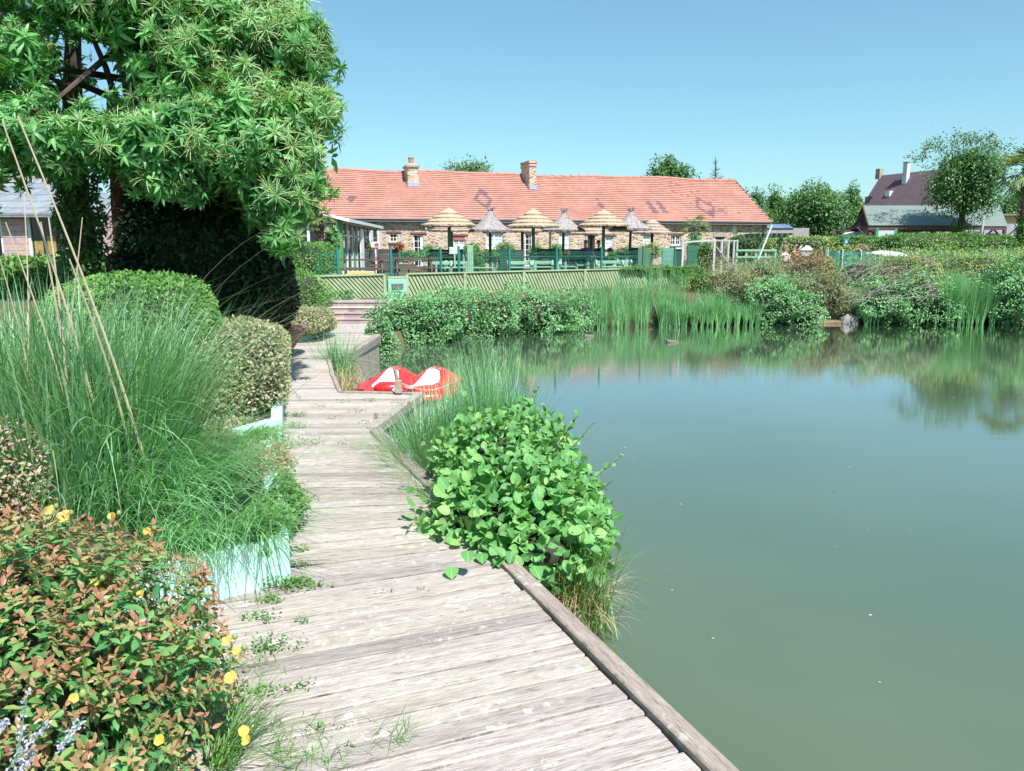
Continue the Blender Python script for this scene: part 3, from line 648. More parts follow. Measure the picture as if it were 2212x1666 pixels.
# floats and bits on the water
for (px, py, s_, lb) in ((1272, 728, 0.22, 'short wooden block floating on the pond in front of the reeds'), (1452, 740, 0.26, 'tilted wooden block floating farther right on the pond')):
    a = P(px, py, WATER); q = MB(); q.box((a[0], a[1], WATER + 0.02), (s_, 0.09, 0.05), M=Matrix.Rotation(R(8), 3, 'Y') @ Matrix.Rotation(0.2, 3, 'Z')); tag(q.build('wooden_block', M_deck, bevel=0.006), lb, 'float')
fb = MB(); rn_ = random.Random(4)
for (px, py) in ((1367, 990), (1452, 1276), (1965, 1145), (1350, 968), (2100, 770), (1540, 1380), (2030, 1030), (1900, 1475), (1880, 1330), (1700, 900), (1250, 790), (1835, 1010), (2060, 860), (1470, 1090)):
    a = P(px, py, WATER); r_ = rn_.uniform(.003, .007); th = rn_.uniform(0, 3)
    fb.add([(a[0] + r_ * math.cos(th + k * PI / 3) * 1.6, a[1] + r_ * math.sin(th + k * PI / 3) * .7, WATER + 0.004) for k in range(6)], [tuple(range(6))])
tag(fb.build('floating_debris', simple('petal_white', (0.7, 0.7, 0.6), 0.7)), 'tiny pale petals and seeds drifting on the open water', 'debris', kind='stuff')
# ================================================================== long stone building
def gz(x, y): return float(ground_h(np.array([x]), np.array([y]))[0])
BA = 17.05; BE = np.array([15.5, 47.6, 0]); BL = 31.0
bd = np.array([math.cos(R(BA)), math.sin(R(BA)), 0]); BO = BE - bd * BL; BZ = 0.35
house = thing('farmhouse', 'long stone farmhouse with red tiled roof behind the terrace', 'farmhouse', (BO[0], BO[1], BZ), R(BA))
def bl(px, py): w_ = PL(px, py, BE, BA); return float((w_ - BO) @ bd), float(w_[2] - BZ)
m, n, b = newmat('rubble_stone'); v = coords(n, 'Object', (4.6, 4.6, 10.0))
wv = nd(n, 'ShaderNodeVectorMath', operation='ADD'); nz = nd(n, 'ShaderNodeTexNoise', Scale=1.4, Detail=3.0); n.links.new(v, nz.inputs['Vector'])
sc_ = nd(n, 'ShaderNodeVectorMath', operation='SCALE'); n.links.new(nz.outputs['Color'], sc_.inputs[0]); sc_.inputs['Scale'].default_value = 0.7; n.links.new(v, wv.inputs[0]); n.links.new(sc_.outputs[0], wv.inputs[1])
ve = nd(n, 'ShaderNodeTexVoronoi', feature='DISTANCE_TO_EDGE', Scale=1.0); vc = nd(n, 'ShaderNodeTexVoronoi', feature='F1', Scale=1.0)
n.links.new(wv.outputs[0], ve.inputs['Vector']); n.links.new(wv.outputs[0], vc.inputs['Vector'])
sp = n.nodes.new('ShaderNodeSeparateColor'); n.links.new(vc.outputs['Color'], sp.inputs[0])
stc = ramp(n, sp.outputs[0], [(0.0, (0.22, 0.12, 0.075)), (0.3, (0.42, 0.26, 0.17)), (0.6, (0.52, 0.40, 0.28)), (1.0, (0.60, 0.50, 0.38))])
c = mixc(n, ramp(n, ve.outputs[0], [(0.05, (0, 0, 0)), (0.13, (1, 1, 1))]), (0.56, 0.47, 0.38), stc); n.links.new(c, b.inputs['Base Color']); b.inputs['Roughness'].default_value = 0.9
bump(n, ve.outputs[0], 0.9, 0.06, b); M_stone = m
openings = []
spec = [('window', 841.4, 858.6, 504.5, 523, 'pane2', 'M', 1), ('door', 893, 914, 507, 560, 'glass', 'D', 1), ('window', 979.5, 1004, 511, 538, 'curt', 'M', 1), ('window', 1049.8, 1086.5, 503.5, 538, 'curt', 'W', 1),
        ('door', 1134.5, 1153.5, 504.5, 560, 'glass', 'D', 1), ('door', 1207.5, 1231.5, 503, 560, 'curt', 'W', 1), ('door', 1269.5, 1285.5, 509.5, 560, 'dark', 'P', 1), ('window', 1308, 1325, 511, 537, 'curt', 'M', 1),
        ('window', 1389.5, 1407, 508.5, 533, 'curt', 'M', 1), ('window', 1449.5, 1471.5, 508, 530, 'glass', 'M', 1), ('hatch', 1531.5, 1540.8, 484.5, 500.5, 'board', 'H', 0), ('hatch', 1582.6, 1594, 487.5, 505.6, 'board', 'H', 0), ('door', 1545, 1564, 512.5, 560, 'red', 'P', 2)]
for (nm, x0, x1, y0, y1, gl, st_, li) in spec:
    a0, z1 = bl(x0, y0); a1, _ = bl(x1, y0); _, z0 = bl((x0 + x1) / 2, y1)
    if nm == 'door': z0 = 0.12
    openings.append((a0, a1, max(0.1, z0), z1, nm, gl, st_, li))
H = 2.62
def wall_with_openings(L, H, ops, depth=0.16):
    mb = MB(); xs_ = sorted({0, L} | {o[0] for o in ops} | {o[1] for o in ops}); zs_ = sorted({-0.3, H} | {o[2] for o in ops} | {o[3] for o in ops})
    for i in range(len(xs_) - 1):
        for j in range(len(zs_) - 1):
            cx, cz = (xs_[i] + xs_[i + 1]) / 2, (zs_[j] + zs_[j + 1]) / 2
            if any(o[0] < cx < o[1] and o[2] < cz < o[3] for o in ops): continue
            mb.add([(xs_[i], 0, zs_[j]), (xs_[i + 1], 0, zs_[j]), (xs_[i + 1], 0, zs_[j + 1]), (xs_[i], 0, zs_[j + 1])], [(0, 1, 2, 3)])
    for o in ops:
        a, b_, c_, d_ = o[:4]
        mb.add([(a, 0, c_), (b_, 0, c_), (b_, 0, d_), (a, 0, d_), (a, depth, c_), (b_, depth, c_), (b_, depth, d_), (a, depth, d_)], [(0, 4, 5, 1), (1, 5, 6, 2), (2, 6, 7, 3), (3, 7, 4, 0)])
    return mb
wl = wall_with_openings(BL, H, openings)
wl.add([(BL, 0, -.3), (BL, 7.8, -.3), (BL, 7.8, H), (BL, 3.9, H + 2.62), (BL, 0, H)], [(0, 1, 2, 3, 4)]); wl.add([(0, 0, -.3), (0, 7.8, -.3), (0, 7.8, H), (0, 3.9, H + 2.62), (0, 0, H)], [(4, 3, 2, 1, 0)]); wl.add([(0, 7.8, -.3), (BL, 7.8, -.3), (BL, 7.8, H), (0, 7.8, H)], [(3, 2, 1, 0)])
hw = wl.build('wall', M_stone, house)
M_curt = simple('curtained_pane', (0.55, 0.60, 0.62), 0.25, 0.15, 5); M_reddoor = simple('red_brown_door', (0.13, 0.04, 0.03), 0.6, 0.3, 5)
for (a, b_, c_, d_, nm, gl, st_, li) in openings:
    w_ = b_ - a; h_ = d_ - c_; cx = (a + b_) / 2; y = 0.10
    if gl in ('dark', 'red', 'board'):
        q = MB(); q.box((cx, 0.12, (c_ + d_) / 2), (w_ - .004, 0.06, h_ - .004)); fr = q.build({'dark': 'door', 'red': 'door', 'board': 'shutter'}[gl], {'dark': simple('dark_doorway', (0.03, 0.026, 0.022), 0.6), 'red': M_reddoor, 'board': M_white}[gl], house)
        if gl == 'dark':
            q = MB()
            for s_ in (-1, 1): q.box((cx + s_ * (w_ / 2 - .03), 0.08, (c_ + d_) / 2), (0.05, 0.04, h_ - .006))
            q.build('frame', M_darkwood, fr)
    else:
        t = 0.055; q = MB()
        q.box((cx, y, d_ - t / 2 - .002), (w_ - .004, 0.06, t)); q.box((cx, y, c_ + t / 2 + .002), (w_ - .004, 0.06, t))
        for s_ in (-1, 1): q.box((cx + s_ * (w_ / 2 - t / 2 - .002), y, (c_ + d_) / 2), (t, 0.056, h_ - 2 * t - .01))
        z0_ = c_ + t
        cols = 2 if w_ < 0.55 else 4; rows = max(2, round(h_ / 0.32))
        if cols == 4: q.box((cx, y - .002, (c_ + d_) / 2), (0.08, 0.062, h_ - 2 * t - .02))
        for i in range(1, cols):
            if cols == 4 and i == 2: continue
            q.box((a + w_ * i / cols, y + .004, (c_ + d_) / 2), (0.025, 0.03, h_ - 2 * t - .01))
        for j in range(1, rows): q.box((cx, y + .006, c_ + h_ * j / rows), (w_ - 2 * t - .01, 0.03, 0.025))
        if st_ == 'D': q.box((b_ - 0.10, y - .004, (c_ + d_) / 2), (0.10, 0.05, h_ - 2 * t - .02))
        fr = q.build('door' if nm == 'door' else 'window', M_white, house)
        q = MB(); q.box((cx, y + 0.02, (c_ + d_) / 2), (w_ - .02, 0.008, h_ - .02)); q.build('pane', M_curt if gl == 'curt' else M_glass, fr)
        if nm == 'window': q = MB(); q.box((cx, -0.03, c_ - 0.035), (w_ + 0.12, 0.14, 0.06)); q.build('sill', M_conc, fr)
    if li == 1: q = MB(); q.box((cx, -0.005, d_ + 0.07), (w_ + 0.36, 0.07, 0.10)); q.build('lintel', M_redlint, house, bevel=0.01)
    if li == 2: q = MB(); q.box((cx, -0.01, d_ + 0.14), (w_ + 0.3, 0.06, 0.24)); q.build('lintel', M_conc, house)
# red panel above one window, flower box under the first window
a, b_, c_, d_ = openings[2][:4]; q = MB(); q.box(((a + b_) / 2, 0.04, d_ - 0.10), (b_ - a - .01, .05, .19)); q.build('shutter_box', simple('dusty_red', (0.36, 0.12, 0.12), 0.6), house)
a, _ = bl(1600, 487); a0, zt_ = bl(1580, 485.5); q = MB(); q.box(((bl(1545, 486)[0] + BL) / 2, -0.012, H - 0.07), (BL - bl(1545, 486)[0] - .02, 0.024, 0.15)); q.build('plaster_band', M_white, house)
# gutter and downpipes
q = MB(); q.tube([(0, -0.30, H - 0.03), (BL, -0.30, H - 0.03)], 0.065, 8); q.build('gutter', simple('dark_zinc', (0.10, 0.09, 0.10), 0.4), house)
for px in (1188 * 1.0, 1312): 
    a, _ = bl(1188.5 if px < 1200 else 1648, 500); a = min(a, BL - .05); q = MB(); q.tube([(a, -0.08, 0.0), (a, -0.08, H - 0.1)], 0.04, 6); q.build('downpipe', simple('dark_zinc', (0.1, 0.09, 0.1)), house)
# camera/lamp on the wall
a, z_ = bl(979.5, 482.5); a, z_ = bl(977, 485)
a, z_ = bl(978 - 65, 484.5); q = MB(); q.box((a, -0.12, z_), (0.30, 0.14, 0.12)); q.tube([(a + .12, -.02, z_ - .05), (a + .16, -.12, z_ - .28)], .03, 6); q.build('wall_lamp', M_white, house, bevel=0.01)
# roof: courses of tiles, stepped, with darker tiles laid as lozenges
E0, E1 = np.array([-0.34, H - 0.02]), np.array([3.9, H + 2.76]); NC = 23
pats = [(757, 428, .40, .48, 's'), (1045, 430, .52, 1.15, 'o'), (1296, 445, .36, .50, 's'), (1418, 448, .46, .72, 'l'), (1522, 447, .60, 1.10, 'o'), (735, 425, .22, .5, 'f'), (1283, 430, .2, .5, 'f')]
sl_len = np.linalg.norm(E1 - E0)
pl_ = []
for (px, py, hw_, hh_, k_) in pats:
    d = ray(px, py); p0 = BO + np.array([-math.sin(R(BA)), math.cos(R(BA)), 0]) * E0[0]; p0[2] = E0[1] + BZ
    up_ = np.array([-math.sin(R(BA)) * (E1[0] - E0[0]), math.cos(R(BA)) * (E1[0] - E0[0]), E1[1] - E0[1]]) / sl_len
    nn_ = np.cross(bd, up_); t = ((p0 - np.array([0, 0, EYE])) @ nn_) / (d @ nn_); w_ = np.array([0, 0, EYE]) + d * t
    pl_.append((float((w_ - p0) @ bd), float((w_ - p0) @ up_), hw_, hh_, k_))
rf = MB(); rd = []; rr = random.Random(8); TW = 0.22; x_end = BL + 0.12
nrm_ = np.array([-(E1[1] - E0[1]), E1[0] - E0[0]]) / sl_len
ncol = int((x_end + 0.1) / TW)
def sag(x, t): return (0.035 * math.sin(x * 0.55 + 1) + 0.03 * math.sin(x * 1.3)) * t - 0.05 * t * math.sin(max(0, min(1, x / x_end)) * PI)
for side in (0, 1):
    for i in range(NC):
        t0, t1 = i / NC, (i + 1) / NC + 0.004
        off = (i % 2) * TW / 2
        for j in range(ncol + 1 if side == 0 else 1):
            xa, xb = (max(-0.1, -0.1 + j * TW - off), min(x_end, -0.1 + (j + 1) * TW - off)) if side == 0 else (-0.1, x_end)
            if xb - xa < .01: continue
            jit = rr.uniform(-.002, .002); l0 = 0.052 + jit; l1 = 0.004 + jit
            def pt(x, t, l):
                p = E0 + (E1 - E0) * t + nrm_ * (l + sag(x, t)); return (x, p[0] if side == 0 else 7.8 - p[0], p[1])
            dark = 0
            if side == 0:
                u_ = (xa + xb) / 2; s_ = (t0 + t1) / 2 * sl_len
                for (pu, ps, hw_, hh_, k_) in pl_:
                    du, dv = abs(u_ - pu) / hw_, abs(s_ - ps) / hh_; q_ = du + dv
                    if (k_ == 'o' and 0.62 < q_ < 1.06) or (k_ == 's' and q_ < 0.75) or (k_ == 'l' and 0.45 < du < 1.1 and dv < 1): dark = 1
                    if k_ == 'f' and q_ < 1.0 and (i + j) % 2: dark = 1
                if bl(1560, 430)[0] - 1.5 < u_ + (s_ - 2.4) * 0.5 < bl(1560, 430)[0] + 1.0 and 1.0 < s_ < 4.6 and rr.random() < 0.14: dark = 2
            rf.add([pt(xa, t0, l0), pt(xb, t0, l0), pt(xb, t1, l1), pt(xa, t1, l1), pt(xa, t0, l0 - 0.05), pt(xb, t0, l0 - 0.05)], [(0, 1, 2, 3), (4, 5, 1, 0)] if side == 0 else [(3, 2, 1, 0), (0, 1, 5, 4)], dark)
            rd += [rr.random()] * 6
def tilemat(name, stops):
    m, n, b = newmat(name); a = n.nodes.new('ShaderNodeAttribute'); a.attribute_name = 'lf'; s = n.nodes.new('ShaderNodeSeparateXYZ'); n.links.new(a.outputs['Vector'], s.inputs[0])
    c = ramp(n, s.outputs[2], [(i / (len(stops) - 1), t) for i, t in enumerate(stops)]); f = noise(n, coords(n), 0.8, 6, 0.7)
    c = mixc(n, 0.8, c, ramp(n, f, [(0.3, (0.82, 0.78, 0.80)), (0.65, (1.15, 1.15, 1.15))]), 'MULTIPLY'); n.links.new(c, b.inputs['Base Color']); b.inputs['Roughness'].default_value = 0.75
    return m
M_tile = tilemat('red_tiles', [(0.42, 0.21, 0.16), (0.445, 0.225, 0.172), (0.47, 0.245, 0.19)]); M_tiled = tilemat('dark_tiles', [(0.20, 0.115, 0.125), (0.25, 0.14, 0.14)]); M_tilel = tilemat('lichened_tiles', [(0.28, 0.14, 0.125), (0.34, 0.16, 0.14)])
roof = with_lf(rf.build('roof', [M_tile, M_tiled, M_tilel], house), rd)
q = MB(); K = 60
for i in range(K):
    xa, xb = -0.1 + (x_end + .1) * i / K, -0.1 + (x_end + .1) * (i + 1) / K; z_ = E1[1] + 0.03 + sag(xa, 1.0)
    q.tube([(xa, 3.9, z_), (xb + .04, 3.9, z_ - .015)], [0.10, 0.085], 8)
q.build('ridge_tiles', M_tile, roof)
q = MB(); q.bar((BL + .12, E0[0], E0[1] - .05), (BL + .12, 3.9, E1[1] - .03), 0.03, 0.16); q.bar((BL + .12, 7.8 - E0[0], E0[1] - .05), (BL + .12, 3.9, E1[1] - .03), 0.03, 0.16); q.box((BL / 2, E0[0] + .05, H - .10), (BL + .2, 0.03, 0.12)); q.build('fascia', simple('grey_fascia', (0.28, 0.28, 0.31), 0.6), roof)
def chimney(px, py, w_, d_, ztop, cap, flare):
    d = ray(px, py); p0 = BO + np.array([-math.sin(R(BA)), math.cos(R(BA)), 0]) * E0[0]; p0[2] = E0[1] + BZ
    up_ = np.array([-math.sin(R(BA)) * (E1[0] - E0[0]), math.cos(R(BA)) * (E1[0] - E0[0]), E1[1] - E0[1]]) / sl_len; nn_ = np.cross(bd, up_)
    t = ((p0 - np.array([0, 0, EYE])) @ nn_) / (d @ nn_); q_ = np.array([0, 0, EYE]) + d * t; lx = float((q_ - p0) @ bd); s_ = float((q_ - p0) @ up_) / sl_len
    ly, lz = E0 + (E1 - E0) * s_
    zt = ztop - BZ
    q = MB(); q.box((lx, ly + d_ / 2, (lz - .5 + zt) / 2), (w_, d_, zt - lz + .5)); 
    if flare:
        q.box((lx, ly + d_ / 2, zt - 0.22), (w_ + .10, d_ + .10, 0.10)); q.box((lx, ly + d_ / 2, zt - .02), (w_ + .10, d_ + .10, 0.14))
    ch = q.build('chimney', M_stone, roof)
    q = MB(); q.box((lx, ly - .03, lz + .10), (w_ + .08, 0.08, 0.24)); q.bar((lx - w_ / 2 - .02, ly - .05, lz + .06), (lx - w_ / 2 - .02, ly + d_ * .9, lz + .06 + d_ * .9 * .65), .03, .2); q.bar((lx + w_ / 2 + .02, ly - .05, lz + .06), (lx + w_ / 2 + .02, ly + d_ * .9, lz + .06 + d_ * .9 * .65), .03, .2); q.build('flashing', simple('lead_grey', (0.36, 0.40, 0.44), 0.5), ch)
    if cap:
        q = MB(); q.box((lx, ly + d_ / 2, zt + .05), (w_ + .16, d_ + .16, 0.10)); q.box((lx, ly + d_ / 2, zt + .16), (w_ + .10, d_ + .10, 0.12), taper=0.6); q.build('cap', M_conc, ch)
        q = MB(); q.lathe([(0.14, 0), (0.15, .30), (.17, .31), (.17, .36), (.10, .36)], 12, (lx, ly + d_ / 2, zt + .20)); q.build('chimney_pot', M_tile, ch)
chimney(893, 403, 0.60, 1.15, PY(885, 361, 43.8)[2], True, False)
chimney(1151, 409, 0.42, 1.55, PY(1150, 352, 46.6)[2], False, True)

# glazed lean-to (left end of the farmhouse)
c0 = PY(735, 500, 28.0); c1 = PX(811, 39.3, 2.4); cn = thing('conservatory', 'glazed conservatory with slate blue roof against the left end of the farmhouse', 'conservatory', (c0[0], c0[1], TER))
zr = 2.48; XL = c0[0] - 5.5
for x_, y_ in ((c0[0], 28.0), (c1[0], 39.2), (c0[0] - .2, 31.0)): q = MB(); q.box((x_, y_, (TER + zr) / 2), (0.14, 0.14, zr - TER)); q.build('corner_post', simple('bright_green_paint', (0.10, 0.30, 0.09), 0.5), cn, world=True)
q = MB()
for px in (668, 694, 705, 731): q.box(tuple(PX(px, 27.98, 1.45)), (0.09, 0.07, 2.05))
q.box(((XL + c0[0]) / 2, 27.98, 2.43), (5.5, 0.08, 0.09)); q.box(((XL + c0[0]) / 2, 27.98, 0.55), (5.5, 0.085, 0.12))
for i in range(9):
    t = i / 8; x_ = c0[0] + (c1[0] - c0[0]) * t; y_ = 28.1 + 11 * t; q.box((x_ + .0, y_, 1.45), (0.07, 0.10, 2.0))
q.bar((c0[0], 28.1, 2.43), (c1[0], 39.2, 2.43), 0.08, 0.10); q.bar((c0[0], 28.1, 1.95), (c1[0], 39.2, 1.95), 0.06, 0.06); q.build('glazing_frame', M_white, cn, world=True)
q = MB(); q.add([(XL, 28.0, .5), (c0[0], 28.0, .5), (c0[0], 28.0, 2.4), (XL, 28.0, 2.4)], [(0, 1, 2, 3)]); q.add([(c0[0] - .02, 28.1, .5), (c1[0] - .02, 39.2, .5), (c1[0] - .02, 39.2, 2.4), (c0[0] - .02, 28.1, 2.4)], [(0, 1, 2, 3)]); q.build('pane', M_glass, cn, world=True)
q = MB(); q.add([(c0[0] + .35, 27.7, 2.50), (c1[0] + .35, 39.4, 2.50), (c1[0] - 2.6, 39.4, 3.22), (c0[0] - 2.6, 27.7, 3.22), (XL - .3, 27.7, 2.5), (XL - .3, 39.4, 2.5)], [(0, 1, 2, 3), (3, 2, 5, 4)])
q.add([(c0[0] + .35, 27.72, 2.49), (c0[0] - 2.6, 27.72, 3.21), (XL - .3, 27.72, 2.49)], [(0, 1, 2)])
q.build('roof', simple('blue_slate', (0.17, 0.22, 0.27), 0.5, 0.2, 4), cn, world=True)
q = MB(); q.bar((c0[0] + .36, 27.7, 2.47), (c1[0] + .36, 39.4, 2.47), 0.05, 0.12); q.bar((c0[0] + .36, 27.69, 2.47), (c0[0] - 2.6, 27.69, 3.19), 0.04, 0.1); q.build('fascia', M_white, cn, world=True)
for k in range(3): q = MB(); q.box((c0[0] - .10, 32.5 + k * 2.2, 1.35), (.05, .7, 1.8)); q.build('door', M_white, cn, world=True)

# ---- slate roofed garden building on the left
LB = thing('garden_pavilion', 'low block built pavilion with grey slate roof behind the tall grass', 'building', (-22, 26.5, 0.2), 0)
Yb = 25.5; xr = PX(165, Yb, 2.6)[0]; xl = xr - 16
lops = []
for (x0, x1) in ((70, 92 + 46), (-14, 14), (-90, -40), (300, 330)):
    pass
ops = [(PX(62, Yb, 1.5)[0], PX(138, Yb, 1.5)[0]), (PX(-60, Yb, 1.5)[0], PX(8, Yb, 1.5)[0])]
xw1 = PX(345, Yb, 1.5)[0]
wb = wall_with_openings(xw1 - xl, 2.45, [(a - xl, b_ - xl, 0.0, 2.38) for a, b_ in ops], 0.2)
wb.v = [(x + xl, y + Yb, z + .2) for x, y, z in wb.v]
wb.add([(xw1, Yb, 0), (xw1, Yb + 7, 0), (xw1, Yb + 7, 2.6), (xw1, Yb, 2.6)], [(0, 1, 2, 3)])
M_pinkblock = blockmat('pink_blocks', (0.56, 0.40, 0.34), (0.45, 0.34, 0.33), (0.30, 0.24, 0.22), 1.05, 0.205, 1.0, 0.01)
wb.build('wall', M_pinkblock, LB, world=True)
for (a, b_) in ops:
    q = MB(); q.box((a + .04, Yb + .08, 1.38), (.08, .08, 2.36)); q.box((b_ - .04, Yb + .08, 1.38), (.08, .08, 2.36)); q.box(((a + b_) / 2, Yb + .075, 1.17), (b_ - a - .17, .08, .10)); q.box(((a + b_) / 2, Yb + .078, 2.52), (b_ - a - .17, .08, .08))
    fr = q.build('window', M_white, LB, world=True)
    q = MB(); q.add([(a, Yb + .11, .2), (b_, Yb + .11, .2), (b_, Yb + .11, 2.55), (a, Yb + .11, 2.55)], [(0, 1, 2, 3)]); q.build('pane', M_glass, fr, world=True)
    q = MB(); 
    for k, (dx, z0_, z1_) in enumerate(((.35, .25, .95), (.62, 1.25, 1.9), (.25, 1.3, 1.75))): q.box((a + (b_ - a) * dx, Yb + .10, (z0_ + z1_) / 2), (0.28, 0.012, z1_ - z0_))
    q.build('window_display', simple('ochre_display', (0.35, 0.25, 0.08), 0.6, 0.5, 4), fr, world=True)
q = MB(); x2 = xr + .25; zb = 2.62
ye, yt = Yb - .35, Yb + 4.2; zt_ = 4.15
xe = PX(131, yt, zt_)[0]
q.add([(xl - 1, ye, zb), (x2, ye, zb), (xe, yt, zt_ - .1), (xl - 1, yt, zt_)], [(0, 1, 2, 3)]); q.add([(x2, ye, zb), (x2, ye + 9, zb), (xe, yt, zt_ - .1)], [(0, 1, 2)]); q.add([(x2, ye, zb - .13), (x2, ye, zb), (xl - 1, ye, zb), (xl - 1, ye, zb - .13)], [(0, 1, 2, 3)])
M_slate = blockmat('grey_slates', (0.20, 0.23, 0.25), (0.26, 0.29, 0.31), (0.09, 0.10, 0.11), 0.60, 0.26, 1.0, 0.01, (R(90), 0, 0))
q.build('roof', M_slate, LB, world=True)
q = MB(); q.bar((x2, ye, zb + .02), (xe, yt, zt_ - .08), 0.10, 0.08); q.bar((xl - 1, yt, zt_ + .03), (xe, yt, zt_ - .06), .14, .14); q.build('ridge_trim', simple('weathered_trim', (0.33, 0.25, 0.20), 0.8), LB, world=True)
q = MB(); q.add([(x2, ye + .3, 2.55), (xw1 + .3, ye + .3, 2.55), (xw1 + .3, ye + 3.5, 3.25), (x2, ye + 3.5, 3.25)], [(0, 1, 2, 3)]); q.build('side_roof', M_slate, LB, world=True)
q = MB(); q.tube([(xr + .12, Yb - .1, .3), (xr + .12, Yb - .1, 2.5)], .045, 8); q.build('downpipe', M_white, LB, world=True)

# ================================================================== slatted fence, mint cabinet, mesh fence
FO = np.array([-4.55, 16.65]); FA = 35.0; fd = np.array([math.cos(R(FA)), math.sin(R(FA))]); fn = np.array([fd[1], -fd[0]])
def fpos(px):    # along the fence, under pixel column px
    u = (px - 1106) / F; kx = u * CP   # depth = Y*CP - (z-EYE)*SP
    zc = 0.64; a = (u * (FO[1] * CP - (zc - EYE) * SP) - FO[0]) / (fd[0] - u * fd[1] * CP); return a
def clip_poly(poly, u0, u1, z0, z1):
    for ax, lim, sg in ((0, u0, 1), (0, u1, -1), (1, z0, 1), (1, z1, -1)):
        out = []
        for i in range(len(poly)):
            a, b_ = poly[i], poly[(i + 1) % len(poly)]; ia, ib = (a[ax] - lim) * sg >= 0, (b_[ax] - lim) * sg >= 0
            if ia: out.append(a)
            if ia != ib:
                t = (lim - a[ax]) / (b_[ax] - a[ax]); out.append((a[0] + (b_[0] - a[0]) * t, a[1] + (b_[1] - a[1]) * t))
        poly = out
        if len(poly) < 3: return []
    return poly
def fworld(a, z, off=0.0): p = FO + fd * a + fn * off; return (p[0], p[1], z)
Z0, Z1 = 0.36, 0.93
def slat_fence(pxs, lean, pitch, lab, skew=0):
    aa = [fpos(p) for p in pxs]; r_ = thing('slatted_fence', lab, 'fence', fworld((aa[0] + aa[-1]) / 2, Z0))
    q = MB()
    q.bar(fworld(aa[0] - (0.25 if skew else 0), Z1 + .012, .0), fworld(aa[-1], Z1 + .012), 0.10, 0.03); q.build('top_rail', M_fence, r_, world=True)
    q = MB(); q.bar(fworld(aa[0] + (0.15 if skew else 0), Z0 + .03, .015), fworld(aa[-1], Z0 + .03, .015), 0.04, 0.07); q.bar(fworld(aa[0], Z0 - .03, 0), fworld(aa[-1], Z0 - .03, 0), 0.06, 0.05); q.build('bottom_rail', M_fence, r_, world=True)
    for a in aa: q = MB(); q.bar(fworld(a, Z0, .02), fworld(a, Z1, .02), 0.075, 0.05, up=(fn[0], fn[1], 0)); q.build('post', M_fence, r_, world=True)
    for i in range(len(aa) - 1):
        u0, u1 = aa[i] + .04, aa[i + 1] - .04; q = MB(); dx = (Z1 - Z0) * lean; u = u0 - dx - pitch
        while u < u1 + dx:
            pw = pitch * 0.66; pol = clip_poly([(u, Z1), (u + pw, Z1), (u + pw + dx, Z0), (u + dx, Z0)], u0, u1, Z0 + .06, Z1 - .005); u += pitch
            if len(pol) < 3: continue
            k = len(pol); vs = [fworld(a, z, .016) for a, z in pol] + [fworld(a, z, .004) for a, z in pol]
            q.add(vs, [tuple(range(k)), tuple(range(2 * k - 1, k - 1, -1))] + [(j, (j + 1) % k, k + (j + 1) % k, k + j) for j in range(k)])
        q.build('slat_panel', M_fence, r_, world=True)
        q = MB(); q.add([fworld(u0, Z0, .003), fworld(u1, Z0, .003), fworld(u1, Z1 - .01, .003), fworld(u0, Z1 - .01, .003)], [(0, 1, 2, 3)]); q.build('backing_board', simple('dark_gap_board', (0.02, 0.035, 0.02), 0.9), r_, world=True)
    return r_
slat_fence([688, 830], 0.95, 0.098, 'short green slatted fence left of the mint cabinet, above the block steps', 1)
slat_fence([878, 1003, 1130, 1262, 1390, 1492], 0.55, 0.098, 'long green slatted fence on the terrace edge, right of the mint cabinet')
a0, a1 = fpos(835), fpos(873); cb = thing('service_cabinet', 'narrow mint green cabinet with a black text plate between the slatted fences', 'cabinet', fworld((a0 + a1) / 2, 0.05))
q = MB(); q.bar(fworld((a0 + a1) / 2, 0.02, .03), fworld((a0 + a1) / 2, 0.80, .03), a1 - a0, 0.14, up=(fn[0], fn[1], 0)); 
q = MB(); M_ = Matrix.Rotation(R(FA), 3, 'Z'); cpos = fworld((a0 + a1) / 2, 0, .04); q.box((cpos[0], cpos[1], 0.42), (a1 - a0, 0.12, 0.80), R(FA)); q.build('door_panel', M_mint, cb, world=True, bevel=0.006)
q = MB(); pc = fworld((a0 + a1) / 2, 0, .108); q.box((pc[0], pc[1], 0.665), ((a1 - a0) * .66, 0.012, 0.12), R(FA)); plq = q.build('text_plate', M_black, cb, world=True)
q = MB(); rr = random.Random(3)
for i in range(6):
    u = -(a1 - a0) * .29
    while u < (a1 - a0) * .27:
        L_ = rr.uniform(.012, .03); p_ = np.array(fworld((a0 + a1) / 2 + u + L_ / 2, 0, .116)); q.box((p_[0], p_[1], 0.712 - i * .0185), (L_, 0.003, .007), R(FA)); u += L_ + .009
q.build('text_line', simple('plate_lettering', (0.55, 0.55, 0.5), 0.6), plq, world=True)
for k in range(2): q = MB(); pc = fworld((a0 + a1) / 2, 0, .05); q.box((pc[0], pc[1], 0.872 - k * .058), (a1 - a0, 0.05, 0.048), R(FA)); q.build('top_board', M_fence, cb, world=True)
# terrace edge below the fence (stone footing)
q = MB()
for s_ in np.arange(fpos(878), fpos(1492), .5): q.bar(fworld(s_, 0.02, -.02), fworld(s_, 0.325, -.02), 0.5, 0.2, up=(fn[0], fn[1], 0))
q = MB(); p0, p1 = fworld(fpos(876), 0, -.02), fworld(fpos(1500), 0, -.02); mid = ((p0[0] + p1[0]) / 2, (p0[1] + p1[1]) / 2, 0.15); q.box(mid, (fpos(1500) - fpos(876), 0.2, 0.34), R(FA)); tag(q.build('footing_wall', M_stone), 'low rubble stone footing under the long slatted fence behind the reeds', 'low wall')
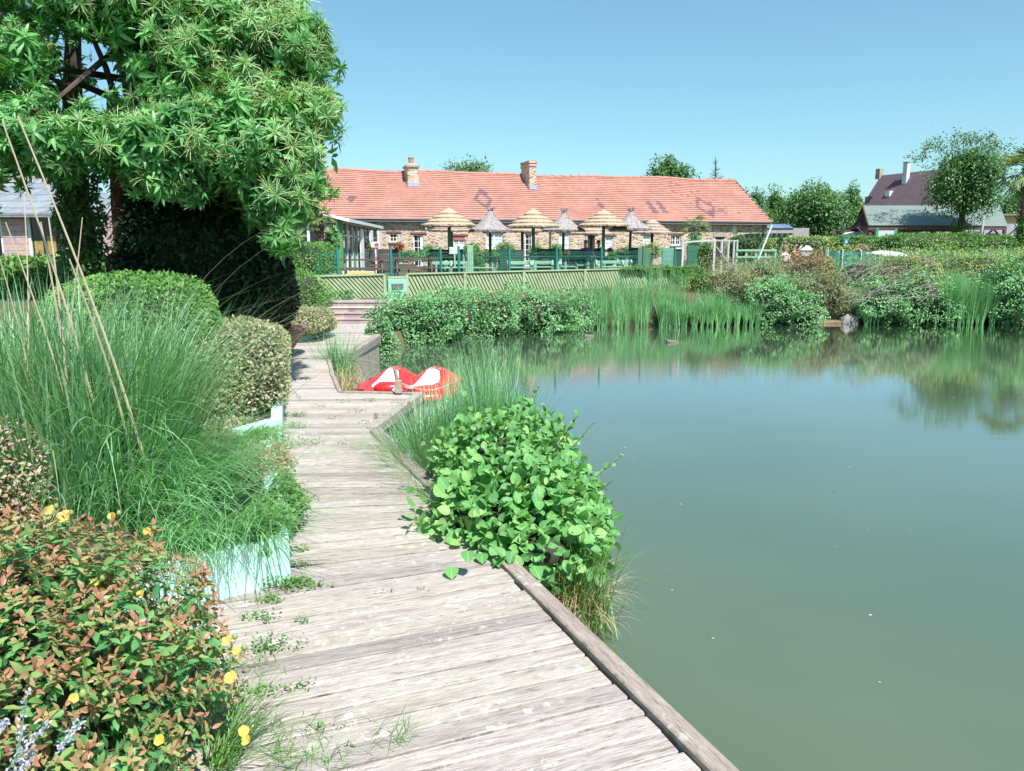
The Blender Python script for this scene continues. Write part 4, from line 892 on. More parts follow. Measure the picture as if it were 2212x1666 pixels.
# mesh fence
mf = thing('mesh_fence', 'dark green wire mesh fence with posts standing just behind the slatted fence', 'wire fence', fworld(fpos(1100), TER, -.3))
mp_ = [741, 856, 967, 1003, 1112, 1214, 1311, 1401, 1469]; ma = [fpos(p) for p in mp_]
for i, a in enumerate(ma):
    q = MB(); ztop = 1.56 + .02 * (i % 2); ln = -.05 if i == 2 else 0
    q.bar(fworld(a, TER - .1, -.25), fworld(a + ln, ztop, -.25), 0.05, 0.04, up=(fn[0], fn[1], 0)); q.build('post', M_wire, mf, world=True)
aL = fpos(690)
for i in range(-1, len(ma) - 1):
    u0 = aL if i < 0 else ma[i]; u1 = ma[i + 1]
    if i == 2: continue
    q = MB(); u = u0 + .04
    while u < u1 - .03:
        q.bar(fworld(u, TER, -.25), fworld(u, 1.42, -.25), .0042, .0042, up=(fn[0], fn[1], 0)); u += .055
    for z_ in (0.5, 0.7, 0.9, 0.95, 1.1, 1.25, 1.38, 1.42): q.bar(fworld(u0, z_, -.255), fworld(u1, z_, -.255), .006, .006)
    q.build('mesh_panel', M_wire, mf, world=True)

# ================================================================== terrace furniture
def picnic(px, Y, lab, grp, rz=0.0, w_=1.7, mats=None, bench_h=0.45):
    p_ = PX(px, Y, TER); r_ = thing('picnic_table', lab, 'picnic table', (p_[0], p_[1], gz(p_[0], p_[1])), rz, grp); mt = mats or M_darkwood
    q = MB()
    for k in range(5): q.box((0, -0.3 + k * .15, .735), (w_, .135, .035))
    q.build('table_top', mt, r_, bevel=0.004)
    for s_ in (-1, 1):
        q = MB()
        for k in (0, 1): q.box((0, s_ * (.66 + k * .12), bench_h), (w_, .105, .04))
        q.build('bench', mt, r_, bevel=0.004)
    for s_ in (-1, 1):
        q = MB(); x = s_ * (w_ / 2 - .28)
        q.bar((x, -.62, 0), (x, -.22, .72), .09, .045, up=(1, 0, 0)); q.bar((x, .62, 0), (x, .22, .72), .09, .045, up=(1, 0, 0)); q.box((x + .045, 0, bench_h - .07), (.04, 1.5, .09)); q.box((x + .045, 0, .68), (.04, .7, .07)); q.build('trestle', mt, r_)
    return r_
picnic(786, 24.5, 'dark brown picnic table nearest the conservatory, left of the second mesh post', None, R(12))
picnic(893, 26.0, 'dark brown picnic table behind the mint cabinet', None, R(14))
picnic(850, 29.0, 'rear dark brown picnic table between the two nearer brown ones', None, R(8), 1.7)
p_ = PX(775, 25.6, TER); q = MB(); q.box((p_[0], p_[1], TER + .16), (1.05, .05, .36), R(12)); tag(q.build('yellow_board', simple('cream_yellow_paint', (0.78, 0.62, 0.26), 0.6, 0.1), bevel=.01), 'pale yellow painted board behind the legs of the left picnic table', 'board')
def green_set(px, Y, lab, rz=0.0, n_bench=2, w_=1.25, slabback=True):
    p_ = PX(px, Y, TER); z_ = gz(p_[0], p_[1]); r_ = thing('garden_table', lab, 'garden table', (p_[0], p_[1], z_), rz)
    q = MB()
    for k in range(5): q.box((0, -.3 + k * .15, .75), (w_, .14, .04))
    q.build('table_top', M_dkgreen, r_, bevel=.004)
    for s_ in (-1, 1): q = MB(); q.box((s_ * w_ * .36, 0, .365), (.08, .5, .73)); q.build('leg', M_gwood2, r_)
    return r_
def green_bench(px, Y, lab, w_=0.95, back=True, rz=0.0, grp='chunky pale green wooden benches at the terrace tables'):
    p_ = PX(px, Y, TER); z_ = gz(p_[0], p_[1]); r_ = thing('garden_bench', lab, 'bench', (p_[0], p_[1], z_), rz)
    for s_ in (-1, 1):
        q = MB(); x = s_ * w_ / 2
        q.prism([(0, 0)], 0, 0) if False else None
        pol = [(-.20, 0), (.20, 0), (.16, .12), (.10, .28), (.13, .44), (.17, .50), (-.17, .50), (-.13, .44), (-.10, .28), (-.16, .12)]
        if back: pol = pol[:5] + [(.17, .5), (.24, .66), (.06, .66), (-.17, .50)] + pol[7:]
        k = len(pol); q.add([(x - .03, y, z) for y, z in pol] + [(x + .03, y, z) for y, z in pol], [tuple(range(k)), tuple(range(2 * k - 1, k - 1, -1))] + [(j, k + j, k + (j + 1) % k, (j + 1) % k) for j in range(k)])
        q.build('leg', M_gwood2, r_)
    q = MB(); q.box((0, -.07, .42), (w_ - .06, .14, .04)); q.box((0, .08, .42), (w_ - .06, .14, .04)); q.build('seat', M_gwood2, r_, bevel=.004)
    if back: q = MB(); q.box((0, .17, .58), (w_ - .06, .03, .11)); q.build('backrest', M_gwood2, r_, bevel=.004)
    q = MB(); q.box((0, 0, .16), (w_ - .06, .06, .07)); q.build('stretcher', M_gwood2, r_)
    return r_
tabs = [(975, 28.0, 'first dark green table, under the front left straw parasol'), (1043, 29.5, 'small dark green table under the first grey reed parasol'), (1125, 28.8, 'dark green table by the second straw parasol post'), (1178, 30.5, 'dark green table in front of the second grey reed parasol'),
        (1245, 31.0, 'dark green table left of the seated person in purple'), (1312, 29.5, 'dark green table in front of the two seated people'), (1372, 31.5, 'dark green table below the third grey reed parasol')]
for i, (px, Y, lb) in enumerate(tabs): green_set(px, Y, lb, R([5, -8, 4, 10, 0, 6, -5][i]), w_=1.5 if i in (0, 5) else 1.25)
bns = [(952, 26.6, 'pale green bench at the far left of the green tables'), (988, 26.9, 'pale green bench between the two close mesh posts'), (1045, 26.8, 'pale green bench with swept backrest right of the double mesh post'), (1122, 27.0, 'pale green bench behind the fifth mesh post'), (1172, 27.6, 'pale green bench between the middle mesh posts'),
       (1262, 30.0, 'pale green armless bench below the seated person in purple'), (1316, 28.0, 'wide pale green bench in front of the dark haired seated person'), (1349, 28.6, 'pale green bench right of the seventh mesh post'), (1228, 28.2, 'low pale green bench beside the dark green boards')]
for i, (px, Y, lb) in enumerate(bns): green_bench(px, Y, lb, [.75, .8, .75, .8, .7, .6, .95, .5, .6][i], i % 3 != 2, R([3, -5, 2, 8, -6, 4, 0, 10, -12][i]))
# screens and boards on the terrace
def board(name, px0, px1, Y, z0, z1, mat, lab, cat, planks=5):
    a, b_ = PX(px0, Y, 1), PX(px1, Y, 1); r_ = thing(name, lab, cat, ((a[0] + b_[0]) / 2, Y, gz((a[0] + b_[0]) / 2, Y))); q = MB(); h = (z1 - z0) / planks
    for k in range(planks): q.box(((a[0] + b_[0]) / 2, Y, z0 + h * (k + .5)), (b_[0] - a[0], .03, h - .008))
    q.build('panel', mat, r_, world=True, bevel=.003)
    for x in (a[0] + .04, b_[0] - .04): q = MB(); q.box((x, Y + .04, (z1 + TER) / 2), (.08, .05, z1 - TER + .02)); q.build('post', mat, r_, world=True)
    return r_
board('plank_screen', 1430, 1460, 27.5, .55, 1.52, simple('sea_green_planks', (0.16, 0.36, 0.27), 0.6, .15), 'sea green plank screen right of the green tables', 'screen')
board('plank_screen', 1378, 1404, 28.2, .5, 1.50, M_greenwood, 'upright green frame screen beside the third grey parasol post', 'screen', 2)
board('plank_screen', 1484, 1530, 28.6, .55, 1.58, simple('bottle_green_planks', (0.05, 0.19, 0.12), 0.6, .15), 'dark green plank screen seen through the white framed glass', 'screen')
board('low_partition', 1075, 1130, 33.0, .45, 1.42, M_dkgreen, 'dark green slatted partition behind the table at the second straw parasol', 'partition', 9)
board('low_partition', 1160, 1206, 33.2, .45, 1.46, M_dkgreen, 'dark green partition left of the second grey parasol post', 'partition', 9)
board('low_partition', 1216, 1262, 32.8, .45, 1.44, M_dkgreen, 'dark green partition just left of the seated person in purple', 'partition', 9)
board('low_partition', 928, 1000, 30.5, .45, 1.44, M_dkgreen, 'dark green partition under the front left straw parasol', 'partition', 9)
board('low_partition', 1362, 1398, 33.5, .45, 1.50, M_dkgreen, 'dark green partition behind the third grey parasol post', 'partition', 9)
q = MB(); a = PX(1016, 25.8, 1); q.box((a[0], 25.8, .97), (.20, .10, 1.25)); tag(q.build('timber_post', M_gwood2, bevel=.01), 'thick pale green timber post beside the double mesh post', 'post')
# menu stand, flowers, box hedge crates near the picnic tables
q = MB(); a = PX(982, 27, 1.5); r_ = thing('menu_stand', 'white slatted rack standing behind the first green table', 'rack', (a[0], 27, TER))
for k in range(9): q.box((a[0] - .16 + .04 * k, 27, 1.42), (.028, .02, .22))
q.box((a[0], 27.01, 1.52), (.38, .02, .03)); q.box((a[0], 27.01, 1.32), (.38, .02, .03)); q.build('rack', M_white, r_, world=True); q = MB(); q.box((a[0], 27.02, .86), (.05, .04, .92)); q.build('leg', M_gwood2, r_, world=True)
for (px, Y, w_, lb) in ((790, 33.5, .55, 'small dark brown wooden crate planter left of the white menu box'), (808, 33.8, .5, 'dark brown wooden crate planter below the white menu box'), (838, 34.3, .9, 'wide grey brown planter box below the small window')):
    a = PX(px, Y, 1); q = MB(); 
    for k in range(4): q.box((a[0], Y, TER + .15 + k * .25), (w_, .45, .235))
    tag(q.build('planter_box', M_darkwood, bevel=.01), lb, 'planter box')
a = PX(811, 33.0, 1.7); r_ = thing('menu_box', 'white box with pink red print on a white post by the farmhouse window', 'menu box', (a[0], 33, TER)); q = MB(); q.box((a[0], 33, 1.62), (.36, .16, .24)); q.build('box', M_white, r_, world=True, bevel=.02)
q = MB(); q.box((a[0] + .06, 32.915, 1.62), (.17, .006, .14)); q.build('print', simple('pink_print', (0.7, 0.06, 0.13), 0.5), r_, world=True); q = MB(); q.box((a[0], 33, .96), (.06, .06, 1.1)); q.build('post', M_white, r_, world=True)

# ---- thatched parasols
def thatchmat(name, a, b_, c_):
    m, n, bb = newmat(name); v = coords(n, 'Object', (1, 1, .25)); f = noise(n, v, 26, 6, .75); f2 = noise(n, coords(n), 3, 4, .6)
    c = ramp(n, f, [(0.3, a), (0.5, b_), (0.7, c_)]); c = mixc(n, .5, c, ramp(n, f2, [(.3, (.7, .68, .66)), (.7, (1.15, 1.15, 1.15))]), 'MULTIPLY'); n.links.new(c, bb.inputs['Base Color']); bb.inputs['Roughness'].default_value = .9; bump(n, f, 1.0, .03, bb); return m
M_straw = thatchmat('golden_straw', (0.34, 0.235, 0.15), (0.52, 0.40, 0.275), (0.66, 0.54, 0.40)); M_reedg = thatchmat('grey_reed', (0.20, 0.17, 0.16), (0.36, 0.32, 0.31), (0.50, 0.46, 0.45)); M_strawo = thatchmat('faded_straw', (0.30, 0.20, 0.15), (0.46, 0.35, 0.27), (0.58, 0.48, 0.40))
def fringe(mb, r_, z, n, ln, seed, out=.35, th=.012):
    q = random.Random(seed)
    for i in range(n):
        a = 2 * PI * q.random(); l_ = ln * q.uniform(.5, 1.2); o = q.uniform(-.02, .02); p0 = (r_ * math.cos(a), r_ * math.sin(a), z + o); rr_ = r_ + l_ * out; aa = a + q.uniform(-.03, .03)
        mb.bar(p0, (rr_ * math.cos(aa), rr_ * math.sin(aa), z + o - l_), th, .006)
def straw_parasol(px, ytip, yrim, hw_, Y, lab, mat, post=M_greenwood, seed=0):
    tip = PY(px, ytip, Y); rim = PY(px, yrim, Y); X_, zt, zr_ = tip[0], tip[2], rim[2]; rad = hw_ / F * Y * 1.0; g0 = gz(X_, Y)
    r_ = thing('thatched_parasol', lab, 'parasol', (X_, Y, g0)); z0 = zr_ - g0; Hc = zt - zr_
    q = MB(); tiers = [(.0, .36, .62, 1.0), (.30, .60, .42, .68), (.54, .80, .25, .46), (.74, 1.0, .02, .31)]
    pr = []
    for k, (ra, rb, za, zb_) in enumerate([(0.02, .36, 1.0, .70), (.28, .60, .64, .46), (.52, .82, .40, .23), (.74, 1.0, .18, .02)]):
        steps = 5; prof = [(rad * max(.001, ra), z0 + Hc * za)]
        for s_ in range(1, steps + 1):
            t = s_ / steps; prof.append((rad * (ra + (rb - ra) * t), z0 + Hc * (za + (zb_ - za) * (t ** 1.08))))
        prof += [(rad * (rb - .015), z0 + Hc * zb_ - .065), (rad * (rb - .12), z0 + Hc * zb_ - .04)]
        q.lathe(prof, 56, jit=.022, seed=seed + k); fringe(q, rad * rb * .985, z0 + Hc * zb_ - .0, 90, .075, seed * 7 + k)
    q.build('thatch', mat, r_)
    q = MB()
    for k in range(8): a = k * PI / 4 + .2; q.bar((0, 0, z0 + Hc * .85), (rad * .93 * math.cos(a), rad * .93 * math.sin(a), z0 - .02), .03, .03)
    q.build('rib', M_bark, r_)
    q = MB(); q.tube([(0, 0, -.05), (0.01, 0, 1.0), (0, 0, z0 + Hc * .9)], [.075, .07, .06], 10); q.build('pole', post, r_)
    return r_
def reed_parasol(px, ytuft, ytip, yrim, hw_, Y, lab, seed=0):
    tip = PY(px, ytip, Y); rim = PY(px, yrim, Y); tf = PY(px, ytuft, Y); X_ = tip[0]; rad = hw_ / F * Y; g0 = gz(X_, Y)
    r_ = thing('reed_parasol', lab, 'parasol', (X_, Y, g0)); z0 = rim[2] - g0; Hc = tip[2] - rim[2]; q = MB()
    prof = [(rad * .06, z0 + Hc * 1.04), (rad * .09, z0 + Hc), (rad * .22, z0 + Hc * .78), (rad * .38, z0 + Hc * .54), (rad * .56, z0 + Hc * .32), (rad * .76, z0 + Hc * .14), (rad, z0), (rad * .98, z0 - .07), (rad * .86, z0 - .04)]
    q.lathe(prof, 60, jit=.03, seed=seed); fringe(q, rad * .98, z0 - .03, 150, .07, seed)
    rr_ = random.Random(seed)
    for k in range(260):
        a = rr_.random() * 2 * PI; t = rr_.uniform(.12, .95); i = min(len(prof) - 4, int(t * 6)); 
        def pr_(t): 
            xs_ = [p[0] / rad for p in prof[:7]]; zz = [p[1] for p in prof[:7]]; return float(np.interp(t, xs_, zz))
        q.bar((rad * t * math.cos(a), rad * t * math.sin(a), pr_(t) + .012), (rad * (t + .07) * math.cos(a + .02), rad * (t + .07) * math.sin(a + .02), pr_(t + .07) + .02), .010, .006)
    q.build('thatch', M_reedg, r_)
    q = MB()
    for k in range(34):
        a = rr_.random() * 2 * PI; s_ = rr_.uniform(.3, 1); q.bar((0.03 * math.cos(a), .03 * math.sin(a), z0 + Hc * .98), (rad * .27 * s_ * math.cos(a), rad * .27 * s_ * math.sin(a), z0 + Hc + (tf[2] - tip[2]) * (rr_.uniform(.7, 1.1))), .022, .01)
    q.build('tuft', M_reedg, r_)
    q = MB(); q.tube([(0, 0, -.05), (-.01, 0, 1.2), (0, 0, z0 + Hc * .9)], [.06, .055, .05], 10); q.build('pole', M_dkgreen, r_)
    return r_
straw_parasol(969.5, 449, 487, 58.5, 29.5, 'golden straw parasol at the left end of the front row', M_straw, seed=1)
straw_parasol(1152, 451, 489, 56, 31, 'golden straw parasol in the middle of the front row', M_straw, seed=2)
straw_parasol(1304.5, 453, 487, 54, 32, 'golden straw parasol at the right, over the dark haired seated person', M_straw, seed=3)
reed_parasol(1059, 447, 457, 497, 45.5, 30.5, 'grey reed parasol with a short split tip, leftmost of the three grey cones', 4)
reed_parasol(1218, 449, 461, 497, 45.5, 32.5, 'grey reed parasol with a wide ragged tuft, middle of the three grey cones', 5)
reed_parasol(1363.5, 449, 459, 494, 45.5, 33.0, 'grey reed parasol with a crown shaped tuft, rightmost of the three grey cones', 6)
straw_parasol(975, 478, 498, 48, 37, 'faded flat straw parasol half hidden behind the left golden one', M_strawo, seed=7)
straw_parasol(1128, 476, 499, 47, 37, 'faded straw parasol hidden behind the middle golden one', M_strawo, M_dkgreen, seed=8)
straw_parasol(1277.5, 475, 505, 46, 37.5, 'faded straw parasol behind the person in purple', M_strawo, M_dkgreen, seed=9)
straw_parasol(1409.5, 473.5, 503, 43, 38, 'faded grey straw parasol at the far right of the terrace', M_strawo, M_dkgreen, seed=10)

# ================================================================== people
def skin_mesh(name, verts, edges, rad, mat, parent, root=0, sub=2):
    me = bpy.data.meshes.new(name); me.from_pydata([tuple(map(float, v)) for v in verts], edges, []); o = bpy.data.objects.new(name, me); COL.objects.link(o); o.parent = parent
    bm_ = __import__('bmesh').new(); bm_.from_mesh(me); ly = bm_.verts.layers.skin.verify()
    bm_.verts.ensure_lookup_table()
    for i, r_ in enumerate(rad):
        rr_ = r_ if hasattr(r_, '__len__') else (r_, r_); bm_.verts[i][ly].radius = rr_; bm_.verts[i][ly].use_root = (i == root)
    bm_.to_mesh(me); bm_.free(); me.materials.append(mat)
    sk = o.modifiers.new('skin', 'SKIN'); sk.use_smooth_shade = True; sk.branch_smoothing = 0.6
    ss = o.modifiers.new('sub', 'SUBSURF'); ss.levels = sub; ss.render_levels = sub; return o
def person(px, Y, yhead, lab, rz, arms, hair, shirt=None, beard=False, trousers=None, seat=0.45, s=1.0):
    """seated figure; local +y is away from the viewer before rotation, faces -y"""
    X_ = PX(px, Y, 1.5)[0]; top = PY(px, yhead, Y)[2]; Hs = 0.87 * s      # sitting height above the seat
    zb = top - Hs; r_ = thing('person', lab, 'person', (X_, Y, zb), rz)
    V = [(0, 0, .09), (0, .01, .22), (0, .015, .36), (0, .01, .49), (0, 0, .56), (0, -.01, .64), (0, -.015, .70), (0, -.02, .775), (0, -.01, .83)]
    Rr = [(.16, .12), (.135, .105), (.15, .11), (.15, .10), (.065, .06), (.052, .052), (.065, .075), (.078, .095), (.055, .065)]
    E = [(i, i + 1) for i in range(8)]
    for sd_ in (-1, 1):
        k = len(V); (ex, ey, ez), (hx, hy, hz) = arms[0 if sd_ < 0 else 1]
        sh = (sd_ * .17, 0.01, .50); el = (sd_ * .17 + ex, ey, .50 + ez); hd = (sd_ * .17 + hx, hy, .50 + hz); dh = np.array(hd) - np.array(el); dh = dh / np.linalg.norm(dh)
        V += [sh, tuple((np.array(sh) + np.array(el)) / 2), el, tuple((np.array(el) * .4 + np.array(hd) * .6)), hd, tuple(np.array(hd) + dh * .08)]
        Rr += [(.06, .06), (.05, .05), (.042, .042), (.036, .036), (.026, .03), (.036, .018)]; E += [(3, k)] + [(k + i, k + i + 1) for i in range(5)]
        hand = k + 5
        for f_ in range(4):
            q_ = len(V); o_ = np.array([(f_ - 1.5) * .018, 0, 0]); e_ = np.array(hd) + dh * .10 + o_; V += [tuple(e_), tuple(e_ + dh * (.05 + .008 * (1.5 - abs(f_ - 1.5))) + np.array([0, -.012, -.012]))]; Rr += [.010, .008]; E += [(hand, q_), (q_, q_ + 1)]
        q_ = len(V); e_ = np.array(hd) + dh * .03 + np.array([-sd_ * .035, 0, .0]); V += [tuple(e_), tuple(e_ + dh * .035 + np.array([-sd_ * .012, 0, 0]))]; Rr += [.011, .009]; E += [(k + 4, q_), (q_, q_ + 1)]
        k = len(V); V += [(sd_ * .10, -.03, .08), (sd_ * .12, -.25, .09), (sd_ * .13, -.46, .09), (sd_ * .13, -.48, -.12), (sd_ * .13, -.46, -.34), (sd_ * .13, -.48, -.41), (sd_ * .14, -.60, -.43)]
        Rr += [(.10, .10), (.085, .085), (.062, .062), (.058, .058), (.042, .042), (.042, .042), (.035, .028)]; E += [(0, k)] + [(k + i, k + i + 1) for i in range(6)]
    V = [(x * s, y * s, z * s) for x, y, z in V]; Rr = [tuple(a * s for a in (r if hasattr(r, '__len__') else (r, r))) for r in Rr]
    body = skin_mesh('body', V, E, Rr, M_skin, r_)
    hz = .775 * s
    q = MB(); q.lathe([(.0, .085), (.05, .078), (.085, .045), (.092, .0), (.085, -.03)], 16, (0, .012 * s, hz + .03), sx=.95, sy=1.12)
    if hair[1]: q.lathe([(.02, .05), (.07, .02), (.08, -.06), (.06, -.14), (.03, -.17)], 12, (0, .05, hz), sx=.9, sy=.6)
    q.build('hair', simple('hair_' + hair[0], {'dark': (0.02, 0.014, 0.01), 'grey': (0.30, 0.22, 0.18), 'blond': (0.34, 0.19, 0.09)}[hair[0]], .7, .3, 20), r_, smooth=True)
    q = MB()
    for sd_ in (-1, 1): q.lathe([(.0, -.008), (.011, 0), (0, .008)], 8, (sd_ * .030 * s, -.098 * s, hz + .005))
    q.build('eyes', M_black, r_)
    q = MB(); q.add([(-.012, -.098 * s, hz - .015), (.012, -.098 * s, hz - .015), (0, -.125 * s, hz - .030), (0, -.098 * s, hz + .01)], [(0, 1, 2), (0, 2, 3), (2, 1, 3)]); q.box((0, -.098 * s, hz - .052), (.035, .008, .007)); 
    for sd_ in (-1, 1): q.box((sd_ * .080 * s, 0, hz - .005), (.016, .03, .05))
    q.build('face', M_skin if not beard else simple('beard', (0.10, 0.05, 0.03), .8), r_)
    if beard: q = MB(); q.lathe([(0, .0), (.045, .005), (.055, .035), (.03, .055)], 12, (0, -.055 * s, hz - .095), sx=1, sy=.9); q.build('beard', simple('beard', (0.10, 0.05, 0.03), .8), r_, smooth=True)
    def over(ix, nm, mat, gr):
        mp2 = {a: i for i, a in enumerate(ix)}; ed = [(mp2[a], mp2[b_]) for a, b_ in E if a in mp2 and b_ in mp2]
        skin_mesh(nm, [V[i] for i in ix], ed, [(Rr[i][0] + gr, Rr[i][1] + gr) for i in ix], mat, r_)
    nA = 9; per = 6 + 8 + 2 + 7
    if shirt is not None: over([0, 1, 2, 3, 4] + [nA + k for k in range(3)] + [nA + per + k for k in range(3)], 'shirt', simple('shirt_' + shirt[0], shirt[1], .8, .12, 10), .014)
    lg = [0]
    for s_ in (0, 1): b0 = nA + per * s_ + 16; lg += [b0 + k for k in range(3 if trousers != 'long' else 5)]
    over(lg, 'shorts' if trousers != 'long' else 'trousers', simple('cloth_dark_blue', (0.03, 0.04, 0.08), .85, .2, 10), .010)
    return r_
lap = ((-.04, -.06, -.27), (.06, -.30, -.36)); lapr = ((.04, -.06, -.27), (-.06, -.30, -.36))
person(1265, 33.0, 519, 'seated person in a purple shirt at a green table under the parasols', R(-25), (lap, lapr), ('grey', 0), ('purple', (0.30, 0.10, 0.32)), trousers='long')
person(1293, 33.4, 519.5, 'dark haired seated person in a dark grey top, facing the person in purple', R(30), (((-.05, -.12, -.24), (.05, -.34, -.22)), lapr), ('dark', 0), ('grey', (0.05, 0.06, 0.075)), trousers='long')
person(1697.5, 32.5, 531, 'bare shouldered seated sunbather on the left, leaning on one arm', R(35), (((-.14, .10, -.24), (-.26, .14, -.48)), lapr), ('blond', 1), ('light_top', (0.62, 0.50, 0.46)), s=.94)
person(1716.5, 32.8, 524.5, 'bearded bare chested sunbather on the right with a hand to the chin', R(55), (((.02, -.20, -.20), (.12, -.20, .08)), ((.02, .04, -.28), (-.06, -.22, -.38))), ('dark', 0), None, beard=True)
person(2197, 36.0, 513.5, 'dark haired person sunk behind the far right hedge near the tall palm', R(-20), (lap, lapr), ('dark', 0), ('rust', (0.4, 0.14, 0.08)))
# ================================================================== pool side, right
PG = 0.80
def gpost(mb, x, y, z0, z1, w_=.07): mb.box((x, y, (z0 + z1) / 2), (w_, w_, z1 - z0))
M_frame = simple('dull_white_frame', (0.55, 0.56, 0.54), 0.5, 0.15, 6)
gf = thing('glass_windbreak', 'white framed glass windbreak turning away at the terrace end', 'windbreak', (6.5, 26, TER))
pp = [(1475, 25.5, 1.74), (1543, 25.5, 1.80), (1559, 28.0, 1.80), (1573.5, 30.5, 1.81), (1585.5, 33.0, 1.82), (1592.5, 35.0, 1.84)]
W3 = [PX(px, Y, 1.5) for px, Y, _ in pp]
for i, (w_, (px, Y, zt)) in enumerate(zip(W3, pp)):
    q = MB(); gpost(q, w_[0], Y, .35, zt, .065); q.build('post', M_frame, gf, world=True, bevel=.004)
for i in range(5):
    a, b_ = W3[i], W3[i + 1]; za, zb = pp[i][2] - .04, pp[i + 1][2] - .04
    q = MB(); q.bar((a[0], pp[i][1], za), (b_[0], pp[i + 1][1], zb), .05, .05); q.bar((a[0], pp[i][1], .62 + i * .05), (b_[0], pp[i + 1][1], .62 + i * .05), .05, .05); q.build('rail', M_frame, gf, world=True)
    q = MB(); q.add([(a[0], pp[i][1], .62), (b_[0], pp[i + 1][1], .62), (b_[0], pp[i + 1][1], zb), (a[0], pp[i][1], za)], [(0, 1, 2, 3)]); q.build('pane', M_clear, gf, world=True)
q = MB(); a = PX(1545, 26.2, 1); b_ = PX(1566, 30, 1); q.bar((a[0], 26.2, 1.55), (b_[0], 29.5, .9), .05, .05); q.build('brace', M_frame, gf, world=True)
pf = thing('gate', 'small white gate frame with dark panel left of the glass windbreak', 'gate', tuple(PX(1460, 26.5, TER))); a, b_ = PX(1456, 26.5, 1), PX(1477, 26.5, 1)
q = MB(); gpost(q, a[0], 26.5, .4, 1.52, .05); q.box(((a[0] + b_[0]) / 2, 26.5, 1.50), (b_[0] - a[0], .05, .05)); q.build('frame', M_white, pf, world=True); q = MB(); q.box(((a[0] + b_[0]) / 2, 26.52, .95), (b_[0] - a[0] - .06, .02, 1.05)); q.build('panel', M_dkgreen, pf, world=True)
# pergola
pg = thing('pergola', 'small dark green slatted pergola beside the sunbathers', 'pergola', tuple(PX(1665, 31, PG))); a, b_ = PX(1628, 31, 2), PX(1700, 31, 2)
zt = PY(1665, 511, 31)[2]
q = MB(); q.box(((a[0] + b_[0]) / 2 - .05, 30.6, zt), (b_[0] - a[0] - .1, .06, .10)); q.box(((a[0] + b_[0]) / 2 - .05, 32.0, zt), (b_[0] - a[0] - .1, .06, .10)); q.build('beam', M_dkgreen, pg, world=True)
q = MB()
for k in range(7): x = a[0] + .05 + (b_[0] - a[0]) * k / 6.3; q.box((x, 31.3, zt + .085), (.05, 2.0, .07))
q.build('slat', M_greenwood, pg, world=True)
for px in (1636, 1682):
    x = PX(px, 31, 2)[0]; q = MB(); gpost(q, x, 30.7, PG - .3, zt - .05, .10); q.build('post', M_greenwood, pg, world=True)
a, b_ = PY(1668, 486, 27.0), PY(1640, 556, 27.0); q = MB(); q.tube([tuple(b_ - (a - b_) * .1), tuple(a)], .03, 8); tag(q.build('white_pole', M_white), 'thin slanted white pole leaning in front of the pergola', 'pole')
def rail_fence(x0, x1, Y, z1, n_, mat, lab, name='rail_fence', rails=(0, .25)):
    a, b_ = PX(x0, Y, z1), PX(x1, Y, z1); r_ = thing(name, lab, 'fence', ((a[0] + b_[0]) / 2, Y, PG - .1))
    for k, dz in enumerate(rails): q = MB(); q.box(((a[0] + b_[0]) / 2, Y, z1 - dz), (b_[0] - a[0], .03, .07)); q.build('rail', mat, r_, world=True)
    for i in range(n_): x = a[0] + (b_[0] - a[0]) * i / (n_ - 1); q = MB(); gpost(q, x, Y + .05, PG - .4, z1 + .04, .07); q.build('post', mat, r_, world=True)
    return r_
rail_fence(1592, 1676, 29.5, PY(1600, 541, 29.5)[2], 5, M_gwood2, 'pale green two rail fence in front of the pergola')
rail_fence(1729, 1776, 31.5, PY(1700, 543, 31.5)[2], 3, simple('dark_rail', (.05, .05, .06), .5), 'short dark grey railing right of the bearded sunbather')
for (x0, x1, lb) in ((1779, 1786, 'first short grey green post stub right of the dark railing'), (1789, 1794, 'second short grey green post stub before the netting')):
    a, b_ = PX(x0, 28, 1), PX(x1, 28, 1); q = MB(); q.box(((a[0] + b_[0]) / 2, 28, 1.1), (b_[0] - a[0], .1, .8)); tag(q.build('post', M_greenwood), lb, 'post')
a = PX(1740, 32.2, 1.4); bg_ = thing('beach_bag', 'white and black bag standing behind the dark railing', 'bag', tuple(a)); q = MB(); q.lathe([(.20, -.35), (.26, -.2), (.27, .0), (.20, .16), (.05, .2)], 14, tuple(a + np.array([0, 0, .0])), sx=1.1, sy=.6); q.build('bag_body', M_white, bg_, world=True, smooth=True); q = MB(); q.tube([(a[0] - .2, 32.1, a[2] + .12), (a[0], 32.05, a[2] + .26), (a[0] + .25, 32.1, a[2] + .2)], .03, 6); q.build('towel', M_black, bg_, world=True)
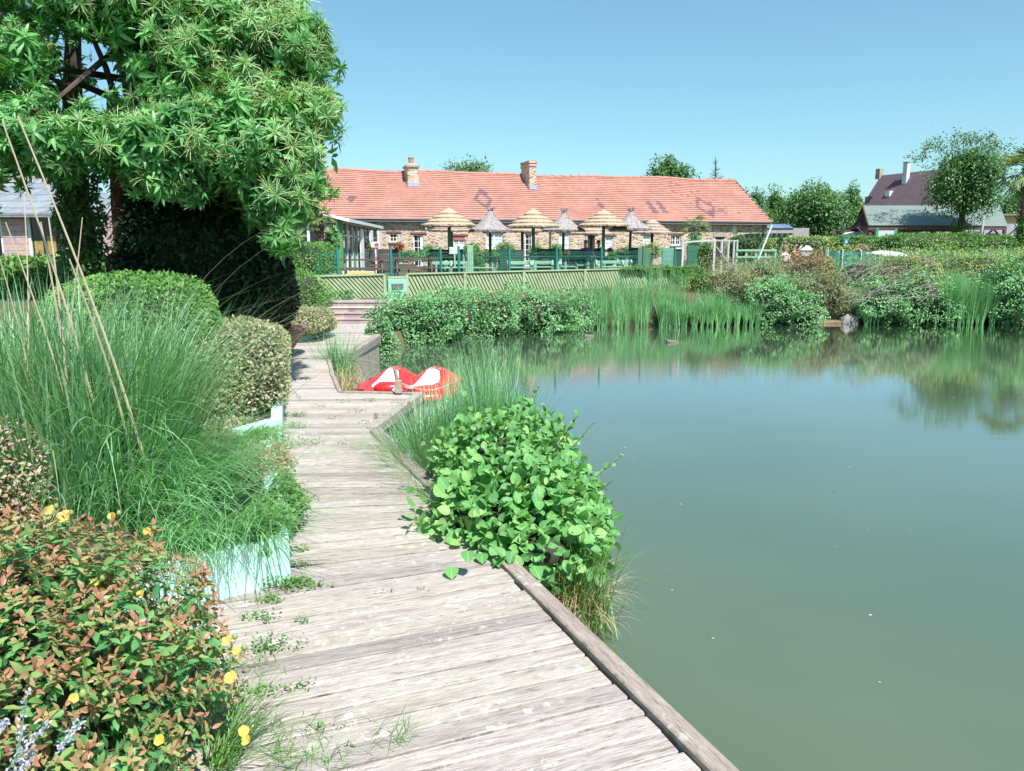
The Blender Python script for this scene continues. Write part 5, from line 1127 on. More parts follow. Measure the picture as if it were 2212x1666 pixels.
# turquoise netting fence along the pool
netm, n, b = newmat('turquoise_net'); f = noise(n, coords(n, 'Object', (6, 1, 1)), 1.5, 3); n.links.new(ramp(n, f, [(.35, (0.05, .19, .16)), (.6, (.11, .34, .28))]), b.inputs['Base Color']); b.inputs['Roughness'].default_value = .6
nf = thing('netting_fence', 'sagging turquoise netting fence along the pool above the juniper bank', 'netting fence', tuple(PX(2000, 24, PG))); pts = []
for k, (px, y0, y1) in enumerate([(1788, 541, 556), (1820, 542, 556), (1860, 543, 557), (1900, 541, 556), (1950, 540, 552), (2000, 540, 552), (2060, 542, 548), (2120, 541, 547), (2180, 540, 549), (2240, 539, 549), (2330, 538, 548)]):
    Yk = 25.0 - .2 * k; a, c_ = PY(px, y0, Yk), PY(px, y1, Yk); pts.append((a, c_))
for k in range(len(pts) - 1):
    (a, c_), (a2, c2) = pts[k], pts[k + 1]; q = MB(); K = 6
    for j in range(K):
        t0, t1 = j / K, (j + 1) / K; s0, s1 = -.04 * math.sin(PI * t0), -.04 * math.sin(PI * t1)
        A0, A1 = a + (a2 - a) * t0, a + (a2 - a) * t1; C0, C1 = c_ + (c2 - c_) * t0, c_ + (c2 - c_) * t1
        q.add([(C0[0], C0[1] + .03 * (j % 2), PG - .3), (C1[0], C1[1] + .03 * ((j + 1) % 2), PG - .3), (A1[0], A1[1], A1[2] + s1), (A0[0], A0[1], A0[2] + s0)], [(0, 1, 2, 3)])
    q.build('net', netm, nf, world=True)
    q = MB(); q.tube([(a[0], a[1] - .03, PG - .4), (a[0], a[1] - .03, a[2] + .05)], .02, 6); q.build('post', M_white if k < 4 else M_wire, nf, world=True)
# white garden table and closed shade beside it
for (px, yt, w_, Y, lb) in ((1908, 541.5, 1.02, 23.5, 'round white table with a domed cover, left of the pair by the netting'), (1932, 545, .8, 23.0, 'lower white oval table right beside the domed one')):
    a = PY(px, yt, Y); r_ = thing('pool_table', lb, 'table', (a[0], Y, PG)); q = MB(); q.lathe([(.05, 0), (w_ * .25, -.02), (w_ * .44, -.07), (w_ * .5, -.11), (w_ * .48, -.13), (.05, -.12)], 24, (a[0], Y, a[2])); q.build('table_top', M_white, r_, world=True, smooth=True)
    for s_ in (-1, 1): q = MB(); q.tube([(a[0] + s_ * .12, Y, a[2] - .12), (a[0] + s_ * .2, Y, .7)], .02, 6); q.build('leg', simple('pale_blue_metal', (.25, .45, .5), .4), r_, world=True)
# notice board, blue sign
nb = thing('notice_board', 'pale grey notice board between two bright green posts above the hedge', 'notice board', tuple(PX(1913, 38, PG))); 
for px in (1893, 1933): x = PX(px, 38, 2)[0]; q = MB(); gpost(q, x, 38, .6, PY(px, 493, 38)[2], .12); q.build('post', simple('bright_green_post', (.05, .33, .12), .5), nb, world=True)
a, c_ = PY(1896, 498, 38), PY(1931, 517, 38); q = MB(); q.box(((a[0] + c_[0]) / 2, 37.98, (a[2] + c_[2]) / 2), (c_[0] - a[0], .05, a[2] - c_[2])); q.build('panel', simple('pale_grey_panel', (.50, .58, .62), .4, .05), nb, world=True)
a, c_ = PY(1824.5, 515.5, 33.2), PY(1831.5, 526.5, 33.2); sg = thing('small_sign', 'small blue and white sign fixed on the clipped hedge', 'sign', tuple(a)); q = MB(); q.box(((a[0] + c_[0]) / 2, 33.2, (a[2] + c_[2]) / 2), (c_[0] - a[0], .02, a[2] - c_[2])); q.build('panel', simple('sign_blue', (.05, .25, .60), .5), sg, world=True)
q = MB(); q.add([((a[0] * 3 + c_[0]) / 4, 33.186, c_[2] + .03), ((a[0] + 3 * c_[0]) / 4, 33.186, c_[2] + .03), ((a[0] + c_[0]) / 2, 33.186, a[2] - .05)], [(0, 1, 2)]); q.build('symbol', M_white, sg, world=True)
q = MB(); q.bar(((a[0] + c_[0]) / 2, 33.22, c_[2] + .02), ((a[0] + c_[0]) / 2, 33.22, .5), .02, .02); q.build('stake', M_white, sg, world=True)
# parked white van behind the hedge
vx = PX(1858, 48, 2)[0]; vn = thing('parked_van', 'white van parked behind the hedge, only its roof and bonnet showing', 'van', (vx, 48, .8)); ztop = PY(1860, 491, 48)[2]
prof = [(-1.1, .9), (-1.05, 1.35), (-.75, ztop - .38), (-.1, ztop - .22), (.25, ztop - .03), (.6, ztop), (1.9, ztop), (2.0, ztop - .1), (2.05, .9)]
for nm, mt, e in (('van_body', M_white, 0),):
    k = len(prof); q = MB(); q.add([(vx + x, 47.2, z) for x, z in prof] + [(vx + x, 48.9, z) for x, z in prof], [tuple(range(k - 1, -1, -1)), tuple(range(k, 2 * k))] + [(j, (j + 1) % k, k + (j + 1) % k, k + j) for j in range(k)]); bd_ = q.build(nm, M_white, vn, world=True, bevel=.05)
q = MB(); q.add([(vx - .1, 47.18, ztop - .62), (vx + .9, 47.18, ztop - .62), (vx + .9, 47.18, ztop - .30), (vx + .22, 47.18, ztop - .30)], [(0, 1, 2, 3)]); q.build('window', M_glass, vn, world=True)
for x in (-.5, 1.4): q = MB(); q.tube([(vx + x, 47.15, 1.0), (vx + x, 47.35, 1.0)], .33, 16); q.build('wheel', M_black, vn, world=True)

# ---- far brown roofed house
hd_ = np.array([.36, -.933]); hp_ = np.array([.933, .36]); EL = np.array([35.0, 80.0]); hz0, hz1 = .6, None
ez = PY(1831, 465, 80)[2]; hw2 = 2.9; rzz = PY(1864, 381, 82)[2]; HL = 9.5
fh = thing('brown_roofed_house', 'distant house with steep brown roof and pale chimney rising behind the open shelter', 'house', (EL[0], EL[1], .6))
def hpnt(u, w_, z): p = EL + hd_ * u + hp_ * w_; return (p[0], p[1], z)
q = MB(); q.add([hpnt(.1, .2, .3), hpnt(HL - .1, .2, .3), hpnt(HL - .1, .2, ez + .1), hpnt(.1, .2, ez + .1), hpnt(.1, 2 * hw2 - .2, .3), hpnt(HL - .1, 2 * hw2 - .2, .3), hpnt(HL - .1, 2 * hw2 - .2, ez + .1), hpnt(.1, 2 * hw2 - .2, ez + .1), hpnt(.1, hw2, rzz - .3), hpnt(HL - .1, hw2, rzz - .3)],
    [(0, 1, 2, 3), (5, 4, 7, 6), (4, 0, 3, 8, 7), (1, 5, 6, 9, 2)]); q.build('wall', simple('pale_pink_render', (.62, .47, .44), .8, .08, 2), fh, world=True)
q = MB(); q.add([hpnt(0, 0, ez), hpnt(HL, 0, ez), hpnt(HL, hw2, rzz), hpnt(0, hw2, rzz), hpnt(0, 2 * hw2, ez), hpnt(HL, 2 * hw2, ez)], [(0, 1, 2, 3), (3, 2, 5, 4)])
q.add([hpnt(0, 0, ez - .18), hpnt(HL, 0, ez - .18), hpnt(HL, hw2, rzz - .18), hpnt(0, hw2, rzz - .18), hpnt(0, 0, ez), hpnt(HL, 0, ez), hpnt(HL, hw2, rzz), hpnt(0, hw2, rzz)], [(0, 1, 5, 4), (1, 2, 6, 5), (0, 4, 7, 3)])
M_broof = simple('brown_roof', (0.125, 0.085, 0.095), .85, .25, 2.2); hr = q.build('roof', M_broof, fh, world=True)
def slope_pt(px, py):      # on the near slope
    o = np.array(hpnt(0, 0, ez)); e1 = np.array(hpnt(1, 0, ez)) - o; e2 = np.array(hpnt(0, hw2, rzz)) - o; nn_ = np.cross(e1, e2); d = ray(px, py); t = ((o - np.array([0, 0, EYE])) @ nn_) / (d @ nn_); return np.array([0, 0, EYE]) + d * t
cp_ = slope_pt(1950, 398); 
q = MB(); ct = PY(1957, 353, cp_[1])[2]; q.box((cp_[0] + .25, cp_[1], (cp_[2] - .5 + ct) / 2), (.42, .5, ct - cp_[2] + .5), .35); q.build('chimney', simple('pale_metal_flue', (.58, .62, .66), .4, .05), hr, world=True)
q = MB(); q.box((cp_[0] + .25, cp_[1], ct + .08), (.5, .58, .1), .35); q.build('chimney_cap', M_conc, hr, world=True)
p2_ = np.array(hpnt(-.1, hw2, rzz)); q = MB(); q.box((p2_[0] - .1, p2_[1], rzz + .15), (.5, .55, 1.0), .35); q.build('chimney', M_conc, hr, world=True)
for (px, py, s_) in ((1921, 419, .36), (1877, 431, .5)):
    a = slope_pt(px, py); q = MB(); q.box((a[0] - .0, a[1], a[2] + .0), (.5, .55, .55), .35, M=None); q.build('roof_window', M_white if s_ < .4 else M_glass, hr, world=True)
# ---- open shelter with green sheet roof
gl0, gr0 = PX(1876, 42, 2.5), PX(2172, 42, 2.5); g_e = PY(1876, 487, 42)[2]; g_r = PY(1857, 444, 45)[2]; gRx = PX(2158, 45, 3.5)[0]; gLx = PX(1857, 45, 3.5)[0]
sh = thing('open_shelter', 'long open timber shelter with grey green corrugated roof behind the hedge', 'shelter', ((gl0[0] + gr0[0]) / 2, 45, .8))
m, n, b = newmat('corrugated_green'); v = coords(n); wv = nd(n, 'ShaderNodeTexWave', wave_type='BANDS', Scale=1.6); wv.bands_direction = 'X'; n.links.new(v, wv.inputs[0]); f = noise(n, v, 1.5, 5, .7)
c = mixc(n, .8, ramp(n, wv.outputs[0], [(0, (.15, .20, .175)), (1, (.215, .27, .235))]), ramp(n, f, [(.3, (.85, .85, .85)), (.7, (1.12, 1.12, 1.12))]), 'MULTIPLY'); n.links.new(c, b.inputs['Base Color']); b.inputs['Roughness'].default_value = .55; bump(n, wv.outputs[0], 1, .03, b); M_corr = m
q = MB(); q.add([(gl0[0], 42, g_e), (gr0[0] + .1, 42, g_e), (gRx, 45, g_r), (gLx + .15, 45, g_r), (PX(1843, 48, 2.5)[0], 48, g_e), (gr0[0] + 2.2, 48, g_e)], [(0, 1, 2, 3), (3, 2, 5, 4)]); q.build('roof', M_corr, sh, world=True)
q = MB(); q.bar((gl0[0], 42, g_e - .05), (gLx + .15, 45, g_r - .05), .06, .12); q.bar((PX(1843, 48, 2.5)[0], 48, g_e - .05), (gLx + .15, 45, g_r - .05), .06, .12); q.box(((gl0[0] + gr0[0]) / 2, 42.1, g_e - .14), (gr0[0] - gl0[0], .08, .2)); q.box(((gl0[0] + gr0[0]) / 2 + .9, 47.9, g_e - .14), (gr0[0] - gl0[0] - .5, .08, .2)); q.box((gLx + .4, 45, (g_e + g_r) / 2), (.09, .09, g_r - g_e)); q.bar((gLx + .4, 43.2, g_e), (gLx + .4, 44.9, g_r - .3), .08, .08); q.bar((gLx + .4, 46.8, g_e), (gLx + .4, 45.1, g_r - .3), .08, .08); q.box((gLx + .4, 44.9, g_e - .05), (.09, 5.4, .12)); q.build('truss', M_darkwood, sh, world=True)
for px in (1878, 1965, 2017, 2120, 2168):
    for Y in (42.2, 47.8):
        x = PX(px, 42.2, 2)[0] + (0 if Y < 45 else .3); q = MB(); gpost(q, x, Y, .6, g_e - .05, .14)
        if Y < 45:
            for s_ in (-1, 1): q.bar((x, Y, g_e - .75), (x + s_ * .7, Y, g_e - .1), .07, .07)
        q.build('post', M_darkwood, sh, world=True)
q = MB(); q.box(((gl0[0] + gr0[0]) / 2 - 1, 47.7, 1.55), (5.0, .05, 1.1)); q.build('back_panel', M_white, sh, world=True)
# ---- yellow and grey outbuilding
yb = thing('outbuilding', 'yellow and grey rendered outbuilding at the far right behind the shelter', 'building', tuple(PX(2130, 50, .8)))
xa, xb = PX(1990, 50, 2)[0], PX(2420, 50, 2)[0]; zt = PY(2130, 466, 50)[2]; zm = PY(2130, 484, 50)[2]
q = MB(); q.box(((xa + xb) / 2, 52.5, (zm + zt) / 2), (xb - xa, 5, zt - zm)); q.build('upper_wall', simple('yellow_render', (.62, .44, .20), .8, .1, 2), yb, world=True)
q = MB(); q.box(((xa + xb) / 2, 52.48, (zm + .3) / 2 - .002), (xb - xa, 5.04, zm - .3)); q.build('lower_wall', simple('grey_blue_render', (.33, .36, .40), .8, .2, 3), yb, world=True)
a, c_ = PY(2131, 504, 49.9), PY(2155, 519, 49.9); q = MB(); q.box(((a[0] + c_[0]) / 2, 49.93, (a[2] + c_[2]) / 2), (c_[0] - a[0], .06, a[2] - c_[2])); q.build('window', M_glass, yb, world=True)
q = MB(); q.box(((xa + xb) / 2, 52.4, zt + .05), (xb - xa + .3, 5.4, .1)); q.build('roof', simple('flat_roof', (.25, .2, .17), .8), yb, world=True)
a = PX(2115, 38, 1); q = MB(); q.tube([(a[0], 38, .5), (a[0], 38, PY(2116, 468, 38)[2])], .055, 10); tag(q.build('steel_pole', simple('galvanised', (.50, .50, .52), .4, .05)), 'plain grey steel pole standing right of the leaning tree', 'pole')
# garden wall right of the farmhouse
a, c_ = PX(1642, 49, 2), PX(1745, 49, 2); gw = thing('garden_wall', 'pale rendered wall with a blue tiled strip right of the farmhouse gable', 'wall', ((a[0] + c_[0]) / 2, 49, .8)); zt = PY(1690, 493, 49)[2]
q = MB(); q.box(((a[0] + c_[0]) / 2, 49, (zt + .3) / 2), (c_[0] - a[0], .25, zt - .3)); q.build('wall', simple('grey_render', (.36, .33, .33), .85, .2, 3), gw, world=True)
c2 = PX(1712, 49, 2); q = MB(); q.add([(a[0], 48.8, zt), (c2[0], 48.8, zt), (c2[0] - .1, 50, zt + .28), (a[0], 50, zt + .28)], [(0, 1, 2, 3)]); q.build('tile_strip', blockmat('blue_tiles', (.10, .16, .28), (.16, .22, .33), (.05, .06, .08), .3, .3), gw, world=True)

# ================================================================== plants away from the camera
D4 = T_diamond(.5); D6 = T_leaf(.55, .10, .2)
def shrub(name, px, Y, ytop, ybot, wpx, mat, n, ls, lab, cat='shrub', ry=None, p=2.3, amp=.14, grp=None, out=.6, seed=None, corek=.84, tmpl=None, zmin=None, f=(2, 7)):
    rn = rng(int(px * 7 + ytop) if seed is None else seed); a, c_ = PY(px, ytop, Y), PY(px, ybot, Y); r = ((wpx / 2) / F * Y * 1.0, ry or (wpx / 2) / F * Y * .8, (a[2] - c_[2]) / 2)
    c = np.array([PX(px, Y, (a[2] + c_[2]) / 2)[0], Y, (a[2] + c_[2]) / 2]); root = thing(name, lab, cat, (c[0], c[1], c[2] - r[2]), 0, grp)
    pos, nn = blob(c, r, n * 1.45, rn, p, .30, amp, zmin, f); d, up = leafdirs(nn, rn, out); s_ = ls * rn.uniform(.6, 1.35, len(pos))
    o = scatter('foliage', tmpl or D4, pos, d, up, s_, rn.random(len(pos)), [mat, M_core], root, extra=core(c, r, p, corek - amp * .6))
    return root
def hedge(name, x0, x1, Y, ytop, ybot, depth, mat, n, ls, lab, grp=None, amp=.04, p=7, seed=None, Y2=None):
    return shrub(name, (x0 + x1) / 2, Y, ytop, ybot, x1 - x0, mat, n, ls, lab, 'hedge', depth / 2, p, amp, grp, seed=seed, corek=.87)
def crown_lobes(c, r, k, rn, ls):
    L = []
    for i in range(k):
        q_ = unit(rn.normal(size=3)); L.append((c + q_ * np.array(r) * rn.uniform(.35, .68), np.array(r) * rn.uniform(.32, .52)))
    return L
def tree(name, px, Y, ytop, ybot, wpx, mat, n, ls, lab, grp=None, trunk_to=None, trunk_r=.2, k=14, lean=0.0, seed=None, bark=None, sparse=0.0, shape=1.0, limbs=6, tmpl=None):
    rn = rng(int(px * 3 + ytop * 5) if seed is None else seed); a, c_ = PY(px, ytop, Y), PY(px, ybot, Y); r = np.array(((wpx / 2) / F * Y, (wpx / 2) / F * Y * .9, (a[2] - c_[2]) / 2)); c = np.array([PX(px, Y, 3)[0], Y, (a[2] + c_[2]) / 2])
    base = np.array([c[0] + lean, Y, (trunk_to if trunk_to is not None else .4)]); root = thing(name, lab, 'tree', tuple(base), 0, grp)
    q = MB(); mid = (base + c) / 2 + np.array([lean * -.2, 0, 0]); q.tube([tuple(base), tuple(base * .6 + mid * .4), tuple(mid), tuple(c), tuple(c + np.array([0, 0, r[2] * .5]))], [trunk_r * 1.25, trunk_r, trunk_r * .85, trunk_r * .55, trunk_r * .2], 9)
    L = crown_lobes(c, r, k, rn, ls)
    for i in range(min(limbs, len(L))):
        e = L[i][0]; s_ = mid * .4 + c * .6; q.tube([tuple(s_), tuple((s_ + e) / 2 + np.array([0, 0, .05 * r[2]])), tuple(e + (e - c) * .35)], [trunk_r * .4, trunk_r * .25, trunk_r * .08], 6)
    q.build('trunk', bark or M_bark, root, world=True)
    P_, N_ = [], []
    tot = sum(np.prod(l[1]) ** (2 / 3) for l in L)
    for (lc, lr) in L:
        pos, nn = blob(lc, lr, n * np.prod(lr) ** (2 / 3) / tot, rn, 2.0, .75 if not sparse else .9, .18); P_.append(pos); N_.append(nn)
    pos, nn = blob(c, r * .92, n * .25 * (1 - sparse), rn, 2, .6, .2); P_.append(pos); N_.append(nn)
    pos, nn = np.vstack(P_), np.vstack(N_); d, up = leafdirs(nn, rn, .5, .35); scatter('crown', tmpl or D4, pos, d, up, ls * rn.uniform(.6, 1.3, len(pos)), rn.random(len(pos)), mat, root)
    return root
def palm(name, px, Y, ycrown, wpx, lab, trunk_px=8, base_z=.4, nfr=22, mat=None, lean=0, seed=1, stubs=True):
    rn = random.Random(seed); c = PY(px, ycrown, Y); base = np.array([c[0] + lean, Y, base_z]); tr = trunk_px / 2 / F * Y; root = thing(name, lab, 'palm', tuple(base)); Rr = wpx / 2 / F * Y
    q = MB(); K = 26; q.tube([tuple(base + (c - base) * i / K) for i in range(K + 1)], [tr * (1 + .18 * ((i % 2) - .5)) for i in range(K + 1)], 10)
    for i in range(int(160 * (1 if stubs else .3))):
        t = rn.random(); a = rn.random() * 2 * PI; p0 = base + (c - base) * t; q.bar(tuple(p0 + np.array([math.cos(a), math.sin(a), 0]) * tr * .9), tuple(p0 + np.array([math.cos(a) * tr * 1.7, math.sin(a) * tr * 1.7, tr * 1.2])), tr * .25, tr * .08)
    q.build('trunk', simple('palm_fibre', (.16, .11, .08), .95, .45, 12), root, world=True)
    bl_ = []; pos = []; dirs = []; ups = []; sz = []
    st = MB()
    for i in range(nfr):
        a = rn.random() * 2 * PI; el = rn.uniform(-.7, 1.25); L_ = Rr * rn.uniform(.45, .62); dv = np.array([math.cos(a) * math.cos(el), math.sin(a) * math.cos(el), math.sin(el)]); e = c + dv * L_ + np.array([0, 0, -.12 * L_]); st.tube([tuple(c), tuple(c + dv * L_ * .5), tuple(e)], [.018, .014, .01], 5)
        side = np.cross(dv, [0, 0, 1]); side = side / (np.linalg.norm(side) + 1e-6); upv = np.cross(side, dv)
        for k in range(15):
            t = (k / 14 - .5) * 2.5; dd = dv * math.cos(t) + side * math.sin(t) + np.array([0, 0, -.30]) * rn.uniform(.6, 1.2); pos.append(e); dirs.append(dd); ups.append(upv); sz.append(Rr * .5 * rn.uniform(.8, 1.1))
    st.build('frond_stem', M_greenwood, root, world=True); rq = rng(seed)
    scatter('crown', T_leaf(.075, .3, .25), np.array(pos), np.array(dirs), np.array(ups), np.array(sz), rq.random(len(pos)), mat or G_PALM, root)
    return root
# trees beyond
tree('tree', 1762, 52, 388, 530, 160, G_TREE, 14000, .20, 'big round dense green tree between the garden wall and the brown roofed house', trunk_r=.3, k=18)
tree('tree', 1440, 72, 334, 470, 100, G_TREE, 9000, .32, 'dark round tree rising behind the farmhouse ridge', trunk_r=.4, k=14)
tree('tree', 1402, 74, 366, 450, 60, G_TREE, 3600, .26, 'low dark tree top just left of the round one behind the ridge', trunk_r=.3, k=6)
tree('tree', 1500, 74, 372, 450, 30, G_TREE, 900, .26, 'small dark tree tip right of the round one behind the ridge', trunk_r=.3, k=5)
tree('tree', 1010, 56, 338, 440, 150, G_TREE2, 3600, .24, 'loose pale tree with spreading twigs behind the farmhouse between the chimneys', trunk_r=.15, k=16, sparse=.8, limbs=16)
tree('tree', 1618, 62, 400, 530, 70, G_TREE, 6500, .22, 'green tree just right of the farmhouse gable', trunk_r=.25, k=9)
tree('tree', 1668, 66, 398, 520, 66, G_TREE, 5500, .22, 'greyish tree behind the round green tree', trunk_r=.25, k=9)
tree('tree', 1660, 54, 448, 505, 70, G_HEDGE, 3000, .13, 'low bright green tree above the garden wall', trunk_r=.2, k=9)
tree('tree', 1835, 75, 396, 500, 50, G_TREE, 2600, .22, 'thin tree showing left of the brown roof', trunk_r=.2, k=7)
tree('tree', 1858, 73, 440, 490, 26, G_YEL, 500, .2, 'small yellowish shrub tree at the foot of the brown roof', trunk_r=.15, k=4)
tree('tree', 2182, 58, 400, 520, 110, G_TREE, 5000, .18, 'green tree filling the gap between the leaning tree and the tall palm', trunk_r=.3, k=12)
tree('tree', 2300, 60, 380, 520, 130, G_TREE, 4500, .18, 'green tree beyond the tall palm at the frame edge', trunk_r=.3, k=12)
ivyt = tree('tree', 2082, 41, 318, 482, 168, G_TREE, 17000, .15, 'large leaning green tree with an ivy wrapped trunk in front of the open shelter', trunk_to=.6, trunk_r=.20, k=24, lean=-.45, seed=77)
rn = rng(5); b0 = np.array([PX(2082, 41, 3)[0] - .45, 41, .6]); t = rn.random(1500); a = rn.random(1500) * 2 * PI; ctr = b0 + np.outer(t, [.25, 0, 2.2]); off = np.stack([np.cos(a), np.sin(a), np.zeros(1500)], 1); scatter('ivy', D4, ctr + off * .3, off + rn.normal(size=(1500, 3)) * .4, off, .10, rn.random(1500), G_TREE, ivyt)
# wispy outer twigs of the leaning tree
rn = rng(15); c = np.array([PX(2065, 41, 3)[0], 41, PY(2065, 350, 41)[2]]); q_ = unit(rn.normal(size=(70, 3)) + np.array([-.15, 0, .8])); L = []; 
for w_ in q_: L.append(c + w_ * np.array([2.3, 1.8, 1.30]) * rng(int(abs(w_[0]) * 999)).uniform(.8, 1.12))
L = np.array(L); pos = (L[:, None, :] + rn.normal(size=(70, 26, 3)) * .14).reshape(-1, 3); d = rn.normal(size=pos.shape); scatter('crown', D4, pos, d, rn.normal(size=pos.shape), .14, rn.random(len(pos)), G_TREE2, ivyt)
# bare conifer behind the ridge
bt_ = thing('bare_conifer', 'thin bare conifer with wiry branches behind the right end of the ridge', 'tree', tuple(PX(1546, 70, .5))); tp, bp = PY(1545, 338, 70), PY(1547, 430, 70); q = MB(); q.tube([tuple(bp), tuple(tp)], [.12, .02], 6); rr = random.Random(2)
for i in range(90):
    t = rr.uniform(.0, .93); p0 = bp + (tp - bp) * t; L_ = (1 - t) * 1.1 + .1; a = rr.random() * 2 * PI; e = p0 + np.array([math.cos(a) * L_, math.sin(a) * L_, L_ * .35]); q.tube([tuple(p0), tuple((p0 + e) / 2 - np.array([0, 0, .05])), tuple(e)], [.03, .018, .008], 4)
q.build('trunk', simple('grey_bark', (.14, .12, .12), .9), bt_, world=True)
palm('palm_tree', 1503, 30.5, 490, 66, 'small palm with golden green fronds in front of the farmhouse right end', 9, TER, 26, seed=3)
palm('palm_tree', 2225, 33, 372, 150, 'tall palm with shaggy trunk at the right edge', 20, .8, 44, seed=5)
palm('palm_tree', 690, 25.6, 470, 80, 'shaggy trunked palm in front of the conservatory glass', 15, TER, 30, seed=6)
# ivy at the foot of the tall palm, shrubs round the farmhouse
shrub('ivy_column', 2213, 32.6, 470, 545, 24, G_HEDGE, 900, .10, 'ivy climbing the foot of the tall palm trunk', 'ivy')
shrub('hedge', 1612, 37.5, 509, 560, 62, G_TREE, 3200, .10, 'dark clipped hedge block behind the windbreak', 'hedge', 1.2, 6, .05, corek=.92)
hedge('hedge', 1655, 1790, 35.0, 513, 556, 1.2, G_YEL, 5200, .10, 'light yellow green clipped hedge behind the sunbathers')
hedge('hedge', 1786, 1902, 35.5, 512, 556, 1.2, G_HEDGE, 4600, .10, 'clipped green hedge with the small blue sign')
shrub('hedge', 1990, 34, 505, 560, 210, G_HEDGE, 7500, .10, 'long rounded green hedge mound below the notice board', 'hedge', 1.6, 3, .06, corek=.9)
shrub('shrub', 1920, 31, 512, 560, 60, G_TREE, 1800, .11, 'dark green shrub beside the notice board post')
shrub('shrub', 2080, 33.5, 502, 548, 70, G_HEDGE, 2200, .10, 'small green shrub below the leaning tree trunk')
hedge('hedge', 2098, 2260, 33, 518, 550, 1.2, G_HEDGE, 4200, .09, 'low bright hedge at the right below the steel pole')
shrub('shrub', 2165, 37, 508, 540, 90, G_HEDGE, 1800, .10, 'low shrub beyond the bright hedge at the right')
shrub('flowering_shrub', 1818 + 14, 30, 532, 560, 60, G_YEL, 900, .09, 'yellow flowered low plants below the small blue sign')
shrub('flowering_shrub', 1862, 29, 530, 560, 24, G_PINK, 500, .08, 'pink flowered plants at the netting end')
terr = [(1020, 33.5, 527, 560, 36, G_HEDGE, 'bright shrub between the first straw and reed parasols'), (1092, 34, 524, 560, 46, G_HEDGE, 'bright green shrub by the double window'), (1160, 34, 530, 562, 34, G_YEL, 'yellow green shrub at the middle parasol post'), (1200, 35, 530, 560, 30, G_HEDGE, 'green shrub left of the tall white double door'),
        (925, 35, 530, 566, 40, G_BUSH, 'green shrub below the first white glazed door'), (880, 36, 541, 566, 56, G_HEDGE, 'grassy green shrub row left of the first door'), (1405, 35, 525, 560, 54, G_YEL, 'yellow flecked shrub under the faded far right parasol'), (1352, 36, 535, 558, 54, G_TREE, 'dark clipped shrub behind the third grey parasol post'),
        (800, 34.5, 521, 566, 34, G_HEDGE, 'round green bush at the conservatory door'), (1050, 33, 540, 566, 60, G_HEDGE, 'low green shrub row behind the first grey parasol post'), (1500, 29.5, 506, 560, 26, G_BUSH, 'ivy climbing the small palm trunk'), (1524, 27.5, 524, 575, 30, G_HEDGE, 'leafy shrub growing through the white windbreak frame'), (1240, 34.5, 540, 566, 60, G_BUSH, 'green shrub row behind the second grey parasol'), (1320, 30.5, 548, 572, 18, G_HEDGE, 'potted green plant on the table before the seated pair'), (1032, 28, 560, 590, 30, G_HEDGE, 'green bush between the first two pale benches')]
for (px, Y, yt, yb_, w_, mt, lb) in terr: shrub('shrub', px, Y, yt, yb_, w_, mt, 900, .08, lb, corek=.75)
shrub('bamboo_plant', 718, 26.5, 490, 545, 24, G_BUSH, 700, .12, 'feathery green plant at the right pane of the conservatory', 'plant', p=2.6)
fw = shrub('flower_box', 862, 34.0, 525, 540, 22, G_RED, 350, .07, 'box of orange red flowers below the small window', 'flowers')
for (px, Y, py, lb) in ((1225, 31.5, 546, 'small orange flower pot by the second grey parasol post'), (1318, 33, 541, 'small orange red flowers right of the dark haired person')): shrub('flower_pot', px, Y, py - 6, py + 6, 9, G_RED, 160, .06, lb, 'flowers')

# ---- bank plants along the far shore
def shore(px, back=0.0):
    d = ray(px, 700); best = None
    for i in range(len(POND) - 1):
        a, b_ = np.array(POND[i]), np.array(POND[i + 1]); 
        if a[1] < 13 and b_[1] < 13: continue
        A = np.array([[d[0], -(b_ - a)[0]], [d[1], -(b_ - a)[1]]])
        if abs(np.linalg.det(A)) < 1e-9: continue
        t, s_ = np.linalg.solve(A, a)
        if -.001 <= s_ <= 1.001 and t > 0: best = t if best is None else max(best, t)
    p = np.array([d[0], d[1]]) * best; return p + unit(p) * back
def bank(name, px, back, ytop, ybot, wpx, mat, n, ls, lab, cat='shrub', **k):
    p = shore(px, back); return shrub(name, px, p[1], ytop, ybot, wpx, mat, n, ls, lab, cat, **k)
DF = D6
for (px, bk, yt, yb_, w_, mt, n_, ls, lb) in [
    (888, .35, 636, 768, 160, G_BUSH, 7000, .055, 'dark leafy alder bush at the cove mouth, leftmost on the far bank'), (965, .45, 628, 748, 175, G_BUSH, 6000, .055, 'leafy alder bush just right of the leftmost one'),
    (1062, .4, 630, 738, 155, G_BUSH, 5000, .055, 'round leafy bush on the far bank below the double mesh post'), (1155, .4, 626, 730, 175, G_BUSH, 5600, .055, 'leafy bush overhanging the water below the long slatted fence'), (1245, .5, 636, 716, 90, G_BUSH, 3000, .05, 'small leafy bush left of the tall reed belt'),
    (1665, .5, 602, 708, 110, G_BUSH, 3800, .06, 'rounded leafy bush at the right end of the reed belt'), (1730, .4, 634, 709, 120, G_BUSH, 2600, .06, 'low leafy bush left of the small landing'), (1905, .4, 602, 709, 125, G_BUSH, 4200, .06, 'leafy bush right of the boulder'), (1985, .5, 592, 709, 150, G_BUSH, 4600, .06, 'broad leafy bush before the right hand reeds'), (2185, .3, 560, 708, 120, G_BUSH, 6000, .062, 'tall dark alder bush at the right frame edge'), (2270, .4, 570, 708, 90, G_BUSH, 3000, .06, 'alder bush beyond the right frame edge')]:
    bank('alder_bush', px, bk, yt, yb_, w_, mt, n_, ls, lb, tmpl=DF, amp=.34, corek=.86, p=2.0, f=(2.5, 10))
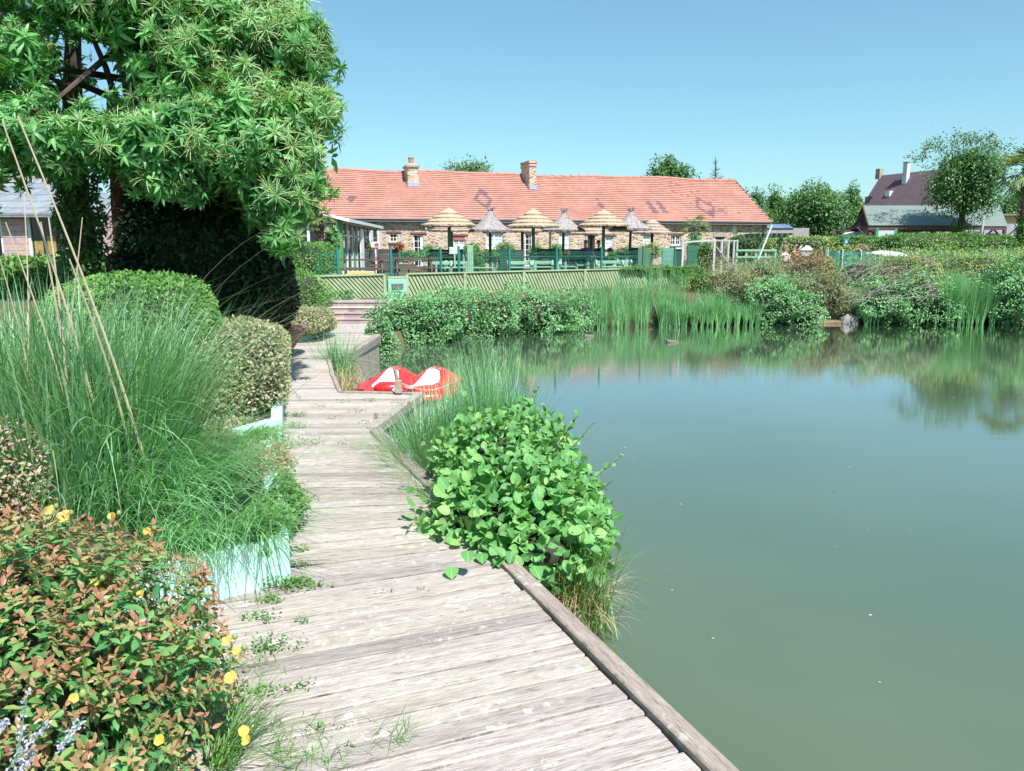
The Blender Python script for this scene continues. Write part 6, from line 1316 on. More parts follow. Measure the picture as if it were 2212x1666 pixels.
for (px, bk, yt, yb_, w_, mt, n_, ls, lb, nm) in [
    (1560, 2.2, 570, 690, 150, G_BRAMBLE, 5500, .055, 'dry brown and green bramble mound below the glass windbreak', 'bramble'), (1640, 2.8, 556, 690, 130, G_BRAMBLE, 5000, .055, 'mixed bramble mound below the pale green rail fence', 'bramble'), (1735, 3.0, 552, 690, 150, G_BRAMBLE, 5500, .055, 'bramble thicket on the bank below the sunbathers', 'bramble'),
    (1745, 3.4, 551, 640, 90, G_RED, 2600, .055, 'rust red leaved shrub below the sunbathers', 'red_shrub'), (1790, 3.2, 556, 615, 40, G_YEL, 700, .06, 'yellow flowering sprig at the edge of the red shrub', 'yellow_shrub'), (1850, 2.8, 547, 690, 150, G_BUSH, 5200, .05, 'grey green scrub with dead stems above the boulder', 'scrub'),
    (1930, 2.8, 547, 680, 160, G_BRAMBLE, 5500, .05, 'dry twiggy scrub in the middle of the right bank', 'scrub'), (1985, 3.4, 541, 640, 190, G_YEL, 7000, .06, 'yellow green juniper spreading below the netting', 'juniper'), (2110, 3.2, 538, 640, 190, G_YEL, 7000, .06, 'second yellow green juniper farther right on the bank', 'juniper'), (2220, 3.0, 536, 640, 150, G_YEL, 5000, .06, 'juniper at the right edge of the bank', 'juniper'),
    (2060, 1.6, 600, 690, 200, G_BRAMBLE, 5500, .05, 'brown flecked scrub between junipers and right hand reeds', 'scrub'), (1510, 2.2, 585, 640, 70, G_HEDGE, 1800, .055, 'bright ivy hump at the right end of the slatted fence', 'ivy_mound'), (1775, 1.1, 590, 685, 120, G_BRAMBLE, 4500, .05, 'dry leafed bramble directly above the small landing', 'bramble'), (1700, 1.2, 590, 695, 120, G_BUSH, 4000, .05, 'green scrub between the leafy bushes left of the landing', 'scrub'), (1590, 1.3, 596, 690, 110, G_BRAMBLE, 4000, .05, 'brown flecked scrub behind the right end of the reed belt', 'scrub'), (2130, 1.4, 600, 690, 120, G_BUSH, 3000, .05, 'green scrub behind the right hand reeds', 'scrub')]:
    bank(nm, px, bk, yt, yb_, w_, mt, n_, ls, lb, amp=.32, corek=.82, p=2.1, f=(2.5, 10))
# ivy hanging over the slatted fence
rn = rng(31); N = 5200; a_ = fpos(1335) + (fpos(1500) - fpos(1335)) * rn.random(N) ** .7; zz = .98 - (rn.random(N) ** 1.3) * (.12 + .5 * np.clip((a_ - fpos(1380)) / (fpos(1490) - fpos(1380)), 0, 1)) * (0.6 + .4 * np.sin(a_ * 5)); pos = np.array([fworld(x, z_, .04 + .1 * rn.random()) for x, z_ in zip(a_, zz)]); nn = np.tile(np.array([fn[0], fn[1], .3]), (N, 1))
r_ = thing('ivy_curtain', 'ivy hanging over the right part of the long slatted fence', 'ivy', tuple(pos.mean(0))); d, up = leafdirs(nn, rn, .3, .5); scatter('foliage', D4, pos, d, up, .07 * rn.uniform(.6, 1.2, N), rn.random(N), G_HEDGE, r_)
# vine tendrils on the left slatted fence
rn = rng(32); N = 420; a_ = fpos(760) + (fpos(700) - fpos(760)) * rn.random(N); zz = .36 + .30 * rn.random(N) ** 2; pos = np.array([fworld(x, z_, .05) for x, z_ in zip(a_, zz)]); r_ = thing('creeper', 'sparse creeper at the foot of the short slatted fence', 'creeper', tuple(pos.mean(0))); d, up = leafdirs(np.tile(np.array([fn[0], fn[1], .3]), (N, 1)), rn, .3, .3); scatter('foliage', D4, pos, d, up, .05, rn.random(N), G_BUSH, r_)
def reeds(px0, px1, n, back0, back1, L0, L1, lab, width=.012, mat=G_REED, seed=0, name='reeds', spread=.25, wob=None):
    rn = rng(seed + 50); px = rn.uniform(px0, px1, n); bk = rn.uniform(back0, back1, n)
    # clumps: pull towards random centres
    cc = rn.uniform(px0, px1, max(3, int((px1 - px0) / 9))); near_ = cc[np.argmin(np.abs(px[:, None] - cc[None]), 1)]; px = px * .45 + near_ * .55
    grid = {int(k): shore(k) for k in range(int(px0) - 12, int(px1) + 14, 6)}
    keys = np.array(sorted(grid)); P_ = np.array([grid[k] for k in keys]); bx_ = np.interp(px, keys, P_[:, 0]); by_ = np.interp(px, keys, P_[:, 1]); dn = np.hypot(bx_, by_); base = np.stack([bx_ * (1 + bk / dn), by_ * (1 + bk / dn), np.full(n, WATER)], 1); base[:, 2] = np.maximum(WATER - .03, ground_h(base[:, 0], base[:, 1]) - .03)
    L = rn.uniform(L0, L1, n) * (1 + .12 * np.sin(px * .05)); r_ = thing(name, lab, 'reeds', tuple(base.mean(0)))
    blades('blades', base, rn.uniform(0, 2 * PI, n), rn.uniform(.02, spread, n), L, width * rn.uniform(.7, 1.4, n), rn.uniform(.0, .7, n) ** 2 * 2, rn.random(n), mat, r_, 5, rs=seed)
    return r_
reeds(1390, 1645, 4200, .0, .9, .50, .76, 'dense belt of bright green reeds along the far shore', seed=1, width=.014)
reeds(1250, 1400, 1500, .1, 1.3, .55, .85, 'looser pale green reeds in front of the slatted fence', seed=2, width=.010)
reeds(1320, 1480, 520, .8, 1.9, .70, 1.0, 'tall thin reeds standing behind the dense belt', seed=3, width=.008)
reeds(2040, 2155, 2300, .0, .9, 1.0, 1.35, 'tall reed stand on the right bank before the dark alder bush', seed=4)
reeds(1180, 1235, 500, .1, .8, .5, .8, 'small reed clump between two leafy bushes', seed=5, width=.009)
reeds(1082, 1110, 260, .1, .5, .6, .85, 'narrow reed tuft between the bushes below the slatted fence', seed=6, width=.009)
reeds(1860, 1900, 300, .0, .3, .4, .7, 'thin reed tuft hanging beside the boulder', seed=7, width=.010)
reeds(1590, 1665, 500, 3.5, 5.5, .7, 1.0, 'wispy tall grasses below the leaning white pole', seed=8, width=.009)
reeds(1480, 1600, 900, 2.0, 3.4, .25, .5, 'dry straw coloured grasses on the bramble mound', seed=9, width=.010, mat=G_STRAW, spread=.9)
reeds(1700, 1715, 120, .2, .5, .5, .7, 'thin bright reed tuft left of the small landing', seed=10, width=.010)
# dead twigs, boulder and landing
rr = random.Random(12); dt = thing('dead_branches', 'grey dead branches lying on the scrub of the right bank', 'branches', tuple(PX(1900, 20.5, .9))); q = MB()
for i in range(90):
    px, py = rr.uniform(1810, 2010), rr.uniform(566, 660); Y = 20.0 + (640 - py) / 60; a = PY(px, py, Y - .95); L_ = rr.uniform(.15, .7); an = rr.uniform(-.3, .9); q.tube([tuple(a), tuple(a + np.array([math.cos(an) * L_ * .5, rr.uniform(-.1, .1), math.sin(an) * L_ * .5 + .03])), tuple(a + np.array([math.cos(an) * L_, rr.uniform(-.15, .15), math.sin(an) * L_]))], [.008, .006, .003], 4)
q.build('branch', simple('dead_grey_twig', (.30, .26, .23), .9), dt, world=True)
a = P(1837, 700, WATER); q = MB(); rr = random.Random(6); q.lathe([(.0, -.15), (.20, -.1), (.25, .02), (.22, .14), (.12, .22), (0, .23)], 10, (a[0], a[1] + .1, WATER), jit=.25, seed=4, sx=1.0, sy=.8); tag(q.build('boulder', simple('grey_boulder', (.30, .27, .25), .9, .35, 7, .02), bevel=.02), 'grey boulder on the small landing at the far shore', 'boulder')
q = MB(); c0_, c1_ = P(1765, 700, WATER), P(1850, 702, WATER); q.box(((c0_[0] + c1_[0]) / 2, c0_[1] + .30, WATER + .02), (1.05, .5, .10)); q.box(((c0_[0] + c1_[0]) / 2 + .1, c0_[1] + .75, WATER + .10), (.9, .5, .14)); tag(q.build('landing', simple('trodden_earth', (.24, .17, .10), .95, .4, 6, .01), bevel=.03), 'low trodden earth landing between two leafy bushes at the far shore', 'landing')
# ================================================================== hedges and shrubs along the left of the deck
hedge('hedge', 585, 706, 18.6, 526, 610, 2.6, G_HEDGE, 9000, .055, 'clipped green hedge block in front of the conservatory', amp=.03)
shrub('hedge', 632, 15.6, 585, 715, 130, G_HEDGE, 7500, .05, 'loose green hedge sloping down beside the short slatted fence', 'hedge', 1.3, 3, .1, corek=.88)
shrub('shrub', 662, 13.3, 664, 722, 114, G_VARI, 6500, .042, 'low yellowish shrub spilling over the farthest mint planter', p=2.6, ry=.75, corek=.85)
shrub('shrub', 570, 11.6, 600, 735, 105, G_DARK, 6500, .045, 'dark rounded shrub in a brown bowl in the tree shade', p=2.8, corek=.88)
a = PX(586, 11.15, .2); q = MB(); q.lathe([(.28, 0), (.36, .12), (.46, .26), (.50, .27), (.50, .31), (.42, .31), (.40, .2)], 28, (a[0], 11.3, .10)); tag(q.build('bowl_planter', simple('brown_terracotta', (.20, .11, .085), .7, .25, 5), smooth=False), 'wide brown bowl planter at the foot of the dark rounded shrub', 'planter')
# clipped variegated hedge on the second planter
cx0, cy0, cz0 = -2.55, 7.25, .50
def boxhedge(name, c, r, n, mat, ls, lab, p=6, amp=.045, tm=None, core_k=.90, rot=0.0, seed=1):
    rn = rng(seed); root = thing(name, lab, 'hedge', (c[0], c[1], c[2] - r[2])); pos, nn = blob((0, 0, 0), r, n, rn, p, .22, amp, f=(3, 10)); V, Fc = core((0, 0, 0), r, p, core_k)
    cr, sr = math.cos(rot), math.sin(rot); M3 = np.array([[cr, -sr, 0], [sr, cr, 0], [0, 0, 1]]); pos = pos @ M3.T + np.array(c); nn = nn @ M3.T; V = V @ M3.T + np.array(c)
    d, up = leafdirs(nn, rn, .55, .05); scatter('foliage', tm or D6, pos, d, up, ls * rn.uniform(.6, 1.25, len(pos)), rn.random(len(pos)), [mat, M_core], root, extra=(V, Fc)); return root
boxhedge('hedge', (-2.74, 7.15, .50), (.60, .98, .385), 26000, G_VARI, .034, 'clipped cream and green variegated hedge block beside the deck', rot=.27, p=5)
# trailing plants under and before it
shrub('ground_shrub', 478, 6.0, 915, 985, 150, G_VARI, 5000, .03, 'low variegated shoots below the clipped hedge block', p=2.4, ry=.5, corek=.7, tmpl=D6)
shrub('ground_shrub', 535, 4.6, 990, 1150, 165, G_PINK, 7500, .026, 'pink tipped creeping shrub behind the nearest mint planter', p=2.3, ry=.5, corek=.72, tmpl=D6, amp=.22)
shrub('ground_plant', 572, 3.66, 1098, 1172, 105, G_HEDGE, 4200, .026, 'bright green feathery plant on top of the nearest mint planter', 'plant', p=2.4, ry=.26, corek=.7, tmpl=D6, amp=.2)
# rounded hedge behind the tall grass
shrub('hedge', 300, 6.6, 592, 860, 300, G_HEDGE, 26000, .034, 'rounded light green hedge behind the tall grass', 'hedge', 1.0, 3, .06, corek=.9, tmpl=D6)
shrub('hedge', 425, 7.6, 690, 840, 160, G_HEDGE, 6000, .045, 'low green hedge shoulder right of the rounded hedge', 'hedge', .8, 2.6, .1, corek=.85)
shrub('shrub', 90, 11.5, 556, 640, 260, G_HEDGE, 5500, .085, 'broad leaved green plants below the pavilion windows', p=2.6, corek=.8)
shrub('shrub', 265, 10.6, 560, 640, 160, G_BUSH, 3500, .07, 'green shrubs around the two tree trunks', p=2.4, corek=.8)
# near black leaf masses added to stand for the shade under the tree
for (px, Y, yt, yb_, w_, lb) in ((440, 9.1, 395, 720, 310, 'big near black leaf mass added as shade under the chestnut crown'), (545, 9.4, 500, 690, 150, 'near black leaf slope added as shade at the right below the crown'), (345, 9.2, 415, 700, 110, 'near black leaf mass added as shade right of the shaggy trunk')):
    shrub('shade_dark_leaves', px, Y, yt, yb_, w_, G_DARK, 11000, .07, lb, 'shade mass', ry=.7, p=2.1, amp=.3, corek=.93)

# ================================================================== sweet chestnut
def rosette(nl, th0, th1, tl, seed, wide=.26):
    rq = random.Random(seed); parts = []
    for j in range(nl):
        ph = 2.4 * j + rq.uniform(-.3, .3); th = th0 + (th1 - th0) * (j / nl) + rq.uniform(-.15, .15); s_ = rq.uniform(.75, 1.1) * (1.0 if j > nl * .3 else .7)
        d = Vector((math.cos(ph) * math.sin(th), math.cos(th), math.sin(ph) * math.sin(th))); z = Vector((0, 1, 0)) - d * d.y; z = z.normalized() if z.length > .05 else Vector((0, 0, 1)); x = d.cross(z)
        M = Matrix((x * s_, d * s_, z * s_)).transposed(); parts.append((tl, M, (0, -.25 + .3 * (1 - j / nl), 0), rq.uniform(.15, .85)))
    return merge_t(parts)
T_ros = rosette(17, .5, 1.95, T_leaf(.26, .12, .50, ((.25, .8), (.55, 1.0), (.82, .6))), 1)
T_cat = rosette(17, .25, 1.35, T_leaf(.036, .0, .45, ((.35, 1.0), (.7, 1.0), (.95, .9))), 2)
ct = thing('chestnut_tree', 'large sweet chestnut in yellow blossom overhanging the left of the path', 'tree', (-3.95, 9.35, .15))
lobes = [(510, 165, 8.7, 1.16, 1.0), (565, 330, 8.2, .78, 1.0), (470, 20, 8.7, 1.0, 1.0), (380, -110, 8.8, 1.2, .8), (500, -80, 8.8, .8, .8), (635, 430, 7.9, .32, 1.1), (615, 510, 7.8, .20, 1.0), (570, 440, 8.0, .28, .9), (445, 310, 8.0, .55, 1.0), (400, 385, 7.8, .27, .9), (300, 305, 7.6, .45, 1.1), (180, 310, 7.4, .36, 1.2), (330, 385, 7.6, .22, 1.0), (100, 335, 7.3, .30, 1.1), (40, 285, 7.2, .34, .9),
         (345, 250, 8.3, .48, .6), (410, 110, 8.4, .62, .9), (300, 10, 8.2, .6, .8), (160, -10, 8.0, .5, .7), (40, 110, 7.6, .38, .5), (70, 220, 7.6, .38, .5), (-90, 250, 7.8, .8, .9), (-120, 60, 8.2, 1.3, .8), (120, -140, 8.4, 1.2, .7), (-200, 330, 8, .7, .8), (650, 245, 8.3, .42, 1.1), (620, 110, 8.4, .5, 1.1), (480, 520, 8.8, .3, .4)]
rn = rng(21); P_, N_, Q_ = [], [], []
lim = MB(); hub = np.array([-4.3, 9.2, 3.1]); tb = np.array([-3.95, 9.35, .1])
lim.tube([tuple(tb), (-4.0, 9.35, 1.0), (-4.12, 9.3, 2.0), tuple(hub)], [.24, .19, .17, .15], 12)
lr_ = random.Random(9)
for i, (px, py, Y, r_, dn) in enumerate(lobes):
    c = PY(px, py, Y); n_ = int(175 * dn ** 1.5 * r_ ** 1.55 / .35); pos, nn = blob(c, (r_ * .93, r_ * .95, r_ * .82), n_, rn, 2, .5, .20); P_.append(pos); N_.append(nn)
    st_ = hub + (np.array([0, 0, 1]) * lr_.uniform(-.8, .9)); m_ = (st_ + c) / 2 + np.array([lr_.uniform(-.2, .2), lr_.uniform(-.2, .2), .25]); lim.tube([tuple(st_), tuple(m_), tuple(c)], [.045, .032, .012], 7)
    for k in range(5):
        e = c + unit(np.array([lr_.gauss(0, 1), lr_.gauss(0, 1), lr_.gauss(0, 1)])) * r_ * .9; lim.tube([tuple(m_ * .3 + c * .7), tuple((c + e) / 2 + np.array([0, 0, .04])), tuple(e)], [.02, .013, .006], 5)
lim.build('trunk', M_bark, ct, world=True)
pos, nn = np.vstack(P_), np.vstack(N_); d = unit(nn * .9 + rn.normal(size=nn.shape) * .45 + np.array([.05, -.12, .25])); up = rn.normal(size=nn.shape)
T_ros2 = rosette(11, .8, 2.3, T_leaf(.30, .14, .60, ((.25, .8), (.55, 1.0), (.82, .6))), 5)
kk = rn.random(len(pos)) < .55
for tm, k_ in ((T_ros, kk), (T_ros2, ~kk)): scatter('crown', tm, pos[k_], d[k_], up[k_], .118 * rn.uniform(.6, 1.4, k_.sum()), rn.random(k_.sum()), G_CHEST, ct)
sunny = (nn @ np.array([.35, -.55, .75]) > .15) & (rn.random(len(pos)) < np.clip(.05 + .42 * (pos[:, 2] - 2.4) + .30 * (pos[:, 0] + 4), .08, .80)); pc, dc = pos[sunny] + nn[sunny] * .03, unit(d[sunny] + np.array([0, 0, .35]))
scatter('blossom', T_cat, pc, dc, up[sunny], .135 * rn.uniform(.8, 1.25, len(pc)), rn.random(len(pc)), G_CATKIN, ct)
# dense inner leaves that close the crown
P2 = []
for (px, py, Y, r_, dn) in lobes:
    if dn < .85 or px < 330: continue
    pos, nn = blob(PY(px, py, Y + .45), (r_ * .85,) * 3, 900 * r_ ** 2, rn, 2, .9, .1); P2.append(pos)
for (px, py, Y, r_, k_) in ((500, 290, 9.3, .95, 1800), (560, 410, 9.0, .5, 600), (430, 220, 9.4, .7, 500)):
    pos, nn = blob(PY(px, py, Y), (r_,) * 3, k_, rn, 2, .9, .1); P2.append(pos)
pos = np.vstack(P2); scatter('crown', T_leaf(.33, .1, .3), pos, rn.normal(size=pos.shape) + np.array([0, 0, -.4]), rn.normal(size=pos.shape), .17 * rn.uniform(.7, 1.2, len(pos)), rn.random(len(pos)), G_CHEST, ct)
# ivy clad trunk and the shaggy brown trunk
iv = thing('ivy_clad_tree', 'thick trunk wrapped in dark ivy below the chestnut crown', 'tree', (-4.98, 8.75, .15)); x_ = PX(193, 9.3, 1)[0]
q = MB(); q.tube([(x_, 9.3, .1), (x_ + .02, 9.3, 1.2), (x_ - .06, 9.3, 2.2), (x_ + .1, 9.2, 3.4), (x_ + .3, 9.1, 4.6)], [.19, .16, .14, .10, .05], 10); iv.location = (x_, 9.3, .1); q.build('trunk', M_bark, iv, world=True)
N = 5200; t = rn.random(N); a = rn.random(N) * 2 * PI; rad = .17 + .10 * rn.random(N) + .03 * np.sin(t * 30); pos = np.stack([x_ + np.cos(a) * rad - .03 * t, 9.3 + np.sin(a) * rad, .15 + t * 2.6], 1); nn = np.stack([np.cos(a), np.sin(a), np.full(N, .1)], 1); dd, up = leafdirs(nn, rn, .3, .6); scatter('ivy', D6, pos, dd, up, .07 * rn.uniform(.6, 1.2, N), rn.random(N), G_TREE, iv)
x_ = PX(278, 9.0, 1)[0]; sg_ = thing('shaggy_trunk', 'shaggy brown fibrous trunk right of the ivy clad one', 'tree trunk', (x_, 9.0, .1)); q = MB(); q.tube([(x_, 9.0, .1), (x_ + .01, 9, 1.0), (x_ + .02, 9, 2.0), (x_ + .06, 9, 3.2)], [.13, .12, .12, .10], 10); rr = random.Random(4)
for i in range(420):
    a = rr.random() * 2 * PI; z_ = rr.uniform(.15, 3.0); q.bar((x_ + math.cos(a) * .10, 9 + math.sin(a) * .10, z_), (x_ + math.cos(a) * rr.uniform(.13, .19), 9 + math.sin(a) * rr.uniform(.13, .19), z_ - rr.uniform(.02, .10)), .014, .006)
q.build('trunk', simple('fibrous_brown', (.12, .055, .038), .95, .55, 18), sg_, world=True)

# ================================================================== tall blue green grass with dry canes
tg = thing('tall_grass', 'big arching clump of blue green grass with dry canes at the left', 'ornamental grass', (-2.3, 4.0, .2))
rn = rng(40); N = 4200; ang = rn.random(N) * 2 * PI; rr_ = rn.random(N) ** .5; base = np.stack([-2.42 + rr_ * np.cos(ang) * .60, 4.02 + rr_ * np.sin(ang) * .42, np.full(N, .17)], 1)
az = np.where(rn.random(N) < .62, rn.normal(-.1, .95, N), ang + rn.normal(0, .7, N)); tilt = np.abs(rn.normal(.08, .10, N)) + .16 * rr_ * (np.cos(ang) > 0); L = rn.uniform(.7, 1.36, N); bend = np.abs(rn.normal(.55, .48, N)) * np.clip(L, .8, 1.4)
blades('blades', base, az, tilt, L, .0105 * rn.uniform(.5, 1.35, N), bend, rn.random(N), G_BLUE, tg, 9, rs=1)
N = 1700; base = np.stack([-1.92 + rn.normal(0, .22, N), 3.86 + rn.normal(0, .2, N), np.full(N, .18)], 1); az = rn.normal(-.25, .6, N); blades('blades', base, az, np.abs(rn.normal(.35, .2, N)), rn.uniform(.45, .92, N), .006 * rn.uniform(.6, 1.3, N), rn.uniform(.9, 1.9, N), rn.random(N), G_REED, tg, 9, rs=2)
N = 700; t = rn.random(N); base = np.stack([-1.70 + .58 * t + rn.normal(0, .03, N), 3.22 + .34 * t + rn.normal(0, .05, N), np.full(N, .18)], 1); blades('front_blades', base, rn.normal(-1.1, .7, N), np.abs(rn.normal(.45, .25, N)), rn.uniform(.22, .55, N), .0055 * rn.uniform(.6, 1.3, N), rn.uniform(.9, 2.2, N), rn.random(N), G_REED, tg, 8, rs=22)
# long wiry arches reaching right
N = 64; base = np.stack([-2.1 + rn.normal(0, .3, N), 4.1 + rn.normal(0, .2, N), np.full(N, .2)], 1); blades('long_blades', base, rn.normal(.08, .30, N), rn.uniform(.15, .5, N), rn.uniform(1.6, 2.15, N), .0062 * np.ones(N), rn.uniform(1.0, 1.9, N), rn.random(N), leafmat('pale_wiry_blade', [(.34, .42, .28), (.50, .50, .34)], .5, .2, patch=0), tg, 14, rs=3)
cn_ = MB(); rr = random.Random(7)
canes = [((395, 1600 * 0 + 1130), (38, 250)), ((350, 1130), (150, 560)), ((290, 1000), (5, 262)), ((270, 1050), (12, 480)), ((225, 1060), (88, 480)), ((150, 880), (0, 560)), ((300, 950), (105, 470)), ((185, 700), (178, 470)), ((60, 900), (-20, 500)), ((250, 1050), (52, 420))]
for i, ((x0, y0), (x1, y1)) in enumerate(canes):
    a = PX(x0 * .8 + 20, 3.75, .25 + .2 * 0); b_ = PY(x1, y1, 3.25 + .06 * i); a = np.array([-2.0 - .06 * i + (x0 - 250) * .0014, 3.75 + .05 * (i % 3), .22]); k = [tuple(a + (b_ - a) * t + np.array([.04 * math.sin(t * PI), 0, 0])) for t in np.linspace(0, 1, 10)]; cn_.tube(k, [.0085 * (1 - .62 * t) * (1 if i in (0, 1, 2, 4, 6) else .7) for t in np.linspace(0, 1, 10)], 6)
cn_.build('dry_canes', simple('dry_cane', (.62, .50, .36), .6, .15, 8), tg, world=True)

# ================================================================== near shrubs: hypericum, pink shrub, lavender
def sprig(seed, n_pairs=5, w_=.42, droop=.25, spread=1.0):
    rq = random.Random(seed); parts = []
    tl = T_leaf(w_, .10, droop, ((.22, .72), (.5, 1.0), (.78, .62)))
    for k in range(n_pairs):
        t = k / (n_pairs - 1); y = -1.9 + 1.9 * t; s_ = 1.0 - .35 * t; el = .25 + .55 * t
        for sd_ in (0, 1):
            ph = (k % 2) * PI / 2 + sd_ * PI + rq.uniform(-.25, .25); th = (PI / 2 - el) * spread; d = Vector((math.cos(ph) * math.sin(th), math.cos(th), math.sin(ph) * math.sin(th))); z = (Vector((0, 1, 0)) - d * d.y).normalized(); x = d.cross(z); M = Matrix((x * s_, d * s_, z * s_)).transposed()
            parts.append((tl, M, (0, y, 0), min(1, max(0, .05 + .85 * t + rq.uniform(-.12, .12)))))
    # stem as thin blade pair
    st = (np.array([(-.02, -2.2, 0), (.02, -2.2, 0), (.012, .1, 0), (-.012, .1, 0), (0, -2.2, -.02), (0, -2.2, .02), (0, .1, .012), (0, .1, -.012)], float), [(0, 1, 2, 3), (4, 5, 6, 7)], np.array([(0, 0)] * 8, float)); parts.append((st, Matrix.Identity(3), (0, 0, 0), .95))
    return merge_t(parts)
hb = thing('flowering_bush', 'bronze tipped bush with yellow cup flowers in the near left corner', 'bush', (-1.55, 2.1, .1))
rn = rng(61); hc = np.array([-1.74, 2.10, .20]); hrr = (.84, .74, .57)
for sd_, nn_ in ((1, 760), (2, 640)):
    pos, nn = blob(hc, hrr, nn_ * 2.2, rn, 2.3, .30, .10, .02); d = unit(nn * .8 + np.array([0, 0, .55]) + rn.normal(size=nn.shape) * .33); sz_ = .046 * rn.uniform(.75, 1.2, len(pos))
    low = pos[:, 2] < .30; tw = rn.random(len(pos)); tw = np.where(low, tw * .35, .35 + .65 * tw)
    scatter('foliage', sprig(sd_ + 10, 5), pos, d, rn.normal(size=pos.shape), sz_, tw, G_HYPER, hb)
pos, nn = blob(hc, tuple(.85 * x for x in hrr), 5200, rn, 2.3, .45, .10); scatter('foliage', T_leaf(.45, .1, .2, ((.25, .75), (.5, 1), (.78, .62))), pos, nn + rn.normal(size=pos.shape) * .8, rn.normal(size=pos.shape) + np.array([0, 0, 1]), .05 * rn.uniform(.7, 1.2, len(pos)), rn.random(len(pos)) * .38, [G_HYPER, M_core], hb, extra=core(hc, hrr, 2.3, .66))
T_petal = T_leaf(.95, -.12, .05, ((.3, .55), (.65, 1.0), (.88, .75)))
def flower(c, nrm, s_, seed, kind='open'):
    rq = random.Random(seed); nrm = unit(np.array(nrm, float)); x = unit(np.cross(nrm, [.3, .2, .9])); y = np.cross(nrm, x); D_, U_ = [], []
    for k in range(5):
        a = 2 * PI * k / 5 + rq.uniform(-.15, .15); rd_ = x * math.cos(a) + y * math.sin(a); D_.append(rd_ * (1.0 if kind == 'open' else .55) + nrm * rq.uniform(.35, .75)); U_.append(nrm)
    return scatter('flower', T_petal, np.tile(np.array(c, float), (5, 1)), np.array(D_), np.array(U_), np.full(5, s_), rng(seed).random(5), G_FLOWER, hb)
for i, (px, py, Y, s_, k_) in enumerate([(108, 1104, 2.55, .026, 'open'), (140, 1118, 2.5, .034, 'open'), (243, 1118, 2.6, .024, 'cup'), (318, 1150, 2.5, .022, 'cup'), (490, 1385, 2.2, .022, 'open'), (510, 1408, 2.15, .020, 'cup'), (500, 1465, 2.05, .027, 'open'), (526, 1580, 1.85, .020, 'open'), (533, 1600, 1.82, .019, 'open'), (345, 1600, 1.65, .020, 'cup'), (305, 1285, 2.3, .020, 'cup'), (158, 1510, 1.6, .018, 'cup'), (205, 1260, 2.2, .018, 'cup')]):
    c = PY(px, py, Y); flower(c, (rn.uniform(-.3, .5), -.6, .7), s_ * .8, i + 3, k_)
    if i < 6 or i > 10: 
        c2 = c + np.array([.03, -.01, .02]); q = MB(); q.lathe([(0, -.011), (.007, -.006), (.009, 0), (.006, .008), (0, .012)], 8, tuple(c2)); q.build('bud', simple('green_bud', (.22, .30, .08), .5), hb, world=True, smooth=True)
c = PY(408, 1497, 1.95); scatter('faded_flower', T_leaf(.35, -.1, .1), np.tile(c, (9, 1)), rn.normal(size=(9, 3)) + np.array([.3, -.5, .6]), rn.normal(size=(9, 3)), .028, rn.random(9), leafmat('faded_orange_petal', [(.55, .28, .14), (.70, .42, .25)], .6, .2, patch=0), hb)
ps = thing('pink_shrub', 'pinkish cream small leaved shrub at the left edge beside the tall grass', 'shrub', (-2.7, 3.2, .2)); rn = rng(62); pos, nn = blob((-2.62, 3.25, .42), (.50, .42, .42), 11000, rn, 2.2, .4, .15); d, up = leafdirs(nn, rn, .7, -.1); scatter('foliage', D6, pos, d, up, .022 * rn.uniform(.6, 1.3, len(pos)), rn.random(len(pos)), [G_PINK, M_core], ps, extra=core((-2.62, 3.25, .42), (.5, .42, .42), 2.2, .6))
N = 26; b0 = np.stack([rn.uniform(-2.9, -2.3, N), rn.uniform(3.0, 3.4, N), np.full(N, .7)], 1); blades('shoots', b0, rn.uniform(0, 6.28, N), rn.uniform(.1, .8, N), rn.uniform(.15, .4, N), .003 * np.ones(N), rn.uniform(.2, 1.2, N), rn.random(N), G_PINK, ps, 6)
lv = thing('lavender', 'pale lavender spikes rising at the bottom left corner', 'lavender', (-1.05, 1.3, .2)); rn = rng(63)
for i, ((x0, y0), (x1, y1)) in enumerate([((20, 1720), (58, 1510)), ((-20, 1600), (10, 1560)), ((10, 1670), (95, 1572)), ((115, 1640), (172, 1560)), ((40, 1680), (65, 1630))]):
    a, b_ = PY(x0, y0, 1.22), PY(x1, y1, 1.28); q = MB(); q.tube([tuple(a + (a - b_) * .8), tuple(b_)], .0012, 5); stm = q.build('stem', G_BLUE, lv, world=True); N = 90; t = rn.random(N) ** .8; pos = a + np.outer(.1 + .95 * t, b_ - a) + rn.normal(size=(N, 3)) * .0035; d = rn.normal(size=(N, 3)) + (b_ - a) * 12; scatter('flower_spike', T_diamond(.6), pos, d, rn.normal(size=(N, 3)), .0085, rn.random(N), G_LAV, lv)

